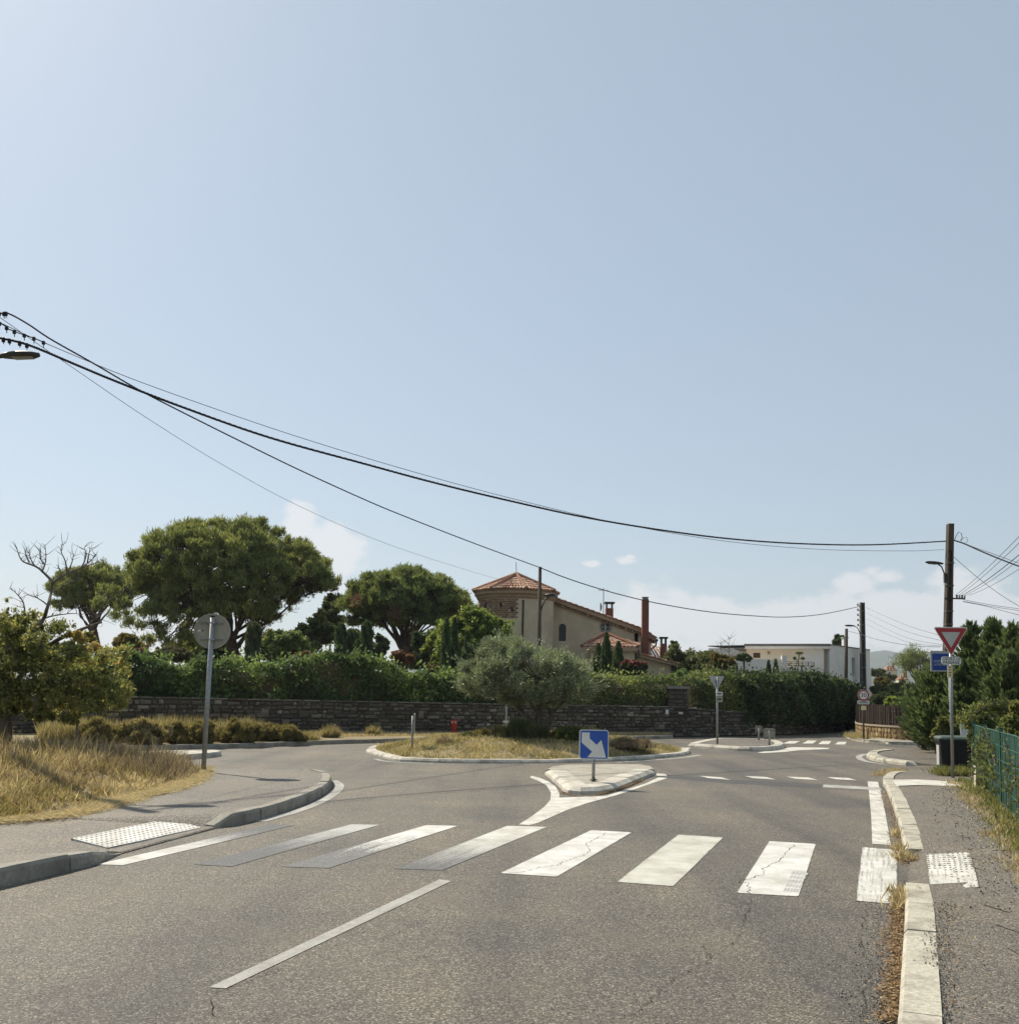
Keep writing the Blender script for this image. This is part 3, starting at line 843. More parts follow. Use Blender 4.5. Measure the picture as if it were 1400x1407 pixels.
edge = [g2(1199, 1074.5), g2(1202, 1090), g2(1206, 1115), g2(1209, 1140), g2(1211, 1161)]
uv_poly('edge_line', band(smooth_path([(x, y, 0) for x, y in edge], 3), .1), 'paint_edge', Z1, road)
lc = [g2(*p) for p in [(358, 1129), (395, 1119), (430, 1107), (452, 1096), (465, 1085), (466, 1078), (458, 1073)]]
uv_poly('edge_line', band(smooth_path([(x, y, 0) for x, y in lc], 4), .075), 'paint_line', Z1, road)
uv_poly('joint_patch', [g2(*p) for p in [(903, 1064.5), (1000, 1071), (1130, 1078.5), (1127, 1083), (1000, 1076.5), (903, 1068.5)]], 'dark_patch', .0025, road)
uv_poly('joint_patch', [g2(*p) for p in [(1131, 1078.5), (1209, 1082.5), (1212, 1086.5), (1131, 1082.5)]], 'paint_line', .0045, road)
for (a, b, c, d) in (((1085, 1018.5), (1099, 1018.7), (1092, 1022), (1075, 1022)), ((1110, 1017.8), (1122, 1018), (1117, 1022), (1102, 1022)),
                     ((1130, 1018.4), (1142, 1018.6), (1139, 1023), (1124, 1022.8)), ((1152, 1019.6), (1163, 1019.8), (1161, 1023.4), (1147, 1023.2))):
    uv_poly('crosswalk_stripe', [g2(*p) for p in (a, b, c, d)], 'paint_good', Z1, road)
uv_poly('splitter_marking', [g2(*p) for p in [(1072, 1029), (1090, 1027), (1140, 1028), (1138, 1029.6), (1100, 1031), (1078, 1033.5), (1050, 1035), (1040, 1034.5)]], 'paint_good', Z1, road)
uv_poly('edge_line', [g2(*p) for p in [(925, 1027), (950, 1028), (944, 1030), (917, 1028)]], 'paint_good', Z1, road)
# worn grid and cracks
rg = random.Random(3)
mb = MB()
q = [Vector((*g2(*p), 0)) for p in ((1075, 1226), (1096, 1228), (1112, 1200), (1089, 1197))]
for i in range(5):
    for j in range(5):
        def bl(s, t): return q[0].lerp(q[1], s).lerp(q[3].lerp(q[2], s), t)
        s0, t0 = i / 5 + .03, j / 5 + .03
        mb.add([(*bl(s0, t0).xy, .0062), (*bl(s0 + .13, t0).xy, .0062), (*bl(s0 + .13, t0 + .13).xy, .0062), (*bl(s0, t0 + .13).xy, .0062)], [(0, 1, 2, 3)])
mottled('grid_wear', (.3, .3, .29), (.5, .49, .47), 20, .8)
mesh_obj('paint_wear', mb, 'grid_wear', road, fix=False)
def crack(px, w=.004, z=.0056, n=5):
    pts = smooth_path([(*g2(*p), 0) for p in px], 2); mb = MB(); fine = []
    for i in range(len(pts) - 1):
        for k in range(n):
            t = k / n; p = pts[i].lerp(pts[i + 1], t)
            fine.append((p.x + rg.uniform(-.022, .022), p.y + rg.uniform(-.022, .022)))
    L, Rr = [], []
    for i, p in enumerate(fine):
        a = Vector(fine[max(i - 1, 0)]); b = Vector(fine[min(i + 1, len(fine) - 1)]); d = (b - a).normalized(); nn = Vector((-d.y, d.x))
        ww = w * .6 * rg.uniform(.15, 1.2) * (0.1 if i in (0, len(fine) - 1) else 1)
        L.append((p[0] + nn.x * ww, p[1] + nn.y * ww, z)); Rr.append((p[0] - nn.x * ww, p[1] - nn.y * ww, z))
    k = len(fine); mb.add(L + Rr, [(i, i + 1, i + 1 + k, i + k) for i in range(k - 1)])
    mesh_obj('crack', mb, 'crack_dark', road, fix=False)
crack([(1034, 1236), (1022, 1262), (1017, 1282), (1000, 1300), (966, 1300), (976, 1317), (958, 1331), (936, 1340), (913, 1354), (901, 1369), (880, 1386), (850, 1407)])
crack([(577, 1268), (548, 1280), (520, 1297)]); crack([(285, 1371), (330, 1353), (365, 1340), (390, 1330)])
crack([(690, 1201), (720, 1199), (740, 1193), (765, 1190), (778, 1183), (800, 1177), (812, 1168), (805, 1160), (822, 1152), (832, 1144)], .006)
crack([(1030, 1229), (1026, 1215), (1016, 1213), (1050, 1202), (1048, 1194), (1068, 1186), (1075, 1178), (1092, 1160)], .007)
crack([(1121, 1167), (1150, 1171), (1183, 1176)], .006); crack([(740, 1130), (800, 1122), (860, 1119), (890, 1112)], .004)
crack([(1015, 1240), (1060, 1248), (1110, 1250), (1160, 1247)], .004)
crack([(420, 1072), (500, 1070), (600, 1068), (700, 1067)], .012); crack([(300, 1407), (285, 1371)], .006); crack([(1190, 1250), (1180, 1290), (1196, 1330), (1185, 1370), (1200, 1407)], .004)

# ---- kerbs
def kerb(parent, path, heights, width, side, mat, stone=1.0, gap=.016, zb=-.03, cham=.03, jit=.007):
    """path (x,y) along the road-side foot; heights per point; side +1 = pavement to the left of travel."""
    P2 = [Vector(p) for p in path]; cum = [0]
    for i in range(1, len(P2)): cum.append(cum[-1] + (P2[i] - P2[i - 1]).length)
    tot = cum[-1]; n = max(1, round(tot / stone)); st = tot / n
    xs = [p.x for p in P2]; ys = [p.y for p in P2]
    def at(s):
        x = float(np.interp(s, cum, xs)); y = float(np.interp(s, cum, ys)); h = float(np.interp(s, cum, heights))
        e = .12; a = Vector((np.interp(max(0, s - e), cum, xs), np.interp(max(0, s - e), cum, ys))); b = Vector((np.interp(min(tot, s + e), cum, xs), np.interp(min(tot, s + e), cum, ys)))
        d = (b - a).normalized(); nn = Vector((-d.y, d.x)) * side
        return Vector((x, y)), nn, h
    rr = random.Random(int(tot * 1000))
    for k in range(n):
        mb = MB(); vs = []; fs = []
        sub = 3; dh = rr.uniform(-jit, jit); dn = rr.uniform(-jit, jit)
        for q in range(sub + 1):
            s = k * st + gap / 2 + (st - gap) * q / sub
            p, nn, h = at(s); h = max(.012, h + dh)
            for o_, z in ((dn, zb), (dn + .008, h - min(cham, h * .5)), (dn + cham, h), (dn + width, h), (dn + width, zb)):
                vs.append((p.x + nn.x * o_, p.y + nn.y * o_, z))
        for q in range(sub):
            for j in range(4): fs.append((q * 5 + j, q * 5 + j + 1, q * 5 + 6 + j, q * 5 + 5 + j))
        fs.append((0, 1, 2, 3, 4)); fs.append(tuple(sub * 5 + j for j in (4, 3, 2, 1, 0)))
        mb.add(vs, fs); mesh_obj('kerb_stone', mb, mat, parent)
    return at, tot
def offset_path(path, d, side):
    outp = []
    for i, p in enumerate(path):
        a = Vector(path[max(i - 1, 0)]); b = Vector(path[min(i + 1, len(path) - 1)]); t = (b - a).normalized(); n = Vector((-t.y, t.x)) * side
        outp.append((p[0] + n.x * d, p[1] + n.y * d))
    return outp
def sp2(pts, n=4): return [(p.x, p.y) for p in smooth_path([(x, y, 0) for x, y in pts], n)]

# left pavement
KA, KB = g2(0, 1220), g2(130, 1189)
left_near = [world_line(KA, KB, -6), world_line(KA, KB, 3), KA, g2(80, 1201), KB, g2(168, 1174)]
h_ln = [.15, .15, .15, .15, .13, .02]
left_drop = [g2(168, 1174), g2(230, 1157), g2(296, 1139.5)]
left_far = sp2([g2(296, 1139.5), g2(322, 1135), g2(360, 1126), g2(400, 1113), g2(430, 1101), g2(448, 1090), g2(455, 1081), g2(453, 1073), g2(441, 1067), g2(420, 1063.5), g2(385, 1061.5)], 4)
h_lf = list(np.interp(np.arange(len(left_far)), [0, 2.5, 4, 28, 36, 40], [.03, .10, .14, .14, .10, .03]))
grass_edge = [g2(279, 1063), g2(277, 1074), g2(262, 1087), g2(230, 1098), g2(195, 1106), g2(160, 1117), g2(120, 1129), g2(80, 1137), g2(40, 1140), g2(0, 1143)]
GA, GB_ = g2(0, 1143), g2(160, 1117)
ge_near = [(-6.1, 8.5), (-6.9, 3), (-8, -6)]
KW = .17
loop = []
for pth, hh in ((left_near, h_ln), (left_drop, [.02] * 3), (left_far, h_lf)):
    off = offset_path(pth, KW * .9, 1)
    loop += [(x, y, h - .008) for (x, y), h in zip(off, hh)]
loop += [(*g2(340, 1061), .02), (*g2(285, 1061.5), .02)]
loop += [(x, y, .1) for x, y in grass_edge] + [(x, y, .12) for x, y in ge_near]
mb = MB(); mb.sheet(loop); lp_obj = struct(mesh_obj('pavement_left', mb, 'pavement_asphalt'))
kerb(lp_obj, left_near, h_ln, KW, 1, 'kerb_grey'); kerb(lp_obj, left_far, h_lf, KW, 1, 'kerb_grey')
kerb(lp_obj, left_drop, [.02, .02, .03], KW, 1, 'pavement_asphalt', 1.0, .002)

def tactile(parent, px, zs, nx, ny, mat, miss=None, seed=1):
    q = [G(u, v, z) for (u, v), z in zip(px, zs)]     # near-left, near-right, far-right, far-left
    def bl(s, t): return q[0].lerp(q[1], s).lerp(q[3].lerp(q[2], s), t)
    me = bpy.data.meshes.new('tactile_plate'); V, Fc, UV = [], [], []; N = 8
    for i in range(N + 1):
        V += [bl(0, i / N), bl(1, i / N)]; UV += [(0, i / N), (1, i / N)]
    for i in range(N): Fc.append((2 * i, 2 * i + 1, 2 * i + 3, 2 * i + 2))
    rim = [2 * i for i in range(N + 1)] + [2 * i + 1 for i in range(N, -1, -1)]; k0 = len(V)
    V += [Vector((V[i].x, V[i].y, V[i].z - .09)) for i in rim]; UV += [UV[i] for i in rim]
    for k in range(len(rim)):
        k2 = (k + 1) % len(rim); Fc.append((rim[k], k0 + k, k0 + k2, rim[k2]))
    me.from_pydata(V, [], Fc); ul = me.uv_layers.new(name='UVMap')
    for lp in me.loops: ul.data[lp.index].uv = UV[lp.vertex_index]
    me.materials.append(MT[mat]); me.update(); o = link('tactile_plate', me, parent)
    mb = MB(); rr = random.Random(seed)
    for i in range(nx):
        for j in range(ny):
            s, t = (i + .5) / nx, (j + .5) / ny
            if miss and miss(s, t, rr): continue
            p = bl(s, t); z = p.z; r1, r2 = .017, .009
            vs = [(p.x + r1 * math.cos(k * 1.0472), p.y + r1 * math.sin(k * 1.0472), z - .002) for k in range(6)] + [(p.x + r2 * math.cos(k * 1.0472), p.y + r2 * math.sin(k * 1.0472), z + .0045) for k in range(6)]
            mb.add(vs, [(k, (k + 1) % 6, 6 + (k + 1) % 6, 6 + k) for k in range(6)] + [tuple(range(6, 12))])
    stuff(mesh_obj('tactile_studs', mb, mat, o, fix=False))
    return o
tactile(lp_obj, [(98, 1152), (148, 1165), (277, 1137), (232, 1125)], (.07, .03, .03, .07), 7, 22, 'paint_fresh')

# right pavement
RA, RB = g2(1243, 1263), g2(1240, 1226)
_a, _b = g2(1239, 1330), g2(1234.5, 1403)
right_near = [world_line(_b, _a, -6), world_line(_b, _a, 2), _b, _a, RA, RB]
right_far = sp2([g2(1243, 1173), g2(1236.6, 1147), g2(1228.6, 1117), g2(1219, 1090), g2(1213, 1079), g2(1214, 1072), g2(1222, 1067), g2(1240, 1063.5), g2(1262, 1062.5)], 4)
h_rf = list(np.interp(np.arange(len(right_far)), [0, 2, 24, 32], [.06, .10, .10, .03]))
h_rn = [.10, .10, .10, .10, .10, .085]
KWR = .21
FA, FB = Vector((9.15, 20.1)), Vector((6.6, 13.2))
fd = (FB - FA).normalized()
def fen(s): p = FA + fd * s; return (p.x, p.y)
E_ = [(x, y, h - .006) for (x, y), h in zip(offset_path(right_near, KWR * .9, -1), h_rn)]
E_ += [(*g2(1247, 1221), .02), (*g2(1249, 1200), .02), (*g2(1251, 1177), .02)]
E_ += [(x, y, h - .006) for (x, y), h in zip(offset_path(right_far, KWR * .9, -1), h_rf)][:14]
I_ = [(x, y, .1) for x, y in offset_path([(p[0], p[1]) for p in E_], .62, -1)]
# keep the inner path tidy round the bend
I_ = [p for k, p in enumerate(I_)]
mb = MB(); n_ = len(E_); mb.add(E_ + I_, [(k, k + 1, n_ + k + 1, n_ + k) for k in range(n_ - 1)])
last = [(x, y, h - .006) for (x, y), h in zip(offset_path(right_far, KWR * .9, -1), h_rf)][13:]
mb.sheet(I_ + [(p[0], p[1], .085) for p in last[:-1]] + [(*last[-1][:2], .04)] + [(*g2(1295, 1064), .05), (*fen(-1.2), .1), (*fen(0), .1), (*fen(7), .1), (*fen(14), .1), (*fen(22), .1), (4.1, -6, .1)])
rp_obj = struct(mesh_obj('pavement_right', mb, 'pavement_asphalt'))
kerb(rp_obj, right_near, h_rn, KWR, -1, 'kerb_cream'); kerb(rp_obj, right_far, h_rf, KWR, -1, 'kerb_cream')
def side_in(s, d): p = FA + fd * s + Vector((fd.y, -fd.x)) * d; return (p.x, p.y)
sgn = 1 if (FA + Vector((fd.y, -fd.x))).x < FA.x else -1
gl = [fen(.3)] + [fen(s) for s in (4, 8, 14, 20)] + [side_in(s, sgn * d) for s, d in ((20, 1.0), (14, 1.15), (10, 1.0), (8, .95), (6, .85), (4.5, .7), (3.2, .75), (2, .55), (1.2, .35))]
_r = random.Random(12); ge_ = []
for k in range(80):
    s_k = 20 - 19 * k / 79; ge_.append(side_in(s_k, sgn * (float(np.interp(s_k, [1, 2, 4, 8, 20], [.3, .5, .65, .8, .9])) + _r.uniform(-.09, .09))))
gl = [fen(.3), fen(4), fen(8), fen(14), fen(20)] + ge_
mb = MB(); mb.sheet([(x, y, .1045) for x, y in gl]); struct(mesh_obj('gravel_verge', mb, 'gravel_ground'))
uv_poly('pavement_line', [g2(*p, .105) for p in [(1226, 1071.5), (1260, 1071.5), (1286, 1072.8), (1318, 1075.5), (1340, 1080), (1351, 1086), (1343, 1086.5), (1315, 1081.5), (1290, 1080), (1262, 1079.2), (1232, 1080)]], 'paint_good', .1075, rp_obj)
tactile(rp_obj, [(1277, 1222), (1346, 1219.5), (1333, 1171), (1271, 1174)], (.06, .103, .103, .06), 9, 16, 'paint_chip', lambda s, t, rr: (s < .55 and t < .5 and s + t < .75) or (t < .45 and rr.random() < .55))

# central island of the roundabout
front = [g2(*p) for p in [(531, 1043), (548, 1046.5), (600, 1048.5), (660, 1049.3), (720, 1049.3), (770, 1048.8), (830, 1047), (880, 1044), (920, 1040.8), (946, 1037)]]
back = [(5.5, 31.6), (4.7, 33.6), (2.6, 34.9), (0, 34.9), (-2.3, 33.6), (-3.7, 31.2), (-3.9, 28.4)]
ring = sp2(front + back + [front[0]], 4)
mb = MB()
inner = offset_path(ring, .3, 1)
ctr_i = (0.8, 29.8)
rings = [[(ctr_i[0] + (x - ctr_i[0]) * k, ctr_i[1] + (y - ctr_i[1]) * k, z) for x, y in inner[:-1]] for k, z in ((1.0, .07), (.85, .18), (.6, .36), (.3, .48), (.05, .52))]
def island_z(x, y):
    # height of the mound (radial fraction)
    an = np.arctan2(np.array([p[1] for p in inner[:-1]]) - ctr_i[1], np.array([p[0] for p in inner[:-1]]) - ctr_i[0]); ra = np.hypot(np.array([p[0] for p in inner[:-1]]) - ctr_i[0], np.array([p[1] for p in inner[:-1]]) - ctr_i[1]); o_ = np.argsort(an)
    d = np.hypot(x - ctr_i[0], y - ctr_i[1]) / np.interp(np.arctan2(y - ctr_i[1], x - ctr_i[0]), an[o_], ra[o_], period=2 * math.pi); return np.interp(d, [.05, .3, .6, .85, 1.0], [.52, .48, .36, .18, .07])
n_ = len(rings[0]); vs = [p for r_ in rings for p in r_]; fs = []
for i in range(len(rings) - 1):
    for k in range(n_): fs.append((i * n_ + k, i * n_ + (k + 1) % n_, (i + 1) * n_ + (k + 1) % n_, (i + 1) * n_ + k))
fs.append(tuple((len(rings) - 1) * n_ + k for k in range(n_)))
mb.add(vs, fs); isl = struct(mesh_obj('roundabout_island', mb, 'dry_soil'))
kerb(isl, ring, [.085] * len(ring), .27, 1, 'kerb_white', 1.0, .016, cham=.05)
uv_poly('ring_line', band(offset_path(sp2(front[:3], 4), .28, -1), .06), 'paint_line', Z1, road)
uv_poly('ring_line', band(offset_path(sp2(front[-4:], 4), .35, -1), .08), 'paint_line', Z1, road)

# splitter island with the blue sign
spl = sp2([g2(*p) for p in [(748, 1064), (757, 1072), (766, 1080), (776, 1089), (787, 1092), (810, 1092.5), (830, 1091), (848, 1086), (870, 1077.5), (890, 1069), (901, 1064)]], 3)
spb = [g2(895, 1058.5), g2(880, 1056.5), g2(830, 1056.3), g2(775, 1057), g2(758, 1059)]
full = spl + spb + [spl[0]]
mb = MB(); mb.prism_xy(offset_path(full, .12, 1)[:-1], -.02, .108); s_isl = struct(mesh_obj('traffic_island', mb, 'island_top'))
kerb(s_isl, spl, [.08] + [.115] * (len(spl) - 2) + [.08], .40, 1, 'kerb_white', .9, .008, cham=.09)
kerb(s_isl, [spl[-1]] + spb + [spl[0]], [.1] * (len(spb) + 2), .18, 1, 'island_top', 1.0, .006, cham=.05)
# far splitter island
fs1 = sp2([g2(*p) for p in [(944, 1027), (990, 1030.5), (1035, 1033), (1068, 1031.2), (1079, 1026.5), (1066, 1021.5), (1040, 1019.5), (985, 1019), (962, 1022)]], 3)
full = fs1 + [fs1[0]]
mb = MB(); mb.prism_xy(offset_path(full, .1, 1)[:-1], -.02, .115); f_isl = struct(mesh_obj('traffic_island', mb, 'pavement_asphalt'))
kerb(f_isl, full, [.13] * len(full), .34, 1, 'kerb_white', 1.1, .016, cham=.06)
# island of the left-hand exit
li = sp2([g2(*p) for p in [(120, 1052), (180, 1049.5), (240, 1045.5), (290, 1041.5), (304, 1038.5), (292, 1036.6), (230, 1038), (150, 1042), (110, 1047)]], 3)
mb = MB(); full = li + [li[0]]; mb.prism_xy(offset_path(full, .1, 1)[:-1], -.02, .11); l_isl = struct(mesh_obj('traffic_island', mb, 'kerb_white'))
kerb(l_isl, full, [.12] * len(full), .3, 1, 'kerb_white', 1.1, .01)
# small kerbed pavement by the conifers
sk = sp2([g2(*p) for p in [(1216, 1034.5), (1198, 1036.5), (1190, 1040), (1198, 1045.5), (1222, 1049.5), (1245, 1052.5), (1262, 1053)]], 3)
hk = [.1] * (len(sk) - 3) + [.085, .04, .004]
loop = [(x, y, h) for (x, y), h in zip(offset_path(sk, .2, 1), hk)] + [(*g2(1288, 1052), .003), (*g2(1300, 1048), .03), (*g2(1296, 1039), .08), (*g2(1262, 1033), .1), (*g2(1240, 1033), .1)]
mb = MB(); mb.sheet(loop); sk_o = struct(mesh_obj('pavement_corner', mb, 'pavement_asphalt'))
kerb(sk_o, sk, [.12] * (len(sk) - 3) + [.11, .06, .02], .3, 1, 'kerb_cream', 1.0, .01, cham=.05)
uv_poly('edge_line', band(offset_path(sp2([g2(*p) for p in [(1196, 1036.5), (1186, 1040), (1194, 1046), (1222, 1051)]], 3), .12, -1), .09), 'paint_line', Z1, road)

# far kerb and the strip in front of the stone wall
wall_px = [(-420, 31.5), (-60, 32.0), (180, 34.5), (400, 37.0), (600, 39.0), (800, 41.0), (932, 42.5), (1000, 44.2), (1085, 47.5), (1172, 56.0)]
def plan(u, Y): p = P(u, 950, Y); return (p.x, p.y)
wall_path = [plan(u, Y) for u, Y in wall_px]
fk = sp2([(-30, 27.0), (-18, 26.6), g2(150, 1031.5), g2(250, 1030.5), g2(340, 1028.2), g2(430, 1024), g2(520, 1021.3), g2(600, 1019.6), g2(700, 1018.4), g2(790, 1017), g2(840, 1016), g2(880, 1016.6), g2(925, 1014.8)], 3)
loop = [(x, y, .115) for x, y in offset_path(fk, .12, 1)] + [(x, y + .2, .13) for x, y in reversed(wall_path[:7])]
mb = MB(); mb.sheet(loop); strip = struct(mesh_obj('verge_strip', mb, 'dry_soil'))
kerb(strip, fk, [.13] * len(fk), .16, 1, 'kerb_grey', 1.2, .01)
# garden terrace behind the wall
loop = [(x, y + .15, 1.0) for x, y in wall_path] + [(26, 64, 1.0), (30, 170, 1.0), (-120, 170, 1.0), (-120, 40, 1.0)]
mb = MB(); mb.sheet(loop); struct(mesh_obj('garden_ground', mb, 'garden_soil'))
# land behind the fence and under the conifers
c0 = g2(1241, 1032.5)
loop = [c0, g2(1262, 1033.2), g2(1296, 1039), g2(1302, 1052), fen(-1.0), fen(0), fen(8), fen(16), fen(24), (40, -6), (60, 20), (60, 36), (30, 36), (17, 34.6)]
mb = MB(); mb.sheet([(x, y, .112) for x, y in loop]); struct(mesh_obj('garden_ground_right', mb, 'garden_soil'))
# land beyond the brushwood wall
bw = sp2([plan(1176, 55), plan(1175.5, 50), plan(1177, 45.6), plan(1190, 43.2), plan(1215, 41.4), plan(1250, 40.2), plan(1300, 39.6), plan(1400, 39.5), (40, 39.5)], 3)
kf = sp2([plan(1168, 54), g2(1163, 1010.5), g2(1162.5, 1013), g2(1168, 1017), g2(1186, 1020.3), g2(1215, 1022.2), g2(1260, 1024.5), (24, 36.6), (40, 37)], 3)
loop = [(x, y, .11) for x, y in kf] + [(x, y + .1, .12) for x, y in reversed(bw)]
mb = MB(); mb.sheet(loop); fp = struct(mesh_obj('pavement_far', mb, 'island_top'))
kerb(fp, kf, [.12] * len(kf), .2, 1, 'kerb_cream', 1.1, .012)
loop = [(x, y + .05) for x, y in bw] + [(60, 60), (60, 160), (24, 160), (20.6, 62)]
mb = MB(); mb.sheet([(x, y, .5) for x, y in loop]); struct(mesh_obj('garden_ground_far', mb, 'garden_soil'))

# left grass bank
bank_poly = [(-8.2, -6), (-7.1, 3), (-6.25, 8.5)] + [(x, y) for x, y in reversed(grass_edge)] + [g2(262, 1056), g2(236, 1050), g2(200, 1046.5), g2(150, 1047), g2(60, 1046), (-14, 22.6), (-22, 23.6), (-34, 24), (-34, -6)]
def bank_z(x, y):
    d = poly_dist(x, y, bank_poly)
    t = np.clip(d / 3.2, 0, 1); t = t * t * (3 - 2 * t)
    return .085 + .36 * t + .05 * np.sin(x * 2.3 + y) * t + .04 * np.sin(y * 3.1 - x) * t
gx, gy = np.meshgrid(np.arange(-34, -4, .4), np.arange(-6, 26, .4))
nx_, ny_ = gx.shape[1], gx.shape[0]
ins = in_poly(gx.ravel(), gy.ravel(), bank_poly) 
near = poly_dist(gx.ravel(), gy.ravel(), bank_poly) < .45
zz = bank_z(gx.ravel(), gy.ravel()); zz[~ins] = -.04
V = np.stack([gx.ravel(), gy.ravel(), zz], 1)
ok = ins | near
fs = []
for j in range(ny_ - 1):
    for i in range(nx_ - 1):
        ids = (j * nx_ + i, j * nx_ + i + 1, (j + 1) * nx_ + i + 1, (j + 1) * nx_ + i)
        if all(ok[k] for k in ids) and any(ins[k] for k in ids): fs.append(ids)
mb = MB(); mb.add([tuple(p) for p in V], fs); bank = struct(mesh_obj('grass_bank', mb, 'dry_soil', smooth=True))

# hills
mb = MB(); rh = np.random.default_rng(11)
def ridge(dist, prof, depth):
    us = np.linspace(-900, 2300, 161)
    hs = np.interp(us, [p[0] for p in prof], [p[1] for p in prof]) + rh.normal(size=161) * .7
    vs, fs = [], []
    for i, (u, v) in enumerate(zip(us, hs)):
        a = P(u, v, dist); b = P(u, 950, dist); n_v = 5
        for k in range(n_v):
            t = k / (n_v - 1); zt = -5 + (max(a.z, 5) + 5) * (t ** .8)
            sc_ = 1 - (1 - t) * depth
            vs.append((a.x * sc_ + rh.normal() * 8, dist * sc_ + rh.normal() * 25 * (0 < k < n_v - 1), zt + rh.normal() * 3 * (0 < k < n_v - 1)))
    for i in range(160):
        for k in range(4): fs.append((i * 5 + k, (i + 1) * 5 + k, (i + 1) * 5 + k + 1, i * 5 + k + 1))
    mb.add(vs, fs)
ridge(3600, [(-900, 905), (0, 915), (600, 912), (1000, 905), (1150, 900), (1196, 896), (1208, 899), (1222, 893), (1238, 897), (1255, 905), (1300, 912), (1400, 915), (2300, 905)], .35)
ridge(2300, [(-900, 925), (600, 935), (1200, 918), (1250, 922), (1330, 928), (2300, 920)], .3)
struct(mesh_obj('hills', mb, 'hill_wood', smooth=True))

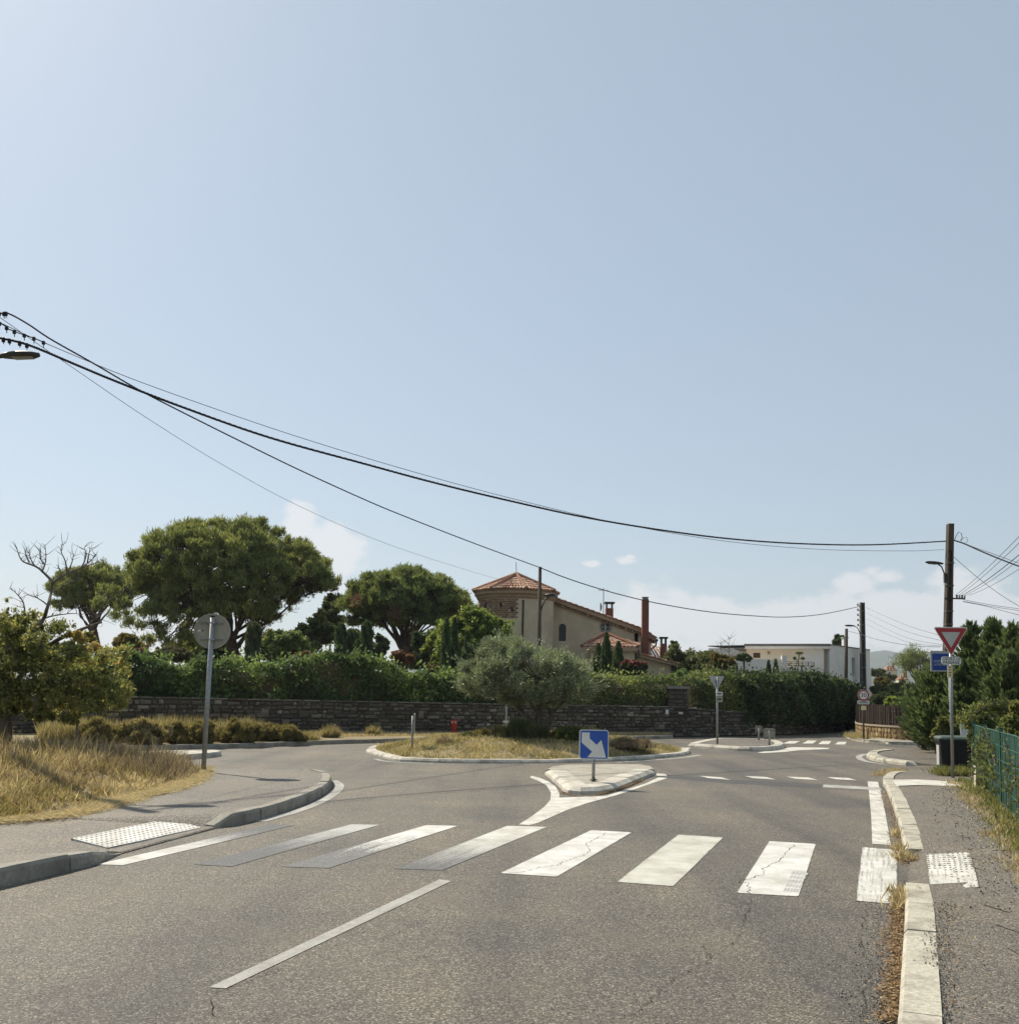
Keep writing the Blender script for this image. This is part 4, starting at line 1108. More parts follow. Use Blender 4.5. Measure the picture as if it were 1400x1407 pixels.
# ================================================================== STONE WALL
def stone_wall():
    rr = random.Random(8)
    tops_px = {-420: 950, -60: 952.5, 180: 956.5, 400: 961, 600: 965, 800: 968.5, 932: 970.5, 1000: 977, 1085: 979.5, 1172: 980.5}
    tz = [P(u, tops_px[u], Y).z for u, Y in wall_px]
    t = thing('stone_wall', 'long dry stone garden wall in shade below the hedge', 'wall', (*wall_path[6], 0))
    base = Vector((*wall_path[6], 0))
    pts = [Vector(p) for p in wall_path]; cum = [0]
    for i in range(1, len(pts)): cum.append(cum[-1] + (pts[i] - pts[i - 1]).length)
    tot = cum[-1]
    def at(s):
        x = float(np.interp(s, cum, [p.x for p in pts])); y = float(np.interp(s, cum, [p.y for p in pts])); h = float(np.interp(s, cum, tz))
        i = min(len(pts) - 2, max(0, int(np.searchsorted(cum, s)) - 1)); d = (pts[i + 1] - pts[i]).normalized()
        return Vector((x, y)), d, h
    # core
    mb = MB(); vs = []; fs = []
    for k, p in enumerate(pts):
        i = min(k, len(pts) - 2); d = (pts[i + 1] - pts[i]).normalized(); n = Vector((-d.y, d.x))
        for o_, z in ((0.0, -.05), (0.0, tz[k] - .05), (.42, tz[k] - .05), (.42, -.05)):
            vs.append((p.x + n.x * o_ - base.x, p.y + n.y * o_ - base.y, z))
    for k in range(len(pts) - 1):
        for j in range(4): fs.append((k * 4 + j, k * 4 + (j + 1) % 4, (k + 1) * 4 + (j + 1) % 4, (k + 1) * 4 + j))
    fs += [(0, 1, 2, 3), tuple((len(pts) - 1) * 4 + j for j in range(4))]
    mb.add(vs, fs); mesh_obj('wall_core', mb, 'mortar', t)
    # stone shapes shared between stones: unit box (x,z in -.5...5; y 0 back .. -1 front)
    shapes = []
    for k in range(16):
        j = lambda a: rr.uniform(-a, a)
        ft = [(-.5 + .13 + j(.08), -1 + j(.35), -.5 + .19 + j(.12)), (.5 - .13 + j(.08), -1 + j(.35), -.5 + .19 + j(.12)), (.5 - .13 + j(.08), -1 + j(.35), .5 - .19 + j(.12)), (-.5 + .13 + j(.08), -1 + j(.35), .5 - .19 + j(.12))]
        bk = [(-.5 + j(.07), .6, -.5 + j(.12)), (.5 + j(.07), .6, -.5 + j(.12)), (.5 + j(.07), .6, .5 + j(.12)), (-.5 + j(.07), .6, .5 + j(.12))]
        md = [(x * 1.0, -.35, z) for x, _, z in bk]
        shapes.append(ft + md + bk)
    faces = [(0, 1, 2, 3)] + [(i, 4 + i, 4 + (i + 1) % 4, (i + 1) % 4) for i in range(4)] + [(4 + i, 8 + i, 8 + (i + 1) % 4, 4 + (i + 1) % 4) for i in range(4)]
    shared = {}
    def sm(k, tn):
        if (k, tn) not in shared:
            mbb = MB(); mbb.add(shapes[k], faces, [.14, .26, .38, .5, .64, .8, .95][tn]); me_o = mesh_obj('stone', mbb, 'wall_stone'); me = me_o.data
            bpy.data.objects.remove(me_o); shared[(k, tn)] = me
        return shared[(k, tn)]
    stones = []
    s_lo, s_hi = .3, tot - .05
    row = 0; zl = 0.02
    tmax = max(tz)
    rows = []
    while zl < tmax:
        hgt = rr.uniform(.10, .175); rows.append((zl, hgt)); zl += hgt
    for ri, (z0, hgt) in enumerate(rows):
        s = s_lo + rr.uniform(0, .2)
        while s < s_hi:
            w = rr.choice((.14, .18, .22, .26, .3, .36, .46)) * rr.uniform(.85, 1.15)
            p, d, h = at(min(s + w / 2, tot))
            top = h - .075
            if z0 + hgt * .55 < top:
                hh = min(hgt, top - z0)
                if rr.random() < .06 and z0 + hgt * 2 < top: hh = hgt * 1.75
                stones.append((s, w, z0 + rr.uniform(-.016, .016) + .012 * math.sin(s * 1.7 + ri), hh * rr.uniform(.82, 1.04), p, d))
            s += w
    # coping slabs
    s = s_lo
    while s < s_hi:
        w = rr.uniform(.4, .8); p, d, h = at(min(s + w / 2, tot)); stones.append((s, w, h - .075, .075, p, d)); s += w
    recs = []
    for (s, w, z0, hh, p, d) in stones:
        k = rr.randrange(16); cop = abs(hh - .075) < 1e-6
        tn = rr.choices(range(7), (3, 5, 6, 5, 3.5, 1.8, .7))[0]
        if cop: tn = rr.choice((3, 4, 4, 5))
        n = Vector((-d.y, d.x)); dep = rr.uniform(.035, .10) + (.03 if cop else 0)
        M_ = Matrix(((d.x * (w - .035), n.x * dep, 0, p.x - base.x), (d.y * (w - .035), n.y * dep, 0, p.y - base.y), (0, 0, hh - .02, z0 + hh / 2), (0, 0, 0, 1)))
        a = 1400 * p.x / p.y + 700
        vis = 175 < a < 1000 and not (640 < a < 830 and z0 > .9)
        recs.append((0 if vis else 1, p.length / (w * hh) ** .5, k, tn, M_))
    recs.sort(key=lambda r_: (r_[0], r_[1]))
    for r_ in recs[:300]:
        o = link('stone', sm(r_[2], r_[3]), t); o.matrix_local = r_[4]
    mb = MB()
    for r_ in recs[300:]:
        mb.add([r_[4] @ Vector(v) for v in shapes[r_[2]]], faces, [.14, .26, .38, .5, .64, .8, .95][r_[3]])
    stuff(mesh_obj('stones', mb, 'wall_stone', t))
    # pier between the two lengths of wall
    pr = thing('stone_pier', 'square stone pier rising from the garden wall beside the hedge', 'pier', (*plan(932, 42.6), 0))
    zt = P(932, 944, 42.6).z; z = .0
    mb = MB(); mb.box((0, .3, zt / 2), (.72, .5, zt - .04)); mesh_obj('pier_core', mb, 'mortar', pr)
    while z < zt - .12:
        hh = rr.uniform(.14, .2); x = -.42
        while x < .38:
            w = min(rr.uniform(.24, .45), .42 - x); o = link('stone', sm(rr.randrange(16), rr.choice((0, 1, 2))), pr)
            o.matrix_local = Matrix(((w - .02, 0, 0, x + w / 2), (0, .06, 0, .06), (0, 0, hh - .02, z + hh / 2), (0, 0, 0, 1))); x += w
        z += hh
    mb = MB(); mb.box((0, .3, zt - .03), (.95, .75, .1)); mesh_obj('cap_stone', mb, 'stone_frame', pr)
stone_wall()
# letter boxes / plates on the wall
for (u, v, lab) in ((916, 978.5, 'small white meter box set in the stone wall beside the pier'), (935, 980, 'small pale letter plate on the stone wall below the pier edge')):
    p = P(u, v, 42.3); bx = MB()
    if v < 979: bx.box((0, -.02, 0), (.14, .1, .2)); bx2 = MB(); bx2.box((0, -.072, 0), (.1, .008, .15))
    else: bx.box((0, 0, 0), (.17, .1, .09)); bx2 = MB(); bx2.box((0, -.052, 0), (.13, .008, .03))
    t = thing('meter_box' if v < 979 else 'letter_plate', lab, 'box', (p.x, p.y - .02, p.z)); mesh_obj('casing', bx, 'sign_grey_white', t); mesh_obj('cover', bx2, 'sign_white', t)

# brushwood screen on tan stone wall
def brush_wall():
    t = thing('brushwood_wall', 'curved tan stone wall topped with a dark brushwood screen', 'wall', (*bw[6], 0.0))
    base = Vector((*bw[6], 0)); z_st = P(1190, 997, 43.2).z; zt = P(1200, 969.5, 42.5).z
    mb = MB(); n = len(bw); vs = []; fs = []
    for x, y in bw:
        pass
    off = offset_path(bw, .3, 1)
    for (x, y), (x2, y2) in zip(bw, off):
        vs += [(x - base.x, y - base.y, -.02), (x - base.x, y - base.y, z_st), (x2 - base.x, y2 - base.y, z_st), (x2 - base.x, y2 - base.y, -.02)]
    for k in range(n - 1):
        for j in range(3): fs.append((k * 4 + j, k * 4 + j + 1, k * 4 + 5 + j, k * 4 + 4 + j))
    fs += [(0, 1, 2, 3), tuple((n - 1) * 4 + j for j in range(4))]
    mb.add(vs, fs); mesh_obj('stone_base', mb, 'tan_stone_wall', t)
    # rubble stones proud of the base
    rr = random.Random(4); mb = MB(); cum = [0]
    for i in range(1, n): cum.append(cum[-1] + (Vector(bw[i]) - Vector(bw[i - 1])).length)
    def at(s):
        x = float(np.interp(s, cum, [p[0] for p in bw])); y = float(np.interp(s, cum, [p[1] for p in bw]))
        x2 = float(np.interp(s + .05, cum, [p[0] for p in bw])); y2 = float(np.interp(s + .05, cum, [p[1] for p in bw])); d = (Vector((x2, y2)) - Vector((x, y)))
        d = d.normalized() if d.length > 1e-6 else Vector((1, 0)); return Vector((x, y)), d
    tint_mat('tan_rubble', [(0, (.15, .1, .05)), (.5, (.30, .21, .11)), (1, (.46, .35, .2))], 14, .4, .95, .5, .02)
    z = .02
    while z < z_st - .1:
        hh = rr.uniform(.13, .22); s = rr.uniform(0, .2)
        while s < cum[-1] - .4 and s < 24:
            w = rr.uniform(.16, .36); p, d = at(s + w / 2); nn = Vector((d.y, -d.x)); q = []
            m = rr.randint(5, 7)
            for k in range(m):
                a = 2 * math.pi * k / m + rr.uniform(-.25, .25); q.append((math.cos(a) * w * .47, min(max(z + hh / 2 + math.sin(a) * hh * .47, 0), z_st - .01)))
            vs = [(p.x - base.x + d.x * a + nn.x * .035, p.y - base.y + d.y * a + nn.y * .035, b * .96 + (z + hh / 2) * .04) for a, b in [(x * .8, y) for x, y in q]] + [(p.x - base.x + d.x * a - nn.x * .02, p.y - base.y + d.y * a - nn.y * .02, b) for a, b in q]
            mb.add(vs, [tuple(range(m))] + [(k, (k + 1) % m, m + (k + 1) % m, m + k) for k in range(m)], rr.random())
            s += w
        z += hh
    stuff(mesh_obj('rubble_stones', mb, 'tan_rubble', t))
    mb = MB(); o2 = offset_path(bw, -.05, 1); o3 = offset_path(bw, .36, 1); vs = []; fs = []
    for (x, y), (x2, y2) in zip(o2, o3): vs += [(x - base.x, y - base.y, z_st + .002), (x - base.x, y - base.y, z_st + .07), (x2 - base.x, y2 - base.y, z_st + .07), (x2 - base.x, y2 - base.y, z_st + .002)]
    for k in range(n - 1):
        for j in range(4): fs.append((k * 4 + j, k * 4 + (j + 1) % 4, k * 4 + 4 + (j + 1) % 4, k * 4 + 4 + j))
    mb.add(vs, fs); mesh_obj('coping', mb, 'coping_stone', t)
    # twigs of the screen: many upright sticks
    mb = MB(); s = 0
    while s < min(cum[-1], 24):
        p, d = at(s); nn = Vector((d.y, -d.x))
        for layer in (0, 1):
            o_ = rr.uniform(-.12, .05); x, y = p.x - base.x - nn.x * (.1 + o_), p.y - base.y - nn.y * (.1 + o_); h = zt + rr.uniform(-.06, .05); lx = rr.uniform(-.05, .05)
            w = rr.uniform(.015, .03)
            mb.add([(x - d.x * w, y - d.y * w, z_st + .06), (x + d.x * w, y + d.y * w, z_st + .06), (x + d.x * (w + lx), y + d.y * (w + lx), h), (x + d.x * (lx - w), y + d.y * (lx - w), h),
                    (x - nn.x * w, y - nn.y * w, z_st + .06), (x - nn.x * w + d.x * lx, y - nn.y * w + d.y * lx, h)], [(0, 1, 2, 3), (1, 4, 5, 2), (4, 0, 3, 5)], rr.random())
        s += .022
    stuff(mesh_obj('brushwood_sticks', mb, 'brushwood', t, fix=False))
    mb = MB()
    for k in (.25, .75):
        zz_ = z_st + (zt - z_st) * k; mb.tube([(x - base.x, y - base.y - .02, zz_) for x, y in offset_path(bw, .02, 1)], .008, 4)
    mesh_obj('tie_wire', mb, 'dark_metal', t)
brush_wall()

# ================================================================== SIGNS
def txt_mesh(body, size, bold=.0):
    cu = bpy.data.curves.new('lettering', 'FONT'); cu.body = body; cu.size = size; cu.align_x = 'CENTER'; cu.align_y = 'CENTER'; cu.extrude = .001; cu.offset = bold; cu.resolution_u = 3
    o = bpy.data.objects.new('lettering', cu); COL.objects.link(o)
    dg = bpy.context.evaluated_depsgraph_get(); me = bpy.data.meshes.new_from_object(o.evaluated_get(dg))
    bpy.data.objects.remove(o); bpy.data.curves.remove(cu); return me
def lettering(body, size, loc, mat, parent, bold=.0, sx=1.0):
    me = txt_mesh(body, size, bold); me.materials.clear(); me.materials.append(MT[mat])
    o = link('lettering', me, parent, loc); o.rotation_euler = (R(90), 0, 0); o.scale = (sx, 1, 1); return o
def rrect(w, h, r, n=5, cx=0, cz=0):
    pts = []
    for (sx, sz, a0) in ((1, 1, 0), (-1, 1, 90), (-1, -1, 180), (1, -1, 270)):
        for k in range(n + 1):
            a = R(a0 + 90 * k / n); pts.append((cx + sx * (w / 2 - r) + r * math.cos(a), cz + sz * (h / 2 - r) + r * math.sin(a)))
    return pts
def rtri(w, r, cz=0, n=5):
    h = w * .866; cs = [(-w / 2, h / 2), (w / 2, h / 2), (0, -h / 2)]; g = Vector((0, h / 6)); pts = []
    for i, c in enumerate(cs):
        c = Vector(c); d = (c - g).normalized(); ctr = c - d * r * 2
        a = math.atan2(d.y, d.x)
        for k in range(n + 1):
            q = a + R(60) - R(120) * k / n; pts.append((ctr.x + r * math.cos(q), cz + ctr.y + r * math.sin(q)))
    return pts
def disc(r, n=32, cz=0): return [(r * math.cos(2 * math.pi * k / n), cz + r * math.sin(2 * math.pi * k / n)) for k in range(n)]

# blue direction arrow on the splitter island
def arrow_sign():
    p = G(815.5, 1072.5, .13); t = thing('direction_sign', 'blue square sign with white arrow on low post in the splitter island', 'sign', (p.x, p.y, .128))
    s = p.y / 1400; zt = P(815, 1003, p.y).z - .128; w = 40 * s; zc = zt - w / 2
    mb = MB(); mb.cyl((0, .03, -.05), .03, zc + .05, 14); mesh_obj('post', mb, 'galvanised', t, True)
    mb = MB(); mb.lathe((0, .03, 0), [(.07, 0), (.07, .012), (.035, .03)], 14); mesh_obj('base_collar', mb, 'dark_metal', t)
    mb = MB(); mb.prism_xz(rrect(w, w, .05, 5, 0, zc), -.012, 0); mesh_obj('panel', mb, 'sign_white', t)
    mb = MB(); mb.prism_xz(rrect(w - .03, w - .03, .04, 5, 0, zc), -.0145, -.0125); mesh_obj('blue_face', mb, 'sign_blue', t)
    mb = MB(); mb.prism_xz(rrect(w, w, .05, 5, 0, zc), .0005, .002); mesh_obj('back_plate', mb, 'sign_back', t)
    z6 = lambda x, y: (((x / 5.6 + 720) - 815.8) * s, zt + .128 - .128 - ((y / 5.6 + 980) - 1002.2) * s)
    arrow = [(442, 145), (503, 145), (503, 190), (557, 238), (592, 200), (628, 335), (486, 333), (522, 290), (442, 222)]
    mb = MB(); mb.prism_xz([z6(*a) for a in arrow], -.0175, -.0148); mesh_obj('arrow', mb, 'sign_white', t)
    for dz in (-.2, .2): mb = MB(); mb.box((0, .012, zc + dz), (w * .55, .02, .04)); mesh_obj('bracket', mb, 'galvanised', t)
arrow_sign()

# give way sign
def give_way():
    p = G(1310, 1069, .1); Y = p.y; s = Y / 1400
    t = thing('give_way_sign', 'red and white give way triangle on grey post beside the dark bin', 'sign', (p.x, p.y, .1), R(-6))
    zz = lambda v: P(1312, v, Y).z - .1
    mb = MB(); mb.tube([(0, .05, -.1), (.012, .05, zz(866))], .032, 14); mesh_obj('post', mb, 'galvanised', t, True)
    w = 46 * s; cz = (zz(861.5) + zz(902)) / 2
    mb = MB(); mb.prism_xz(rtri(w, .025, cz), -.014, 0); mesh_obj('panel', mb, 'sign_white', t)
    mb = MB(); mb.prism_xz(rtri(w * .93, .02, cz), -.0165, -.0145); mesh_obj('red_border', mb, 'sign_red', t)
    mb = MB(); mb.prism_xz(rtri(w * .54, .008, cz + .032), -.019, -.017); mesh_obj('white_centre', mb, 'sign_grey_white', t)
    mb = MB(); mb.prism_xz(rtri(w, .025, cz), .0005, .002); mesh_obj('back_plate', mb, 'sign_back', t)
    zc = zz(908); w2, h2 = 26 * s, 11.2 * s
    mb = MB(); mb.prism_xz(rrect(w2, h2, .055, 5, 0, zc), -.012, 0); pl = mesh_obj('plate', mb, 'sign_white', t)
    lettering('CÉDEZ LE', .083, (0, -.0135, zc + .034), 'sign_black', pl, .0008); lettering('PASSAGE', .083, (0, -.0135, zc - .04), 'sign_black', pl, .0008)
    zc = zz(923); mb = MB(); mb.prism_xz(rrect(6.8 * s, 17 * s, .01, 3, -.03, zc), -.01, 0); pl = mesh_obj('notice_plate', mb, 'sign_cream', t)
    for k in range(4): mb = MB(); mb.box((-.03, -.0125, zc + .09 - k * .055), (.045 - .008 * (k % 2), .003, .018)); mesh_obj('printed_line', mb, 'brown_wood', pl)
    for v in (872, 884, 908, 918): mb = MB(); mb.box((0, .02, zz(v)), (.2 if v < 900 else .14, .04, .03)); mesh_obj('bracket', mb, 'galvanised', t)
give_way()

# round sign seen from behind
def round_back():
    p = G(279, 1063.5, .06); Y = p.y; s = Y / 1400
    top = P(287, 842, Y); t = thing('round_sign', 'back of a round grey sign on a tall post by the dry grass', 'sign', (p.x, p.y, .06), R(8))
    zz = lambda v: P(284, v, Y).z - .06
    zc = zz(867); r = 24.3 * s
    mb = MB(); mb.tube([(0, 0, -.2), (.05, 0, zz(848))], .045, 14); mesh_obj('post', mb, 'galvanised', t, True)
    mb = MB(); mb.cyl((.05, 0, zz(848)), .047, .025, 14); mesh_obj('post_cap', mb, 'dark_metal', t)
    mb = MB(); mb.prism_xz([(x + .045, z) for x, z in disc(r, 40, zc)], .07, .085); mesh_obj('panel', mb, 'sign_back', t)
    mb = MB(); n = 40; vs = []; fs = []
    for k in range(n):
        a = 2 * math.pi * k / n
        for rr_, y in ((r - .022, .068), (r - .022, .05), (r + .004, .05), (r + .004, .09)): vs.append((.045 + rr_ * math.cos(a), y, zc + rr_ * math.sin(a)))
    for k in range(n):
        for j in range(3): fs.append((k * 4 + j, k * 4 + j + 1, ((k + 1) % n) * 4 + j + 1, ((k + 1) % n) * 4 + j))
    mb.add(vs, fs); mesh_obj('rim', mb, 'sign_back', t)
    mb = MB(); mb.prism_xz([(x + .045, z) for x, z in disc(r - .03, 40, zc)], .0865, .089); mesh_obj('sign_face', mb, 'sign_white', t)
    for dz in (.155, -.165):
        mb = MB(); mb.box((.045, .058, zc + dz), (.42, .022, .035)); mesh_obj('rail', mb, 'stone_frame', t)
        mb = MB(); mb.box((.045, -.005, zc + dz), (.12, .1, .03)); mesh_obj('clamp', mb, 'galvanised', t)
    mb = MB(); mb.box((-.19, .067, zc + .005), (.055, .003, .03)); mesh_obj('sticker', mb, 'sign_white', t)
    mb = MB(); mb.box((-.135, .067, zc + .005), (.04, .003, .02)); mesh_obj('sticker', mb, 'sign_black', t)
round_back()

# thin edge-on sign on the roundabout's left end
p = G(567, 1033, .12); Y = p.y
t = thing('edge_on_sign', 'narrow sign seen edge on, standing at the tip of the grassy roundabout', 'sign', (p.x, p.y, .12), R(95.5))
zz = lambda v: P(566, v, Y).z - .12
mb = MB(); mb.cyl((0, .02, -.1), .028, zz(984) + .1, 12); mesh_obj('post', mb, 'galvanised', t, True)
mb = MB(); mb.prism_xz(rrect(.5, zz(981) - zz(1008), .04, 4, 0, (zz(981) + zz(1008)) / 2), -.045, -.012); mesh_obj('panel', mb, 'sign_back', t)
mb = MB(); mb.box((0, .0, zz(990)), (.2, .03, .03)); mesh_obj('bracket', mb, 'dark_metal', t)

# roundabout advance sign back (diamond) and its post behind the olive
def diamond():
    p = P(714, 1000, 33.2); t = thing('chevron_sign', 'tan rounded sign back half hidden by grass under the olive tree', 'sign', (p.x, p.y, .2))
    s = 33.2 / 1400; zc = P(714, 1002, 33.2).z - .2
    mb = MB(); mb.prism_xz([(-.5, -.42), (.55, -.42), (.16, .25), (.06, .42), (-.06, .42), (-.2, .28)], 0, .02)
    mb.v = [(x * .8, y, z * .8 + zc) for x, y, z in mb.v]; mesh_obj('panel', mb, 'sign_back', t)
    mb = MB()
    for x in (-.07, .05): mb.box((x, -.03, zc * .5 + .1), (.04, .04, zc + .55))
    mesh_obj('post', mb, 'sign_back', t)
diamond()
p = P(695.5, 990, 35.2); t = thing('slim_post', 'slim grey metal post with a bolt plate beside the olive trunk', 'post', (p.x, p.y, .1))
z1 = P(696, 940, 35.2).z
mb = MB(); mb.cyl((0, 0, -.1), .035, z1, 10); mesh_obj('shaft', mb, 'galvanised', t, True)
mb = MB(); mb.box((.0, -.04, P(696, 992, 35.2).z - .1), (.22, .02, .09)); mesh_obj('bolt_plate', mb, 'sign_grey_white', t)

# give way sign from behind on the far island
def far_back():
    p = G(985.5, 1022, .12); Y = p.y; s = Y / 1400; t = thing('give_way_sign', 'grey back of a give way triangle with two plates on the far traffic island', 'sign', (p.x, p.y, .12), R(14))
    zz = lambda v: P(987, v, Y).z - .12
    mb = MB(); mb.cyl((0, 0, -.1), .035, zz(931) + .1, 12); mesh_obj('post', mb, 'galvanised', t, True)
    cz = (zz(932.5) + zz(946)) / 2
    mb = MB(); mb.prism_xz(rtri(.58, .03, cz), .045, .06); mesh_obj('panel', mb, 'sign_grey_white', t)
    mb = MB(); mb.prism_xz(rtri(.52, .03, cz), .061, .063); mesh_obj('sign_face', mb, 'sign_red', t)
    for v, h, m_ in ((953.5, .14, 'sign_white'), (961, .2, 'sign_back')):
        mb = MB(); mb.prism_xz(rrect(.24, h, .02, 3, .05, zz(v)), -.06, -.045); pl = mesh_obj('plate', mb, m_, t)
        mb = MB(); mb.box((.05, -.0625, zz(v)), (.15, .003, .04)); mesh_obj('printed_line', mb, 'sign_black', pl)
    for v in (936, 953, 961): mb = MB(); mb.box((0, .02, zz(v)), (.12, .05, .025)); mesh_obj('bracket', mb, 'dark_metal', t)
far_back()
for (u, v0, v1, w, vb, lab) in ((1042.5, 997.5, 1006.5, 9.5, 1017, 'smaller of two grey sign backs on the far island, on a short post'), (1057, 1001, 1016.5, 15.5, 1024, 'larger of two grey sign backs on the far island, with frame ribs')):
    p = G(u, vb, .12); Y = p.y; s = Y / 1400; t = thing('island_sign', lab, 'sign', (p.x, p.y, .12), R(-12)); zz = lambda v: P(u, v, Y).z - .12
    mb = MB(); mb.cyl((0, -.02, -.05), .035, zz(v0) - .03, 10); mesh_obj('post', mb, 'sign_back', t, True)
    zc = (zz(v0) + zz(v1)) / 2; h = zz(v0) - zz(v1)
    mb = MB(); mb.prism_xz(rrect(w * s, h, .04, 4, 0, zc), .02, .035); mesh_obj('panel', mb, 'sign_back', t)
    mb = MB(); mb.prism_xz(rrect(w * s - .03, h - .03, .04, 4, 0, zc), .0355, .038); mesh_obj('sign_face', mb, 'sign_blue', t)
    mb = MB()
    for k in (-.32, .32): mb.box((0, .012, zc + k * h), (w * s * .85, .014, .03))
    for k in (-.4, .4): mb.box((k * w * s, .012, zc), (.02, .013, h * .9))
    mesh_obj('frame_rib', mb, 'stone_frame', t)

# 30 sign by the brushwood wall
def thirty():
    p = G(1187, 1016, .11); Y = p.y; s = Y / 1400; t = thing('speed_limit_sign', 'round red-rimmed 30 speed limit sign in front of the brushwood wall', 'sign', (p.x, p.y, .11))
    zz = lambda v: P(1187.5, v, Y).z - .11
    mb = MB(); mb.cyl((0, .03, -.1), .035, zz(950) + .1, 12); mesh_obj('post', mb, 'brown_wood', t, True)
    zc = zz(955.5); r = 7.9 * s
    mb = MB(); mb.prism_xz(disc(r, 32, zc), -.012, 0); mesh_obj('panel', mb, 'sign_grey_white', t)
    mb = MB(); mb.prism_xz(disc(r * .95, 32, zc), -.0145, -.0125); mesh_obj('red_ring', mb, 'sign_red', t)
    mb = MB(); mb.prism_xz(disc(r * .70, 32, zc), -.017, -.015); w = mesh_obj('white_centre', mb, 'sign_white', t)
    lettering('30', r * 1.02, (0, -.0195, zc), 'sign_black', w, .002)
    zc = zz(965.2); mb = MB(); mb.prism_xz(rrect(16.8 * s, 5.4 * s, .05, 4, 0, zc), -.012, 0); pl = mesh_obj('plate', mb, 'sign_grey_white', t)
    lettering('RAPPEL', .1, (0, -.0135, zc), 'sign_black', pl, .0008)
    zc = zz(973); mb = MB(); mb.prism_xz(rrect(6.8 * s, 5.8 * s, .02, 3, 0, zc), -.01, 0); mesh_obj('small_plate', mb, 'sign_cream', t)
    mb = MB(); mb.cyl((.19, .1, -.1), .03, zz(1000) + .1, 10); mesh_obj('second_leg', mb, 'brown_wood', t, True)
thirty()

# blue notice behind the give way sign
def blue_notice():
    Y = 29.6; p = P(1292, 905, Y); s = Y / 1400; t = thing('blue_notice', 'blue rectangular notice with white lettering behind the give way sign', 'sign', (p.x, p.y, .11), R(-4))
    zz = lambda v: P(1292, v, Y).z - .11
    for x in (.26,):
        mb = MB(); mb.box((x, .03, zz(894) / 2), (.05, .05, zz(894))); mesh_obj('post', mb, 'sign_grey_white', t)
    z0, z1 = zz(923), zz(894.5); w = 27.5 * s
    mb = MB(); mb.prism_xz(rrect(w, z1 - z0, .02, 3, 0, (z0 + z1) / 2), -.02, 0); mesh_obj('frame', mb, 'sign_grey_white', t)
    mb = MB(); mb.prism_xz(rrect(w - .1, z1 - z0 - .12, .02, 3, 0, (z0 + z1) / 2 - .02), -.024, -.021); f = mesh_obj('blue_face', mb, 'sign_navy', t)
    lettering('RESPECTEZ', .1, (-.0, -.026, zz(909)), 'sign_grey_white', f, .001, .8); lettering('LA PRIORITÉ', .1, (0, -.026, zz(913.5)), 'sign_grey_white', f, .001, .72)
blue_notice()

# ================================================================== POLES AND LAMPS
def lamp(t, z, dx, length, yaw=0, drop=.0, x0=0.0, head=.7):
    """arm curving up from the pole then a flat head pointing along dx."""
    s = 1 if dx > 0 else -1; ca, sa = math.cos(yaw), math.sin(yaw)
    def w(x, y, zz): return (x * ca - y * sa + x0, x * sa + y * ca, zz)
    mb = MB(); mb.tube([w(0, 0, z - .75), w(s * .12, 0, z - .35), w(s * .25, 0, z - .08), w(s * .45, 0, z + .02), w(s * (length - head + .1), 0, z + .04)], .028, 8); arm = mesh_obj('lamp_arm', mb, 'lamp_metal', t, True)
    mb = MB(); n = 8; vs = []; fs = []
    for k in range(n + 1):
        q = k / n; x = s * (length - head + head * q); wd = (.05 + .13 * math.sin(math.pi * min(1, q * .75 + .12))) * (1 if q < 1 else .55); th = .035 + .05 * math.sin(math.pi * min(1, q * .8 + .1)); zc = z + .04 + .02 * q
        for j in range(8):
            a = 2 * math.pi * j / 8; vs.append(w(x, wd * math.cos(a), zc + th * math.sin(a) * (1 if math.sin(a) > 0 else .5)))
    for k in range(n):
        for j in range(8): fs.append((k * 8 + j, k * 8 + (j + 1) % 8, (k + 1) * 8 + (j + 1) % 8, (k + 1) * 8 + j))
    fs += [tuple(range(8)), tuple(n * 8 + j for j in range(8))]
    mb.add(vs, fs); hd = mesh_obj('lamp_head', mb, 'lamp_metal', t, True)
    mb = MB(); q = length - head * .42
    mb.add([w(s * (q - .2), -.09, z + .012), w(s * (q + .2), -.08, z + .02), w(s * (q + .2), .08, z + .02), w(s * (q - .2), .09, z + .012), w(s * (q - .18), -.07, z - .008), w(s * (q + .18), -.06, z), w(s * (q + .18), .06, z), w(s * (q - .18), .07, z - .008)],
           [(0, 1, 2, 3), (4, 7, 6, 5), (0, 4, 5, 1), (1, 5, 6, 2), (2, 6, 7, 3), (3, 7, 4, 0)]); mesh_obj('lamp_glass', mb, 'lamp_glass', hd)

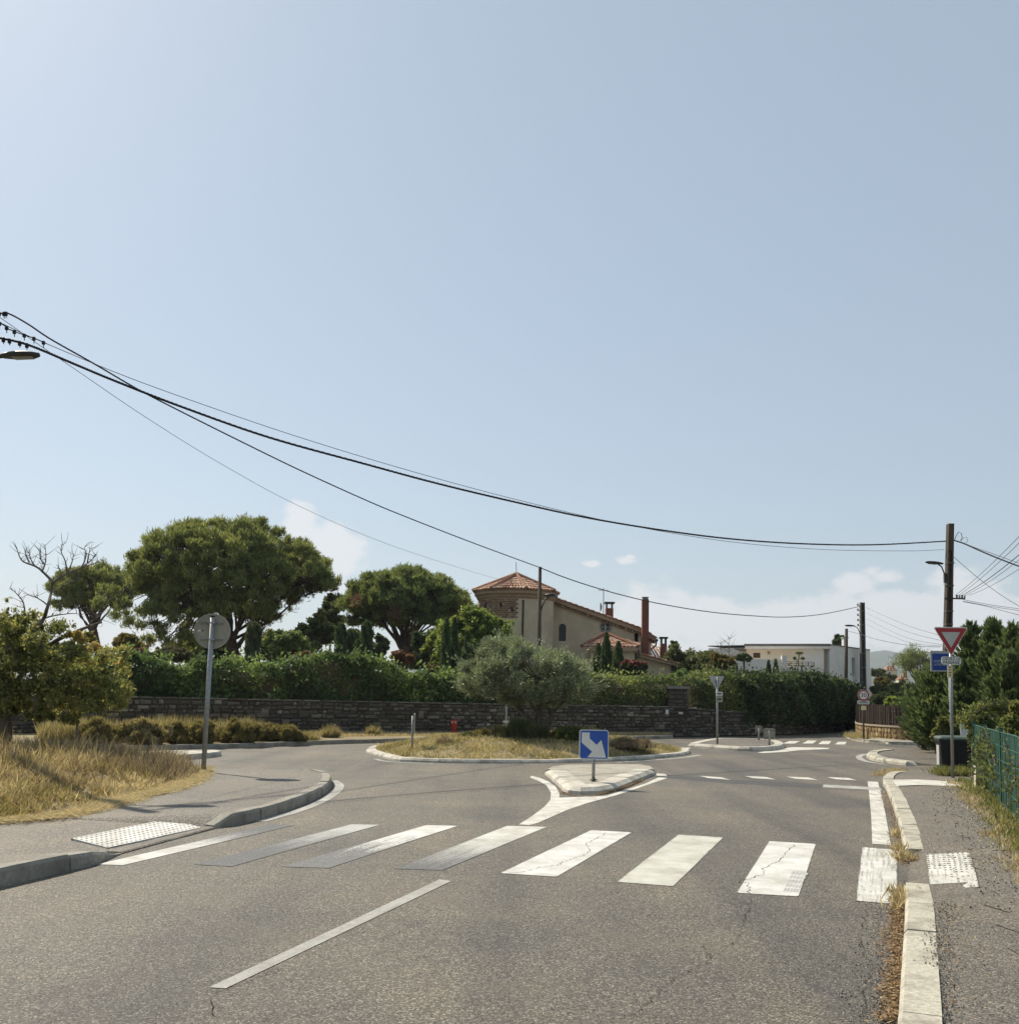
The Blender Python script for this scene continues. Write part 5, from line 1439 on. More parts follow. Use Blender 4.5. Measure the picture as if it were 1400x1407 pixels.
# brown pole by the conifers (ladder-like concrete post darkened with age)
YP = 43.0
def big_pole():
    pt = P(1305.5, 720, YP); pb = P(1297.5, 950, YP); s = YP / 1400
    t = thing('utility_pole', 'tall dark brown utility pole with street lamp rising above the conifers', 'pole', (pb.x, pb.y, .1))
    H = pt.z - .1; lx = pt.x - pb.x
    def at(z): k = z / H; return lx * k
    wt, wb = 7.2 * s, 11.5 * s
    for sx in (-1, 1):
        mb = MB(); vs = []
        for z, w in ((-.1, wb), (H, wt)):
            x = at(max(z, 0)); f = .3
            a, b = (x - w / 2, x - w / 2 + w * f) if sx < 0 else (x + w / 2 - w * f, x + w / 2)
            vs += [(a, -.14, z), (b, -.14, z), (b, .14, z), (a, .14, z)]
        mb.add(vs, [(0, 1, 2, 3), (4, 5, 6, 7), (0, 1, 5, 4), (1, 2, 6, 5), (2, 3, 7, 6), (3, 0, 4, 7)]); mesh_obj('flange', mb, 'wood_pole', t)
    mb = MB(); vs = []
    for z, w in ((-.1, wb), (H - .02, wt)):
        x = at(max(z, 0)); vs += [(x - w * .25, -.04, z), (x + w * .25, -.04, z), (x + w * .25, .04, z), (x - w * .25, .04, z)]
    mb.add(vs, [(0, 1, 2, 3), (4, 5, 6, 7), (0, 1, 5, 4), (1, 2, 6, 5), (2, 3, 7, 6), (3, 0, 4, 7)]); mesh_obj('web', mb, 'wood_pole', t)
    mb = MB(); vs = []
    for z, w in ((H - 1.15, wt * 1.02), (H, wt)): x = at(z); vs += [(x - w / 2, -.145, z), (x + w / 2, -.145, z), (x + w / 2, .1, z), (x - w / 2, .1, z)]
    mb.add(vs, [(0, 1, 2, 3), (4, 5, 6, 7), (0, 1, 5, 4), (1, 2, 6, 5), (2, 3, 7, 6), (3, 0, 4, 7)]); mesh_obj('solid_top', mb, 'wood_pole', t)
    for v in (774, 805, 823, 840, 858, 889):
        z = P(1302, v, YP).z - .1; mb = MB(); w = 10 * s; mb.box((at(z), -.05, z), (w, .22, .05)); mesh_obj('band', mb, 'concrete_pole', t)
    lamp(t, P(1290, 776.5, YP).z - .1, -1, 38 * s * .92, R(20), x0=at(5.5) - .05, head=.85)
    mb = MB(); z = P(1298, 795, YP).z - .1; mb.box((at(z) - .2, -.1, z), (.1, .14, .42)); mesh_obj('junction_box', mb, 'dark_metal', t)
    mb = MB(); z = P(1298, 803, YP).z - .1; mb.box((at(z) - .2, -.1, z), (.1, .1, .1)); mesh_obj('junction_cap', mb, 'sign_grey_white', t)
    z = P(1310, 823, YP).z - .1
    mb = MB(); mb.box((at(z) + .2, -.17, z), (.85, .06, .06)); mesh_obj('cross_arm', mb, 'dark_metal', t)
    for k in range(4):
        mb = MB(); mb.lathe((at(z) + .28 + k * .11, -.17, z + .03), [(.02, 0), (.05, .03), (.03, .06), (.05, .09), (.02, .13)], 8); mesh_obj('insulator', mb, 'sign_grey_white' if k % 2 else 'cable', t, True)
    # looped tails of cable
    z = P(1310, 743, YP).z - .1; x = at(z) + .12
    mb = MB(); mb.tube([(x, -.16, z), (x + .1, -.16, z + .22), (x + .2, -.16, z + .36), (x + .3, -.16, z + .3), (x + .34, -.16, z + .12), (x + .26, -.16, z - .02)], .014, 6)
    mb.tube([(x + .3, -.16, z - .02), (x + .4, -.16, z + .12), (x + .52, -.16, z + .14), (x + .58, -.16, z + .0), (x + .5, -.16, z - .1)], .009, 6); mesh_obj('cable_loop', mb, 'cable', t, True)
    z = P(1298, 755, YP).z - .1
    mb = MB(); mb.tube([(at(z) - .1, -.16, z), (at(z) - .2, -.16, z - .15), (at(z) - .22, -.16, z - .35), (at(z) - .14, -.16, z - .45)], .012, 6); mesh_obj('cable_loop', mb, 'cable', t, True)
    return t
big_pole()

def ladder_pole():
    Y = 74.0; pt = P(1187, 828, Y); pb = P(1186, 950, Y); s = Y / 1400
    t = thing('utility_pole', 'grey concrete utility pole with ladder recesses in front of the white house', 'pole', (pb.x, pb.y, .4))
    H = pt.z - .4; wt, wb = 5.6 * s, 7.6 * s
    for sx in (-1, 1):
        mb = MB(); vs = []
        for z, w in ((-.5, wb), (H, wt)):
            a, b = (-w / 2, -w / 2 + w * .2) if sx < 0 else (w / 2 - w * .2, w / 2); vs += [(a, -.16, z), (b, -.16, z), (b, .16, z), (a, .16, z)]
        mb.add(vs, [(0, 1, 2, 3), (4, 5, 6, 7), (0, 1, 5, 4), (1, 2, 6, 5), (2, 3, 7, 6), (3, 0, 4, 7)]); mesh_obj('flange', mb, 'concrete_pole', t)
    mb = MB(); mb.box((0, 0, H / 2), (wt * .7, .07, H)); mesh_obj('web', mb, 'dark_metal', t)
    for k in range(8):
        mb = MB(); mb.box((0, -.02, .5 + k * (H - .9) / 7.2), (wt * 1.0, .26, .08)); mesh_obj('rung', mb, 'concrete_pole', t)
    lamp(t, P(1170, 861, Y).z - .4, -1, 22 * s, 0, x0=-.12, head=.7)
    for k in range(5):
        z = P(1182, 831 + k * 7, Y).z - .4; mb = MB(); mb.lathe((-wt / 2 - .17, 0, z - .08), [(.02, 0), (.07, .04), (.04, .08), (.07, .12), (.02, .17)], 8); i_ = mesh_obj('insulator', mb, 'cable', t, True)
        mb = MB(); mb.box((-wt / 2 - .08, 0, z - .06), (.2, .03, .03)); mesh_obj('pin', mb, 'dark_metal', i_)
ladder_pole()
def wood_pole(label, u0, v0, u1, v1, Y, zb, r, with_lamp=None):
    a, b = P(u0, v0, Y), P(u1, v1, Y); t = thing('utility_pole', label, 'pole', (b.x, b.y, zb))
    lx = (a.x - b.x); H = a.z - zb
    mb = MB(); mb.tube([(-lx * .1, 0, -.3), (lx * .5, 0, H * .5), (lx, 0, H)], [r * 1.25, r * 1.08, r * .85], 12); mesh_obj('shaft', mb, 'wood_pole', t, True)
    mb = MB(); mb.tube([(lx * .3, -r * 1.1, 0), (lx * .7, -r * 1.05, H * .6), (lx * .9, -r * .95, H * .9)], .016, 5); mesh_obj('cable_duct', mb, 'concrete_pole', t)
    if with_lamp: lamp(t, P(750, with_lamp, Y).z - zb, 1, .62, R(-10), x0=lx * .8, head=.42)
    mb = MB(); mb.box((lx, -r, H - .12), (.06, .14, .16)); mesh_obj('cable_clamp', mb, 'dark_metal', t)
    return t
wood_pole('slender brown wooden pole with small lamp standing before the round tower', 742, 779, 740, 950, 40.3, .12, .075, 820)
wood_pole('short wooden pole standing between hedge and white house', 1163, 864, 1161.5, 950, 66, .9, .11)

# near pole at the left edge (only its lamp reaches into view)
def left_pole():
    Y = 19.0; pb = P(-75, 950, Y); t = thing('utility_pole', 'pole at the grass bank carrying the dark lamp that reaches over the road', 'pole', (pb.x, pb.y, .35))
    H = P(-45, 410, Y).z - .35
    mb = MB(); mb.tube([(0, 0, -.4), (.03, 0, H * .5), (.06, 0, H)], [.16, .13, .10], 12); mesh_obj('shaft', mb, 'wood_pole', t, True)
    z = P(30, 494, Y).z - .35
    lamp(t, z, 1, P(53, 494, Y).x - pb.x, R(-4), x0=.05, head=.72)
    for v in (430, 444, 466):
        mb = MB(); mb.box((.14, -.02, P(-40, v - 8, Y).z - .35), (.16, .08, .09)); mesh_obj('cable_clamp', mb, 'dark_metal', t)
    return pb, H
lpb, lH = left_pole()
# off-frame pole on the right that takes the fanned wires
t = thing('utility_pole', 'wooden pole on the right pavement taking the fanned wires', 'pole', (3.1, -4.0, .1))
mb = MB(); mb.tube([(0, 0, -.3), (0, 0, 7.2)], [.16, .11], 12); mesh_obj('shaft', mb, 'wood_pole', t, True)
mb = MB(); mb.box((0, -.05, 6.6), (1.0, .08, .08)); mesh_obj('cross_arm', mb, 'dark_metal', t)

# ---- overhead cables, each in the vertical plane between its two supports
def cable(label, px, A, B, r, mat='cable', twist=False, ends=None, lumps=None):
    """px: picture points along the wire; A,B plan points of the two supports."""
    A, B = Vector(A), Vector(B); d = B - A; n = Vector((-d.y, d.x)); pts = []
    for u, v in px:
        q = ray(u, v); den = q.x * n.x + q.y * n.y; tt = (A.x * n.x + A.y * n.y - CAM.x * n.x - CAM.y * n.y) / den
        pts.append(CAM + q * tt)
    if ends: pts = ([Vector(ends[0])] if ends[0] else []) + pts + ([Vector(ends[1])] if ends[1] else [])
    pts = smooth_path(pts, 10); base = pts[0].copy(); pts = [p - base for p in pts]
    t = thing('overhead_cable', label, 'cable', base)
    if twist:
        for ph in (0, 2.1, 4.2):
            mb = MB(); fine = []; rad_ = []
            for i in range(len(pts) - 1):
                for k in range(4):
                    p = pts[i].lerp(pts[i + 1], k / 4); a = ph + (i * 4 + k) * .9; fine.append(p + Vector((math.cos(a) * r * .55, 0, math.sin(a) * r * .55)))
            mb.tube(fine, r * .62, 5); mesh_obj('strand', mb, mat, t, True)
    else:
        mb = MB(); mb.tube(pts, r, 6); mesh_obj('strand', mb, mat, t, True)
    if lumps:
        for f in lumps:
            i = f * (len(pts) - 2); p = pts[int(i)].lerp(pts[int(i) + 1], i - int(i)); mb = MB(); mb.box((p.x, p.y, p.z - r), (.05, .05, .05 + r * 1.5)); mb.tube([(p.x, p.y, p.z), (p.x + .01, p.y, p.z - .11)], .009, 5); mesh_obj('spacer', mb, mat, t)
LP = (P(-40, 440, 19).x, 19.0)
RP = (P(1303, 745, YP - .2).x, YP - .2); MP = (P(742, 780, 40.3).x, 40.2)
cable('thick black twisted cable sagging from the lamp pole to the brown pole', [(-45, 455), (0, 464), (40, 474), (100, 499), (160, 524), (250, 559), (370, 601), (500, 637), (600, 664), (700, 688), (800, 710), (900, 727), (1000, 740), (1100, 747), (1200, 748.5), (1301, 743.5)], LP, RP, .026, twist=True, lumps=(.045, .06, .075, .09, .115, .13))
cable('thin upper wire sagging from the lamp pole to the brown pole', [(-45, 423), (0, 443), (25, 455), (64, 472), (160, 512), (260, 549), (400, 597), (550, 643), (700, 684), (850, 719), (1000, 744), (1130, 755), (1250, 757), (1297, 755)], LP, RP, .008, 'cable_grey')
cable('black twisted cable from the lamp pole down to the slender wooden pole', [(-45, 425), (0, 430), (13, 431), (40, 446), (70, 466), (130, 500), (190, 535), (250, 566), (330, 606), (410, 645), (500, 686), (560, 711), (650, 746), (742, 780)], LP, MP, .017, twist=True, lumps=(.05, .075, .1, .125))
cable('hair-thin wire dropping from the lamp pole towards the pines and tower', [(-45, 405), (0, 436), (60, 478), (100, 505), (200, 573), (300, 635), (400, 690), (500, 735), (580, 764), (660, 789), (700, 800)], LP, (P(700, 800, 66).x, 66), .007, 'cable_grey')
cable('thin black tail of cable with clips tied below the lamp pole cables', [(-45, 430), (0, 444), (12, 452), (30, 459), (48, 465), (64, 472)], LP, RP, .012, 'cable', lumps=(.2, .35, .5, .65, .8, .95))
cable('black cable from the slender wooden pole over the villa to the concrete pole', [(742, 780), (780, 795), (830, 811), (880, 824), (930, 834), (980, 841.5), (1030, 846), (1080, 848), (1130, 844), (1183, 833)], MP, (P(1184, 833, 74).x, 74), .022)
RQ = (3.1, -4.0)
cable('thick cable leaving the brown pole beyond the conifers to the right', [(1311, 742.5), (1325, 747), (1345, 756), (1370, 766.5), (1400, 778), (1450, 795)], RP, (22, 36), .03, twist=True)
cable('thin cable just above the thick one right of the brown pole', [(1311, 742.5), (1340, 752.5), (1370, 763), (1400, 774), (1450, 790)], RP, (22, 36), .010)
cable('thin stay wire slanting from the brown pole down past the conifers', [(1310, 765), (1340, 791), (1370, 814), (1400, 833), (1450, 862)], RP, (24, 38), .010, 'cable_grey')
def span(label, a, b, sag, r, mat):
    a, b = Vector(a), Vector(b); pts = []
    for i in range(29):
        q_ = i / 28; p = a.lerp(b, q_); p.z -= 4 * sag * q_ * (1 - q_); pts.append(p - a)
    t = thing('overhead_cable', label, 'cable', a); mb = MB(); mb.tube(pts, r, 6); mesh_obj('strand', mb, mat, t, True)
za = P(1324, 822, YP).z
for k in range(5):
    span(('thin wire rising steeply to the right from the brown pole cross arm' if k != 2 else 'thicker black wire in the middle of the fan rising from the cross arm'), (RP[0] + .25 + k * .14, RP[1], za + .1), (RQ[0] - .4 + k * .22, RQ[1], 6.75 + .25 * (k % 2)), .55 + .09 * k, .008 if k != 2 else .012, 'cable_grey' if k != 2 else 'cable')
for o in bpy.data.objects:
    if o.get('label') == 'thin wire rising steeply to the right from the brown pole cross arm': o['group'] = 'wires fanning up from the brown pole'
for k, f in enumerate([[(1323, 824), (1360, 831), (1400, 836.5), (1450, 842)], [(1323, 826), (1360, 833), (1400, 839), (1450, 846)], [(1323, 827), (1350, 832), (1400, 845), (1450, 855)]]):
    cable('thin wire running nearly level to the right from the brown pole cross arm', f, RP, (26, 40 + k), .009, 'cable_grey'); 
for o in bpy.data.objects:
    if o.get('label') == 'thin wire running nearly level to the right from the brown pole cross arm': o['group'] = 'level wires right of the brown pole'
for k, (a, b, m_) in enumerate((((1190, 835), (1290, 873), 854), ((1190, 842), (1292, 880), 863), ((1190, 850), (1294, 886), 872), ((1190, 858), (1296, 888), 878))):
    cable('faint telephone wire from the concrete pole towards the blue notice', [a, ((a[0] + b[0]) / 2, m_ + 3), b], (P(1190, 840, 74).x, 74), (P(1300, 870, 43).x, 43), .008, 'cable_grey')
for o in bpy.data.objects:
    if o.get('label') == 'faint telephone wire from the concrete pole towards the blue notice': o['group'] = 'telephone wires right of the concrete pole'
cable('grey wire from the short wooden pole past the concrete pole to the right', [(1164, 867), (1180, 871), (1200, 877.5), (1230, 884), (1260, 888), (1292, 889)], (P(1163, 867, 66).x, 66), (P(1300, 889, 43).x, 43), .012, 'cable_grey')

# ================================================================== VILLA
def tile_slope(mb, a, b, c, d, pitch=.24, rr=random.Random(2), rows=None, r=.085):
    """barrel tiles between eave a->b and ridge d->c (c,d may coincide)."""
    a, b, c, d = (Vector(q) for q in (a, b, c, d)); n = max(2, int((b - a).length / pitch))
    nrm = (b - a).cross(d - a).normalized()
    if nrm.z < 0: nrm = -nrm
    ex = (b - a).normalized()
    for i in range(n):
        t = (i + .5) / n; e = a.lerp(b, t); g = d.lerp(c, t); L = (g - e).length
        m = max(1, int(L / .42)) if rows is None else rows
        for k in range(m):
            p = e.lerp(g, k / m); q = e.lerp(g, min(1, (k + 1.12) / m)); vs = []
            w0, w1 = r * (1 if (c - d).length > .3 else max(.25, 1 - k / m)), r * .82 * (1 if (c - d).length > .3 else max(.2, 1 - (k + 1) / m))
            for pp, w, lift in ((p, w0, .035), (q, w1, .0)):
                for ang in (0, 45, 90, 135, 180): vs.append(pp + ex * (w * math.cos(R(ang))) + nrm * (w * .8 * math.sin(R(ang)) + lift))
            mb.add(vs, [(j, j + 1, j + 6, j + 5) for j in range(4)] + [(4, 3, 2, 1, 0)], min(1, max(0, rr.gauss(.68, .24))))
def wall_face(mb, outer, holes, y, depth):
    """front wall in x,z at y with openings and their reveals going back by depth."""
    loops = [[Vector((x, z, 0)) for x, z in outer]] + [[Vector((x, z, 0)) for x, z in h] for h in holes]
    flat = [p for l in loops for p in l]
    tris = tessellate_polygon(loops)
    mb.add([(p.x, y, p.y) for p in flat], [tuple(t) for t in tris])
    for h in holes:
        n = len(h); mb.add([(x, y, z) for x, z in h] + [(x, y + depth, z) for x, z in h], [(i, (i + 1) % n, n + (i + 1) % n, n + i) for i in range(n)])
def villa():
    Yt = 60.0
    o0 = P(707, 950, Yt); base = Vector((o0.x, o0.y, 1.0))
    t = thing('villa', 'beige rendered villa with round tiled tower and sloping tiled roof', 'house', base)
    L = lambda u, v, Y: P(u, v, Y) - base
    rr = random.Random(6)
    # tower
    rad = 52 * Yt / 1400; ze = L(707, 812, Yt - rad).z; re = 59.5 * Yt / 1400
    mb = MB(); mb.lathe((0, 0, 0), [(rad, -1), (rad, ze)], 40); mesh_obj('tower_wall', mb, 'render_beige', t)
    mb = MB(); mb.lathe((0, 0, ze - .42), [(rad + .004, 0), (rad + .1, .12), (rad + .12, .2), (rad + .24, .3), (re - .08, .42), (re, .5), (re - .3, .52)], 40); cor = mesh_obj('cornice', mb, 'cornice', t)
    zea, zap = ze + .1, L(707, 789.5, Yt).z
    mb = MB(); sides = 8; ph = R(12)
    rf = MB()
    for k in range(sides):
        a0, a1 = 2 * math.pi * k / sides + ph, 2 * math.pi * (k + 1) / sides + ph
        A = (re * 1.04 * math.cos(a0), re * 1.04 * math.sin(a0), zea); B = (re * 1.04 * math.cos(a1), re * 1.04 * math.sin(a1), zea)
        mb.add([A, B, (0, 0, zap)], [(0, 1, 2)], .3); tile_slope(mb, A, B, (0, 0, zap), (0, 0, zap), .2, rr, None, .085)
        rf.tube([Vector(A) + Vector((0, 0, .06)), Vector((0, 0, zap + .06))], .1, 6, True, rr.uniform(.1, .5))
    roof = mesh_obj('tower_roof', mb, 'roof_tile', t, fix=False); mesh_obj('hip_ridge', rf, 'roof_tile', roof)
    mb = MB(); mb.tube([(0, 0, zap), (-.05, 0, zap + .75)], .018, 5); mesh_obj('finial', mb, 'dark_metal', roof)
    # brick panel with nesting holes on the tower's left
    mb = MB(); a_lo, a_hi = R(186), R(268); zr0, zr1 = ze - 1.55, ze - .5; row = 0; z = zr0
    holes_a = [(R(203), zr1 - .35), (R(218), zr1 - .3), (R(247), zr1 - .3), (R(264), zr1 - .55)]
    while z < zr1:
        a = a_lo + (row % 2) * .04
        while a < a_hi:
            da = .095
            if not any(abs(a + da / 2 - ha) < .05 and abs(z + .06 - hz_) < .16 for ha, hz_ in holes_a):
                vs = []
                for q in (rad + .002, rad + .03):
                    for aa, zz_ in ((a + .006, z + .01), (a + da - .006, z + .01), (a + da - .006, z + .11), (a + .006, z + .11)): vs.append((q * math.cos(aa), q * math.sin(aa), zz_))
                mb.add(vs, [(4, 5, 6, 7), (0, 1, 5, 4), (1, 2, 6, 5), (2, 3, 7, 6), (3, 0, 4, 7)], rr.random() if a < R(235) else rr.random() * .5 + .5 * (rr.random() < .3))
            a += da
        z += .125; row += 1
    stuff(mesh_obj('brick_panel', mb, 'brick_panel', t, fix=False))
    for ha, hz_ in holes_a:
        mb = MB(); q = rad + .012; mb.box((q * math.cos(ha), q * math.sin(ha), hz_), (.16, .05, .26), ha + R(90)); mesh_obj('nesting_hole', mb, 'sign_black', t)
    # drain pipe
    aa = R(256); mb = MB(); u = L(718.5, 850, Yt - rad + .1); mb.tube([(u.x, -rad * .985 - .02, ze - .5), (u.x - .03, -rad * .985 - .02, -.5)], .06, 8); mesh_obj('drain_pipe', mb, 'brown_wood', t)
    # main wing: gable wall facing the road, rake falling to the right
    Yw = 61.0; yw = Yw - Yt
    pts_px = [(752, 950), (894, 950), (894, 880), (887, 872), (757, 825), (752, 825)]
    outer = [(L(u, v, Yw).x, L(u, v, Yw).z) for u, v in pts_px]
    outer[0] = (outer[0][0], -1); outer[1] = (outer[1][0], -1)
    ax_, az = L(772.8, 862, Yw).x, L(772.8, 862, Yw).z; hw = 5 * Yw / 1400; zb = L(772, 881, Yw).z
    arch = [(ax_ - hw, zb), (ax_ + hw, zb)] + [(ax_ + hw * math.cos(R(k * 22.5)), az + hw * math.sin(R(k * 22.5))) for k in range(9)]
    rx_, rz_ = L(832, 861.5, Yw).x, L(832, 861.5, Yw).z; rrd = 5.6 * Yw / 1400
    circ = [(rx_ + rrd * math.cos(R(k * 18)), rz_ + rrd * math.sin(R(k * 18))) for k in range(20)]
    sx_, sz_ = L(874, 872, Yw).x, L(874, 872, Yw).z
    slit = [(sx_ - .1, sz_ - .55), (sx_ + .12, sz_ - .55), (sx_ + .12, sz_ + .3), (sx_ - .1, sz_ + .3)]
    mb = MB(); wall_face(mb, outer, [arch, circ, slit], yw, .28)
    xr = outer[1][0]; zr = outer[2][1]
    mb.add([(xr, yw, -1), (xr, yw + 9, -1), (xr, yw + 9, zr), (xr, yw, zr)], [(0, 1, 2, 3)])
    wall = mesh_obj('main_wall', mb, 'render_beige', t, fix=False)
    w = mesh_obj('window', MB().prism_xz([(x * 1.0, z) for x, z in arch], yw + .2, yw + .24), 'window_glass', t)
    mb = MB(); mb.box((ax_, yw + .17, (zb + az) / 2 + .1), (.03, .04, az - zb + .35)); mb.box((ax_, yw + .165, az - .15), (2 * hw, .03, .04)); mesh_obj('glazing_bar', mb, 'dark_metal', w)
    w = mesh_obj('round_window', MB().prism_xz(circ, yw + .2, yw + .24), 'window_glass', t)
    mb = MB(); n = 28; vs = []; fs = []
    for k in range(n):
        a = 2 * math.pi * k / n
        for q, y in ((rrd, yw + .02), (rrd, yw - .06), (rrd * 1.42, yw - .06), (rrd * 1.42, yw + .02)): vs.append((rx_ + q * math.cos(a), y, rz_ + q * math.sin(a)))
    for k in range(n):
        for j in range(4): fs.append((k * 4 + j, k * 4 + (j + 1) % 4, ((k + 1) % n) * 4 + (j + 1) % 4, ((k + 1) % n) * 4 + j))
    mb.add(vs, fs); mesh_obj('stone_ring', mb, 'stone_frame', w)
    mb = MB(); mb.box((rx_, yw + .16, rz_), (.09, .05, rrd * 2)); mb.box((rx_, yw + .155, rz_), (rrd * 2, .05, .05)); mesh_obj('glazing_bar', mb, 'sign_grey_white', w)
    mesh_obj('window', MB().prism_xz(slit, yw + .2, yw + .23), 'window_glass', t)
    # roof of the main wing: slab along the rake
    rk = [(L(753, 819.5, Yw).x, L(753, 819.5, Yw).z), (L(884, 866, Yw).x, L(884, 866, Yw).z), (L(900, 877.5, Yw).x, L(900, 877.5, Yw).z)]
    th = .22
    mb = MB(); vs = []
    for y in (yw - .28, yw + 9.3):
        for x, z in rk: vs += [(x, y, z), (x, y, z - th)]
    mb.add(vs, [(0, 1, 3, 2), (2, 3, 5, 4), (6, 8, 9, 7), (8, 10, 11, 9), (0, 2, 8, 6), (2, 4, 10, 8), (1, 7, 9, 3), (3, 9, 11, 5), (4, 5, 11, 10), (0, 6, 7, 1)]); roof = mesh_obj('main_roof', mb, 'cornice', t)
    mb = MB()
    for (x0, z0), (x1, z1) in zip(rk[:-1], rk[1:]):
        n = max(2, int(math.hypot(x1 - x0, z1 - z0) / .34))
        for row in range(6):
            for k in range(n):
                p = Vector((x0, yw - .24 + row * .26, z0)).lerp(Vector((x1, yw - .24 + row * .26, z1)), k / n); q = Vector((x0, yw - .24 + row * .26, z0)).lerp(Vector((x1, yw - .24 + row * .26, z1)), (k + 1.15) / n)
                d = (q - p).normalized(); up = d.cross(Vector((0, 1, 0))); up = up if up.z > 0 else -up; vs = []
                for pp, wd, lf in ((p, .09, .0), (q, .11, .035)):
                    for ang in (0, 45, 90, 135, 180): vs.append(pp + Vector((0, wd * math.cos(R(ang)), 0)) + up * (wd * .8 * math.sin(R(ang)) + lf))
                mb.add(vs, [(j, j + 1, j + 6, j + 5) for j in range(4)] + [(4, 3, 2, 1, 0), (5, 6, 7, 8, 9)], min(1, max(0, rr.gauss(.4, .25))))
    stuff(mesh_obj('roof_tiles', mb, 'roof_tile', roof, fix=False))
    # genoise course under the rake
    mb = MB()
    for (x0, z0), (x1, z1) in zip(rk[:-1], rk[1:]):
        n = max(2, int(math.hypot(x1 - x0, z1 - z0) / .2))
        for k in range(n):
            x, z = x0 + (x1 - x0) * (k + .5) / n, z0 + (z1 - z0) * (k + .5) / n; mb.box((x, yw - .1, z - th - .08), (.13, .2, .13), 0, rr.random())
    stuff(mesh_obj('cornice_tiles', mb, 'brick_panel', roof))
    # eave gutter at the right end
    x, z = rk[-1]; mb = MB(); mb.tube([(x + .06, yw - .3, z - .12), (x + .06, yw + 9.2, z - .12)], .09, 8); mb.tube([(x + .05, yw - .2, z - .2), (x + .02, yw - .2, z - .42), (x - .2, yw - .2, z - .62)], .05, 7); mesh_obj('gutter', mb, 'dark_metal', t)
    # chimneys, aerial
    def chim(u0, u1, v0, v1, Y, cap, nm='chimney'):
        a, b = L(u0, v0, Y), L(u1, v1, Y); w = b.x - a.x; mb = MB(); mb.box(((a.x + b.x) / 2, a.y, (a.z + b.z) / 2), (w, w * 1.1, a.z - b.z)); c = mesh_obj(nm, mb, 'chimney_brick', t)
        if cap == 'slab':
            mb = MB(); mb.box(((a.x + b.x) / 2, a.y, a.z + .34), (w * 1.35, w * 1.5, .1)); mesh_obj('chimney_cap', mb, 'dark_metal', c)
            mb = MB()
            for sx in (-1, 1): mb.box(((a.x + b.x) / 2 + sx * w * .36, a.y, a.z + .15), (.08, w, .3))
            mesh_obj('cap_leg', mb, 'dark_metal', c)
        else:
            mb = MB(); mb.box(((a.x + b.x) / 2, a.y, a.z + .05), (w * .8, w * .85, .1)); mb.box(((a.x + b.x) / 2, a.y, a.z + .13), (w * .95, w, .05)); mesh_obj('chimney_cap', mb, 'stone_frame', c)
    chim(882, 890.5, 824, 900, 60.2, 'flue'); chim(832, 842, 836, 852, 64, 'slab'); chim(907.5, 915.5, 884.5, 905, 60, 'slab')
    a = L(829, 842, 63.5); mb = MB(); zt = L(829, 808, 63.5).z; mb.tube([(a.x, a.y, a.z - .6), (a.x, a.y, zt)], .028, 6)
    mb.box((a.x, a.y, zt - .15), (.62, .03, .03)); mb.box((a.x - .28, a.y, zt - .1), (.03, .5, .03)); aer = mesh_obj('aerial', mb, 'galvanised', t)
    mb = MB(); mb.lathe((0, 0, 0), [(.02, 0), (.2, .04), (.3, .1)], 14); mb.v = [(a.x - .1 + z_ * -1.0, a.y - .1 + y_, a.z + .35 + x_) for x_, y_, z_ in mb.v]; mesh_obj('dish', mb, 'dark_metal', aer)
    # porch with hipped roof
    Yp = 56.5; yp = Yp - Yt
    A, B = L(799, 889, Yp), L(877, 889.5, Yp); ap = L(832, 871.5, Yp + 1.8); D = L(806, 885, Yp + 3.5); C = L(880, 885, Yp + 3.5)
    mb = MB(); tile_slope(mb, A, B, ap, ap, .22, rr); tile_slope(mb, B, C, ap, ap, .22, rr); tile_slope(mb, D, A, ap, ap, .22, rr)
    mb.add([A, B, ap], [(0, 1, 2)], .3); mb.add([B, C, ap], [(0, 1, 2)], .3); mb.add([D, A, ap], [(0, 1, 2)], .3)
    for e in (A, B): mb.tube([e + Vector((0, 0, .05)), ap + Vector((0, 0, .07))], .11, 6, True, .15)
    mesh_obj('porch_roof', mb, 'roof_tile', t, fix=False)
    mb = MB(); mb.box(((A.x + B.x) / 2, yp + .05, A.z - .1), (B.x - A.x - .1, .12, .18)); mb.box((B.x - .1, yp + 1.7, A.z - .1), (.12, 3.2, .18)); mesh_obj('porch_beam', mb, 'cornice', t)
    x0, x1 = L(812, 890, Yp).x, L(873, 890, Yp).x; mb = MB(); mb.box(((x0 + x1) / 2, yp + 1.9, (A.z - .2 - 1) / 2), (x1 - x0, 3.2, A.z - .2 + 1)); mesh_obj('porch_wall', mb, 'render_beige', t)
    x = L(877, 889, Yp).x; mb = MB(); mb.tube([(x, yp, A.z - .1), (x + .04, yp, A.z - .45), (x - .15, yp, A.z - .6)], .05, 7); mesh_obj('gutter', mb, 'dark_metal', t)
    # low annex with falling roof
    Ya = 57.5; ya = Ya - Yt; pa, pb_ = L(874, 899, Ya), L(948, 917.5, Ya)
    mb = MB(); mb.add([(pa.x, ya, -1), (pb_.x, ya, -1), (pb_.x, ya, pb_.z - .1), (pa.x, ya, pa.z - .1)] + [(pa.x, ya + 6, -1), (pb_.x, ya + 6, -1), (pb_.x, ya + 6, pb_.z - .1), (pa.x, ya + 6, pa.z - .1)], [(0, 1, 2, 3), (4, 7, 6, 5), (1, 5, 6, 2), (0, 3, 7, 4)]); mesh_obj('annex_wall', mb, 'render_beige', t)
    mb = MB(); vs = []
    for y in (ya - .3, ya + 6.3):
        for p in (pa, pb_): vs += [(p.x, y, p.z + .03), (p.x, y, p.z - .13)]
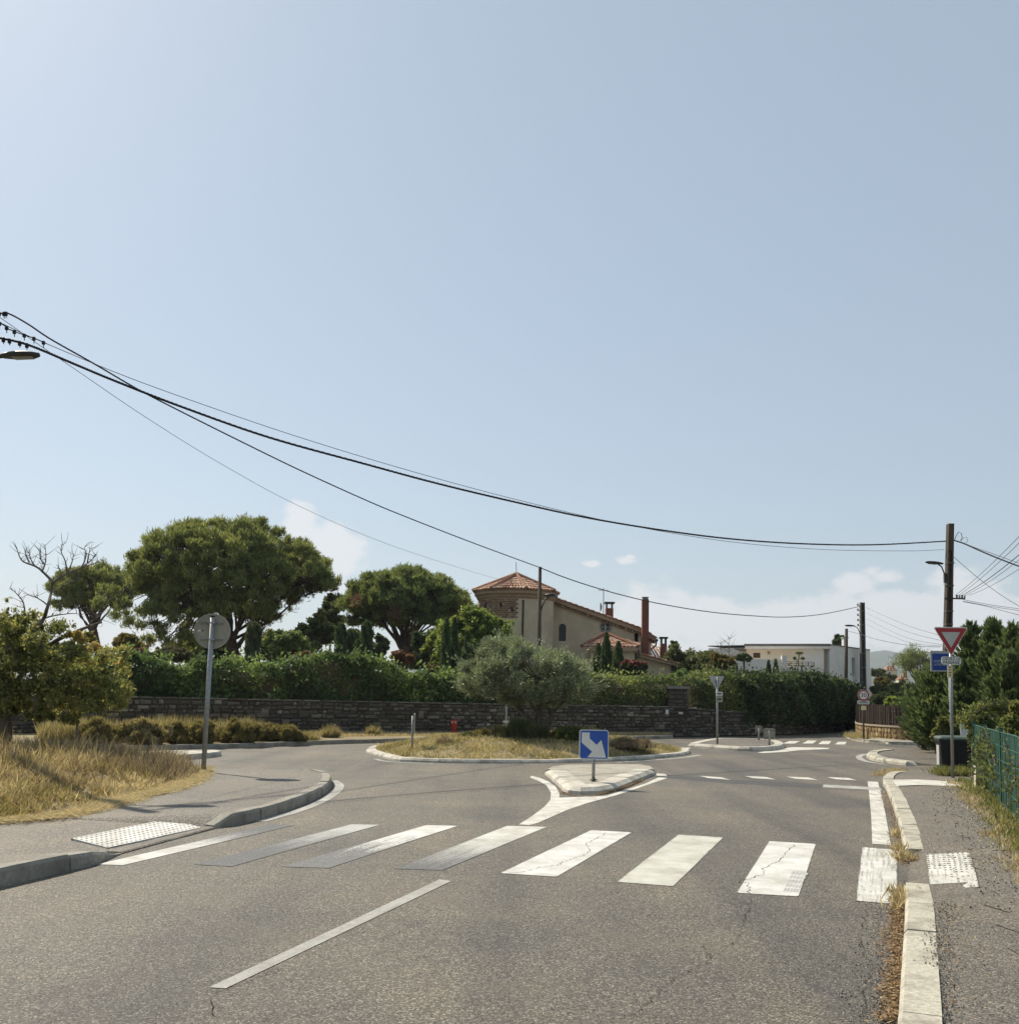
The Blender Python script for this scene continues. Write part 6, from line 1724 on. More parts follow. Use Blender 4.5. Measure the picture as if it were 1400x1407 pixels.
    mb.add(vs, [(0, 1, 3, 2), (4, 6, 7, 5), (0, 2, 6, 4), (1, 5, 7, 3), (2, 3, 7, 6), (0, 4, 5, 1)]); ar = mesh_obj('annex_roof', mb, 'cornice', t)
    mb = MB(); n = 18
    for row in range(9):
        for k in range(n):
            p = Vector((pa.x, ya - .26 + row * .26, pa.z + .03)).lerp(Vector((pb_.x, ya - .26 + row * .26, pb_.z + .03)), k / n); q = Vector((pa.x, ya - .26 + row * .26, pa.z + .03)).lerp(Vector((pb_.x, ya - .26 + row * .26, pb_.z + .03)), (k + 1.1) / n); vs = []
            for pp, wd in ((p, .09), (q, .115)):
                for ang in (0, 45, 90, 135, 180): vs.append(pp + Vector((0, wd * math.cos(R(ang)), wd * .8 * math.sin(R(ang)))))
            mb.add(vs, [(j, j + 1, j + 6, j + 5) for j in range(4)] + [(4, 3, 2, 1, 0), (5, 6, 7, 8, 9)], min(1, max(0, rr.gauss(.4, .25))))
    stuff(mesh_obj('roof_tiles', mb, 'roof_tile', ar, fix=False))
    p0, p1 = L(893, 894, 62.5), L(935, 905, 62.5); mb = MB(); tile_slope(mb, p0 + Vector((0, 0, -.3)), p1 + Vector((0, 0, -.5)), p1 + Vector((0, 4, .6)), p0 + Vector((0, 4, .8)), .24, rr); mesh_obj('rear_roof', mb, 'roof_tile', t, fix=False)
    mb = MB(); mb.box(((p0.x + p1.x) / 2, p0.y + 3, (p1.z - 1.6) / 2), (p1.x - p0.x, 5, p1.z - .6)); mesh_obj('rear_wall', mb, 'render_beige', t)
villa()

# ================================================================== WHITE HOUSE
def white_house():
    c = P(1137, 950, 70.0); base = Vector((c.x, c.y, .5)); t = thing('modern_house', 'white flat-roofed modern house with roof terrace behind the dark hedge', 'house', base)
    L = lambda u, v, Y: P(u, v, Y) - base
    def wallquad(mb, a, b, zb, za, zc, holes=None): pass
    A = L(1137, 886, 70.0); B = L(1195, 893.5, 77.0); C = L(1024, 888.6, 72.0)
    dAB = Vector((B.x - A.x, B.y - A.y)); dAC = Vector((C.x - A.x, C.y - A.y)); lAB, lAC = dAB.length, dAC.length; eAB, eAC = dAB / lAB, dAC / lAC
    H = A.z; zb = -1
    # right-hand block: local frame along AB with slit window opening
    sub = bpy.data.objects.new('side_block', None)
    def face(org, ex, length, z0, z1, holes, mat, name, depth=.3):
        mb = MB(); wall_face(mb, [(0, z0), (length, z0), (length, z1), (0, z1)], holes, 0, depth)
        n_ = Vector((-ex.y, ex.x)); 
        mb.v = [(org[0] + x * ex.x + y * n_.x, org[1] + x * ex.y + y * n_.y, z) for x, y, z in mb.v]
        return mesh_obj(name, mb, mat, t, fix=False), n_
    f = lambda u: (u - 1137) / (1195 - 1137) * lAB
    zw0, zw1 = L(1170, 929.5, 74).z, L(1170, 904, 74).z
    hole = [(f(1168.6), zw0), (f(1173), zw0), (f(1173), zw1), (f(1168.6), zw1)]
    w, nAB = face((A.x, A.y), eAB, lAB, zb, H, [hole], 'render_white', 'side_wall')
    mb = MB(); mb.prism_xz(hole, .22, .25); mb.v = [(A.x + x * eAB.x + y * nAB.x, A.y + x * eAB.y + y * nAB.y, z) for x, y, z in mb.v]; mesh_obj('slit_window', mb, 'window_glass', t)
    # lower right annex (slightly further right)
    E = L(1200, 918, 78.5); mb = MB(); mb.box((E.x - 1.2, E.y + 2.0, (E.z - 1) / 2), (2.4, 3, E.z + 1)); mesh_obj('rear_annex', mb, 'render_white', t)
    # front: recessed terrace wall under a roof slab
    cs = [Vector((A.x, A.y)), Vector((B.x, B.y)), Vector((B.x, B.y)) + Vector((-eAB.y, eAB.x)) * 9, Vector((A.x, A.y)) + Vector((-eAB.y, eAB.x)) * 9]
    mb = MB(); mb.prism_xy([(p.x, p.y) for p in (cs[0] + eAB * .05 + nAB * .3, cs[1] + nAB * .3, cs[2], cs[3] + eAB * .05)], zb, H - .12); mesh_obj('block', mb, 'render_white', t)
    nAC = Vector((eAC.y, -eAC.x)); nAC = nAC if nAC.y > 0 else -nAC
    # recessed cream wall
    g0 = Vector((A.x, A.y)) + nAC * .55; z1 = H - .15
    wz0, wz1 = L(1038, 905, 73.5).z, L(1038, 898, 73.5).z; k0 = lAC * (1137 - 1043.5) / 113; k1 = lAC * (1137 - 1033.5) / 113
    mb = MB(); wall_face(mb, [(0, zb), (lAC, zb), (lAC, z1), (0, z1)], [[(k0, wz0), (k1, wz0), (k1, wz1), (k0, wz1)]], 0, .25); mb.v = [(g0.x + x * eAC.x + y * nAC.x, g0.y + x * eAC.y + y * nAC.y, z) for x, y, z in mb.v]; mesh_obj('terrace_wall', mb, 'render_cream', t, fix=False)
    mb = MB(); mb.prism_xz([(k0, wz0), (k1, wz0), (k1, wz1), (k0, wz1)], .1, .14); mb.v = [(g0.x + x * eAC.x + y * nAC.x, g0.y + x * eAC.y + y * nAC.y, z) for x, y, z in mb.v]; mesh_obj('shutter', mb, 'brown_wood', t)
    kk = lAC * (1137 - 1055) / 113; mb = MB(); mb.lathe((g0.x + eAC.x * kk, g0.y + eAC.y * kk - .08, wz0 + .25), [(.05, 0), (.09, .06), (.09, .16), (.03, .2)], 8); mesh_obj('wall_lamp', mb, 'cornice', t)
    # cheek wall at the corner
    mb = MB(); q = [Vector((A.x, A.y)), Vector((A.x, A.y)) + eAB * .3, Vector((A.x, A.y)) + eAB * .3 + nAC * .6, Vector((A.x, A.y)) + nAC * .6]; mb.prism_xy([(p.x, p.y) for p in q], zb, H - .1); mesh_obj('cheek_wall', mb, 'render_white', t)
    # roof slab with dark edge and long overhang
    O = L(1011, 892, 72.3); sl0 = Vector((A.x, A.y)) - nAC * .15; e = Vector((O.x, O.y)) - nAC * .1
    q = [sl0 - eAC * .2, sl0 + eAC * lAC, sl0 + eAC * lAC + nAC * 8, sl0 + nAC * 8 - eAC * .2]
    mb = MB(); mb.prism_xy([(p.x, p.y) for p in q], H - .28, H - .1); rs = mesh_obj('roof_slab', mb, 'render_white', t)
    mb = MB(); q2 = [sl0 - nAC * .06 - eAC * .2, sl0 - nAC * .06 + eAC * (lAC + .06), sl0 + nAC * 8 + eAC * (lAC + .06), sl0 + nAC * 8 - eAC * .2]; mb.prism_xy([(p.x, p.y) for p in q2], H - .098, H + .06); mesh_obj('roof_edge', mb, 'roof_edge', rs)
    q3 = [sl0 + eAC * (lAC + .07), sl0 + eAC * (lAC + .75), sl0 + eAC * (lAC + .75) + nAC * 6, sl0 + eAC * (lAC + .07) + nAC * 6]; mb = MB(); mb.prism_xy([(p.x, p.y) for p in q3], H - .33, H - .2); mesh_obj('canopy', mb, 'roof_edge', rs)
    mb = MB(); q4 = [Vector((A.x, A.y)) - nAB * .04 - eAB * .02, Vector((B.x, B.y)) - nAB * .04 + eAB * .04, cs[2] + eAB * .04, cs[3] - eAB * .02]; mb.prism_xy([(p.x, p.y) for p in q4], H + .002, H + .07); mesh_obj('parapet_cap', mb, 'roof_edge', rs)
    ch = L(1168, 878, 74); ch2 = L(1168, 892, 74); mb = MB(); mb.box((ch.x, ch.y + 1.2, (ch.z + ch2.z) / 2), (.3, .5, ch.z - ch2.z + .2)); cch = mesh_obj('chimney', mb, 'render_white', t); mb = MB(); mb.box((ch.x, ch.y + 1.2, ch.z + .14), (.42, .6, .06)); mesh_obj('chimney_cap', mb, 'sign_grey_white', cch)
    # terrace: front parapet
    T0, T1, T2 = L(1010, 905.5, 67.5), L(1073, 905, 67.5), L(1119, 917, 67.5)
    mb = MB(); mb.box(((T0.x + T1.x) / 2, T0.y + .15, (T0.z - 1) / 2), (T1.x - T0.x, .3, T0.z + 1)); mesh_obj('terrace_parapet', mb, 'render_white', t)
    mb = MB(); mb.box(((T1.x + T2.x) / 2 + .1, T1.y + .18, (T2.z - 1) / 2), (T2.x - T1.x + .2, .3, T2.z + 1)); mesh_obj('terrace_parapet', mb, 'render_white', t)
    mb = MB(); mb.box(((T0.x + T2.x) / 2, T0.y + 2.3, T2.z - .3), (T2.x - T0.x, 3.9, .12)); mesh_obj('terrace_floor', mb, 'render_white', t)
    x0, x1 = L(1079, 910, 67.5).x, T2.x; z0, z1 = T2.z, L(1090, 909.5, 67.5).z
    for k in range(6):
        x = x0 + (x1 - x0) * k / 5; mb = MB(); mb.box((x, T1.y + .1, (z0 + z1) / 2), (.035, .035, z1 - z0)); mesh_obj('railing_post', mb, 'dark_metal', t)
    for k in (0, .35, .7):
        mb = MB(); mb.box(((x0 + x1) / 2, T1.y + .1, z1 - (z1 - z0) * k), (x1 - x0, .025, .03)); mesh_obj('railing_bar', mb, 'dark_metal', t)
    pz = L(1076.5, 901.5, 67.6); mb = MB(); mb.box((pz.x, pz.y - .1, (pz.z + T2.z) / 2), (.25, .25, pz.z - T2.z)); mb.box((pz.x, pz.y - .1, pz.z - .12), (.34, .3, .28)); mesh_obj('terrace_pillar', mb, 'sign_white', t)
    return t
white_house()
# potted cloud-pruned pine on the terrace
p = P(1098, 915, 68.2); t = thing('potted_pine', 'small cloud-pruned pine in a pot on the white house terrace', 'plant', p)
rngp = np.random.default_rng(2); mb = MB(); mb.tube([(0, 0, -.3), (-.08, 0, .3), (.02, 0, .75)], [.05, .04, .03], 6); mb.tube([(-.05, 0, .25), (-.32, 0, .5)], .025, 5); mb.tube([(0, 0, .45), (.22, 0, .5)], .025, 5); mesh_obj('trunk', mb, 'bark_grey', t)
cen = np.array([[0, 0, .85], [-.3, 0, .5], [.24, 0, .5]]); C, A, B, T = clump_leaves(rngp, cen, np.array([[.32, .28, .1], [.13, .13, .12], [.14, .12, .1]]), 160, .12, .05); leaf_mesh('foliage', C, A, B, T, 'cypress_leaf', t)
mb = MB(); mb.lathe((0, 0, -.62), [(.14, 0), (.2, .36), (.22, .36), (.22, .4), (.17, .4)], 12); mesh_obj('pot', mb, 'stone_frame', t)

# small far houses by the hills
def far_house(label, u0, u1, v0, v1, vb, Y, wallm='render_cream'):
    a, b = P(u0, v1, Y), P(u1, v1, Y); top = P((u0 + u1) / 2, v0, Y).z; zb = P(u0, vb, Y).z; c = (a + b) / 2; w = b.x - a.x
    t = thing('far_house', label, 'house', (c.x, c.y, zb)); ze = a.z - zb; zr = top - zb; dp = w * .8
    mb = MB(); mb.box((0, dp / 2, ze / 2), (w * .9, dp * .9, ze)); mesh_obj('wall', mb, wallm, t)
    mb = MB(); A_, B_, C_, D_ = Vector((-w / 2, 0, ze)), Vector((w / 2, 0, ze)), Vector((w / 2, dp, ze)), Vector((-w / 2, dp, ze)); r0, r1 = Vector((-w * .2, dp / 2, zr)), Vector((w * .2, dp / 2, zr))
    mb.add([A_, B_, C_, D_, r0, r1], [(0, 1, 5, 4), (1, 2, 5), (2, 3, 4, 5), (3, 0, 4), (0, 3, 2, 1)], .45); tile_slope(mb, A_, B_, r1, r0, .5, r=.16); rf = mesh_obj('roof', mb, 'roof_tile', t, fix=False)
    mb = MB(); mb.box((w * .22, dp * .45, zr), (.45, .45, 1.0)); mesh_obj('chimney', mb, 'cornice', rf)
    mb = MB()
    mb.box((-w * .15, dp * .05 - .02, ze * .55), (w * .12, .06, ze * .35)); mesh_obj('window', mb, 'window_glass', t)
far_house('distant house with orange hipped roof below the hills', 1216, 1234, 915, 921, 930, 190)
far_house('distant pale orange roof showing left of the conifers', 1234, 1249, 929, 934, 945, 120)
far_house('red tiled roof glimpsed through the conifers under the blue notice', 1280, 1303, 926.5, 936, 955, 52)
t = struct(mesh_obj('terrace_slope', MB().box((P(1225, 945, 100).x, 106, P(1225, 945, 100).z - 2.2), (14, 10, 4)), 'dry_soil'))

# ================================================================== TREES AND SHRUBS
def at_px(u, v, Y, zb):
    p = P(u, v, Y); return (p.x, p.y, zb)
GZ = 1.0
def px_pine(label, u_trunk, u_c, v_c, hw, v_top, v_dn, Y, **kw):
    s = Y / 1400; c = P(u_c, v_c, Y); b = P(u_trunk, 930, Y)
    rup = (v_c - v_top) * s; rdn = (v_dn - v_c) * s
    return pine(label, (b.x, b.y, GZ), (c.x, c.y, c.z), hw * s, hw * s * .85, rup, rdn, **kw)
thinf = lambda p: p[0] > P(385, 830, 58).x and p[2] < P(385, 822, 58).z
ex = [tuple(P(u, v, Y)) for u, v, Y in ((150, 812, 56), (172, 830, 55.5), (192, 812, 57), (165, 845, 56), (205, 840, 55), (185, 858, 56), (135, 830, 57), (222, 825, 55), (215, 862, 56), (245, 850, 54.5), (230, 878, 57), (255, 872, 56), (275, 880, 58), (262, 890, 59), (240, 892, 58), (290, 868, 57), (205, 882, 58), (300, 886, 60))]
px_pine('largest umbrella pine with broad dome towering over the hedge', 336, 318, 800, 146, 714, 892, 58, lobes=340, seed=3, extra=ex, lobe_r=.66, sub=7, per=84, thin=thinf, zmin=-.75, trunk_r=.36)
px_pine('smaller umbrella pine with clear forked trunk beside the dead branches', 149, 127, 815, 57, 776, 858, 72, lobes=130, seed=7, lobe_r=.6, sub=6, per=75, zmin=-.6, trunk_r=.27)
px_pine('umbrella pine with rusty dead needles between big pine and tower', 553, 556, 838, 90, 782, 880, 62, lobes=230, seed=12, mat='pine_leaf_mid', rust=6, lobe_r=.6, sub=7, per=76, zmin=-.62, trunk_r=.33)

def px_leafy(name, label, cat_, u, v_top, v_bot, hw, Y, mat, seed, lobes=26, zb=GZ, vb=None, **kw):
    s = Y / 1400; c = P(u, (v_top + v_bot) / 2, Y); b = (c.x, c.y, zb)
    return leafy(name, label, cat_, b, (c.x, c.y, c.z), (hw * s, hw * s * .85, (v_bot - v_top) / 2 * s), lobes, mat, seed, **kw)
px_leafy('feathery_tree', 'feathery pale green tree touching the right side of the largest pine', 'tree', 455, 785, 905, 24, 66, 'far_leaf', 21, 34, per=60, L=.2, W=.07)
px_leafy('broadleaf_tree', 'olive green bushy tree between big pine and slim cypresses', 'tree', 436, 838, 912, 30, 54, 'green_yellow_leaf', 22, 40, per=80, L=.14, W=.08)
px_leafy('round_bush', 'rounded yellow-green clipped bush right of the largest pine trunk', 'bush', 393, 860, 918, 37, 50, 'hedge_leaf', 23, 46, per=95, L=.12, W=.07)
for k, (u, vt, vb, hw, Y, m_, lab) in enumerate(((262, 866, 925, 34, 66, 'pine_leaf', 'dark tree mass below the left boughs of the largest pine'), (305, 872, 925, 30, 64, 'cypress_leaf', 'dark bush left of the largest pine trunk'), (372, 868, 920, 24, 66, 'far_leaf', 'dull green bush directly behind the flat-topped cypress'), (495, 858, 920, 26, 70, 'far_leaf', 'dull green tree behind the single dark cypress'), (90, 878, 925, 34, 62, 'far_leaf', 'dull green trees seen through the roadside tree'), (30, 872, 925, 40, 60, 'far_leaf', 'dull green thicket behind the roadside tree trunk'), (575, 880, 930, 30, 68, 'far_leaf', 'dull green bush behind the russet tree'))):
    px_leafy('background_tree', lab, 'tree', u, vt, vb, hw, Y, m_, 300 + k, 34, per=80, L=.2, W=.09)
px_leafy('red_shrub', 'rust red shrub growing left of the clipped grey-green mound', 'bush', 195, 886, 915, 26, 46, 'red_leaf', 24, 20, per=60, L=.12, W=.06)
px_leafy('red_shrub', 'rust coloured low shrub before the round clipped bush', 'bush', 416, 893, 915, 22, 46, 'red_leaf', 25, 16, per=60, L=.12, W=.06)
px_leafy('clipped_mound', 'clipped grey-green oval shrub behind the round sign', 'bush', 238, 888, 914, 36, 44, 'sage_leaf', 26, 70, per=90, L=.1, W=.035, lobe=.5)
px_leafy('clipped_mound', 'small dark clipped shrub behind the yellow foreground leaves', 'bush', 168, 895, 912, 17, 45, 'cypress_leaf', 27, 26, per=80, L=.1, W=.04)
px_leafy('pale_shrub', 'pale orange-green shrub below the smaller umbrella pine', 'bush', 175, 868, 912, 24, 60, 'ochre_leaf', 28, 24, per=60, L=.16, W=.08)
px_leafy('broadleaf_tree', 'orange tinged tree crown touching the tower side of the rusty pine', 'tree', 632, 812, 862, 24, 64, 'autumn_leaf', 29, 32, per=70, L=.16, W=.09, tint=(.6, 1.0))
px_leafy('broadleaf_tree', 'bright green leafy tree covering the foot of the tower', 'tree', 655, 833, 935, 60, 52, 'bright_leaf', 30, 70, per=110, L=.2, W=.085, lobe=.36)
px_leafy('broadleaf_tree', 'yellow-green tree left of the tower behind the twin cypresses', 'tree', 612, 858, 930, 30, 53.5, 'bright_leaf', 31, 36, per=90, L=.18, W=.08)
px_leafy('red_leaf_tree', 'small russet leaved tree in the gap under the rusty pine', 'tree', 553, 893, 918, 22, 50, 'red_leaf', 32, 22, per=60, L=.13, W=.07, trunk=.06)
px_leafy('dark_bush', 'dark dense bush under the right side of the rusty pine', 'bush', 585, 860, 925, 27, 56, 'cypress_leaf', 33, 34, per=90, L=.17, W=.08)
px_leafy('dark_bush', 'dark bush filling the gap left of the rusty pine trunk', 'bush', 520, 870, 922, 18, 55, 'far_leaf', 34, 24, per=70, L=.16, W=.08)
px_leafy('pale_shrub', 'dull pink-brown shrub at the foot of the twin cypresses', 'bush', 597, 912, 935, 16, 46, 'ochre_leaf', 35, 16, per=60, L=.12, W=.06)
for (u, vt, hw, Y, lab, m_, fl, n) in (
  (346, 857, 9.5, 47, 'flat-topped pale green cypress column at the largest pine trunk', 'cypress_sage', True, 4200),
  (466.5, 858, 7.2, 48, 'slim dark cypress, left of a close pair near the rusty pine', 'cypress_leaf', True, 2600),
  (479.5, 868, 6, 49, 'shorter dark cypress, right of a close pair near the rusty pine', 'cypress_leaf', True, 2200),
  (502, 855, 7.2, 48, 'single dark cypress column just left of the rusty pine trunk', 'cypress_leaf', True, 2800),
  (612, 851, 6.5, 45, 'left twin of two dark pointed cypresses before the bright tree', 'cypress_leaf', False, 2800),
  (623, 851, 7.0, 45.3, 'right twin of two dark pointed cypresses before the bright tree', 'cypress_leaf', False, 2800),
  (641, 869, 6, 47, 'small cypress tip showing between bright tree and olive crown', 'cypress_leaf', False, 1800),
  (833, 871, 8.5, 50, 'taller green pointed cypress in front of the tiled porch', 'cypress_leaf', False, 3200),
  (849.5, 884, 9, 49, 'shorter green cypress right of the porch front', 'cypress_leaf', False, 3000),
  (822, 886, 9, 51, 'dark wide cypress behind the olive crown by the porch', 'cypress_leaf', False, 2600),
  (1056, 909, 5, 60, 'left of two little cypresses at the white terrace wall', 'cypress_leaf', False, 1400),
  (1066, 908, 5, 60, 'right of two little cypresses at the white terrace wall', 'cypress_leaf', False, 1400)):
    s = Y / 1400; b = P(u, 930, Y); cypress(lab, (b.x, b.y, GZ - .1), P(u, vt, Y).z - GZ + .1, hw * s, int(u), m_, n, None, fl)
px_leafy('flowering_shrub', 'round shrub with pink-red blossom in front of the annex wall', 'bush', 872, 906, 940, 21, 47, 'dark_hedge_leaf', 41, 34, per=80, L=.12, W=.06, flower=('flower_red', 70))
px_leafy('grey_green_tree', 'loose grey-green bushy tree between villa annex and white house', 'tree', 938, 886, 940, 36, 58, 'far_leaf', 42, 40, per=80, L=.16, W=.07, tint=(.3, .55))
px_leafy('grey_green_tree', 'dense olive-coloured tree crown left of the yellow bush', 'tree', 972, 890, 940, 30, 55, 'far_leaf', 43, 34, per=80, L=.15, W=.07)
px_leafy('yellow_bush', 'yellow-green bush left of the white house', 'bush', 993, 896, 930, 21, 52, 'ochre_leaf', 44, 26, per=80, L=.12, W=.06)
px_leafy('dark_bush', 'dark bush beside the far give way sign in the hedge line', 'bush', 1012, 912, 960, 24, 49, 'dark_hedge_leaf', 45, 36, per=90, L=.14, W=.07, zb=.6)
px_leafy('light_bush', 'light green bush above the garden hedge by the pier', 'bush', 935, 918, 950, 22, 46, 'laurel_leaf', 46, 26, per=80, L=.14, W=.07)
px_leafy('flat_topped_tree', 'flat layered small pine left of the white house', 'tree', 1022, 898, 912, 20, 63, 'cypress_leaf', 47, 22, per=60, L=.14, W=.05)
px_leafy('spiky_tree', 'dark spiky tree tip behind the white house roof', 'tree', 1151, 871, 890, 10, 84, 'cypress_leaf', 48, 16, per=60, L=.3, W=.07, zb=.5)
px_leafy('conifer_tip', 'small conifer tip behind the villa annex', 'tree', 926, 879, 900, 7, 64, 'cypress_leaf', 49, 12, per=50, L=.2, W=.05)
# far greenery on the right
px_pine('far umbrella pine with round crown before the hills', 1258, 1261, 912, 24, 894, 932, 115, lobes=34, seed=51, mat='pine_leaf_mid', lobe_r=1.1, sub=6, per=45, zmin=-.6, trunk_r=.3)
for k, (u, vt, vb, hw, Y, m_, lab) in enumerate(((1206, 918, 935, 14, 140, 'far_leaf', 'dark distant tree beside the white house corner'), (1222, 925, 940, 16, 130, 'far_leaf', 'distant bush below the orange hipped roof'), (1215, 931, 952, 18, 95, 'ochre_leaf', 'yellow-green rounded bush beyond the brushwood wall'), (1240, 935, 962, 22, 90, 'far_leaf', 'green bush beyond the brushwood wall, right of the yellow one'),
                                             (1208, 952, 976, 18, 62, 'dark_hedge_leaf', 'dark hedge bush behind the speed limit sign'), (1238, 950, 975, 24, 60, 'dark_hedge_leaf', 'dark hedge bush behind the brushwood screen'), (1227, 957, 980, 14, 46, 'bright_leaf', 'bright green shrub peeping over the brushwood screen'), (1245, 957, 980, 12, 45, 'laurel_leaf', 'leafy green shrub at the brushwood screen beside the conifers'), (1280, 912, 940, 26, 80, 'far_leaf', 'mid green tree behind the blue notice'), (1212, 940, 960, 20, 75, 'far_leaf', 'low tree filling the gap right of the white house'))):
    px_leafy('far_bush', lab, 'bush', u, vt, vb, hw, Y, m_, 60 + k, 24, zb=.4, per=60, L=.16 + Y * .001, W=.08 + Y * .0006)
# bare pale saplings
for u, vt in ((990, 880), (1001, 874)):
    p = P(u, 920, 56); t = thing('bare_sapling', 'thin pale leafless sapling above the yellow bush', 'tree', (p.x, p.y, GZ), 0, 'bare saplings left of the white house'); r_ = np.random.default_rng(int(u)); mb = MB(); H = P(u, vt, 56).z - GZ
    mb.tube([(0, 0, -.2), (.05, 0, H * .5), (0, 0, H)], [.03, .022, .006], 5)
    for k in range(26):
        z = H * r_.uniform(.55, .98); a = r_.uniform(0, 6.28); l_ = r_.uniform(.2, .55); branchy(mb, (0, 0, z), (math.cos(a) * l_, math.sin(a) * l_, z + l_ * r_.uniform(.5, 1.1)), .012, .004, r_, .1, 3, 3)
    mesh_obj('branches', mb, 'bark_dead', t)

# hedges behind the wall (plan path from picture columns)
def hp(us, back): return [plan(u, float(np.interp(u, [q[0] for q in wall_px], [q[1] for q in wall_px])) + back) for u in us]
def ht(uv, back): return [P(u, v, float(np.interp(u, [q[0] for q in wall_px], [q[1] for q in wall_px])) + back).z for u, v in uv]
HB = 1.35
uv = [(60, 906), (180, 906), (260, 909), (340, 913), (385, 910), (430, 900), (470, 896), (505, 908), (540, 922), (600, 926), (650, 928)]
hedge('long glossy laurel hedge above the stone wall left of the olive', hp([a for a, b in uv], HB), .95, ht(uv, HB), .95, 'laurel_leaf', 71, 400, .17, .085)
uv = [(640, 930), (700, 930), (760, 930), (830, 928), (880, 932), (925, 934)]
hedge('yellow-green clipped hedge between the olive and the stone pier', hp([a for a, b in uv], HB), .95, ht(uv, HB), .9, 'hedge_leaf', 72, 480, .13, .06, .09)
uv = [(935, 931), (975, 926), (1005, 930)]
hedge('green hedge right of the stone pier', hp([a for a, b in uv], HB), .8, ht(uv, HB), .9, 'hedge_leaf', 73, 480, .13, .06, .12)
uv = [(1000, 933), (1040, 932), (1080, 928), (1120, 930), (1150, 940), (1172, 953)]
hedge('tall dark green hedge in front of the white house', hp([a for a, b in uv], 1.2), .5, ht(uv, 1.2), 1.0, 'dark_hedge_leaf', 74, 420, .16, .085, .2)

# olive tree on the roundabout
def olive():
    rng = np.random.default_rng(81); Y = 29.6; s = Y / 1400; zb = .45
    b = P(748, 1000, Y); base = np.array([b.x, b.y, zb]); t = thing('olive_tree', 'silvery olive tree with leaning trunks on the roundabout', 'tree', base)
    Q = lambda u, v, dy=0: np.array(P(u, v, Y + dy))
    mb = MB(); limbs = [([(748, 1008), (735, 996), (715, 975), (700, 948)], .10), ([(746, 1006), (742, 985), (740, 955), (735, 930)], .08), ([(752, 1006), (757, 985), (765, 960), (785, 935)], .07), ([(752, 1004), (760, 980), (780, 960), (800, 940)], .045), ([(715, 975), (690, 955), (665, 935)], .05), ([(742, 985), (728, 965), (718, 940)], .05), ([(757, 985), (752, 960), (757, 925)], .05)]
    tips = []
    for k, (pts, r0) in enumerate(limbs):
        dy = rng.uniform(-.4, .4, len(pts)); dy[0] = 0
        w = smooth_path([Vector(Q(u, v, dy[i])) for i, (u, v) in enumerate(pts)], 4); mb.tube(w, list(np.linspace(r0, r0 * .45, len(w))), 8); tips += [np.array(p) for p in w[len(w) // 2:]]
    lob = []
    for _ in range(4000):
        if len(lob) >= 185: break
        d = rdir(rng, 1)[0]; sq = lambda a: math.copysign(abs(a) ** .62, a); u = 724 + sq(d[0]) * 92 * rng.uniform(.35, 1); v = 922 + -sq(d[2]) * 47 * rng.uniform(.35, 1) + abs(u - 724) * .06 + (6 if u > 724 else 0)
        if v > 966 - max(0, abs(u - 735) - 40) * .12: continue
        lob.append(Q(u, v, d[1] * 1.7))
    lob = np.array(lob)
    for p in lob:
        i = np.argmin([np.linalg.norm(p - q) for q in tips]); branchy(mb, tips[i], p, .028, .007, rng, .12, 4, 4)
    mb.shift(base); mesh_obj('trunk', mb, 'bark_grey', t, True)
    rad = np.full((len(lob), 3), .31) * rng.uniform(.75, 1.3, (len(lob), 1))
    C, A, B, T = clump_leaves(rng, lob, rad, 380, .10, .027, .75, .35, .55, .25, rng.uniform(.3, .6, len(lob)), .32)
    # wispy shoots on the outline
    sh = lob[rng.choice(len(lob), 90)]; d = unit(sh - Q(724, 945)); parts = [(C, A, B, T)]
    for p, dd in zip(sh, d):
        n = 26; u = rng.random(n); dd = dd + np.array([0, 0, .35]); dd /= np.linalg.norm(dd)
        c = p + dd * (u[:, None] * .5 + .2) + rng.normal(size=(n, 3)) * .03; ax = unit(dd[None] + rdir(rng, n) * .5); parts.append((c, ax * .045, unit(np.cross(ax, rdir(rng, n))) * .012, .45 + (rng.random(n) - .5) * .5))
    C, A, B, T = cat(*parts); leaf_mesh('crown', C, A, B, T, 'olive_leaf', t, base)
olive()

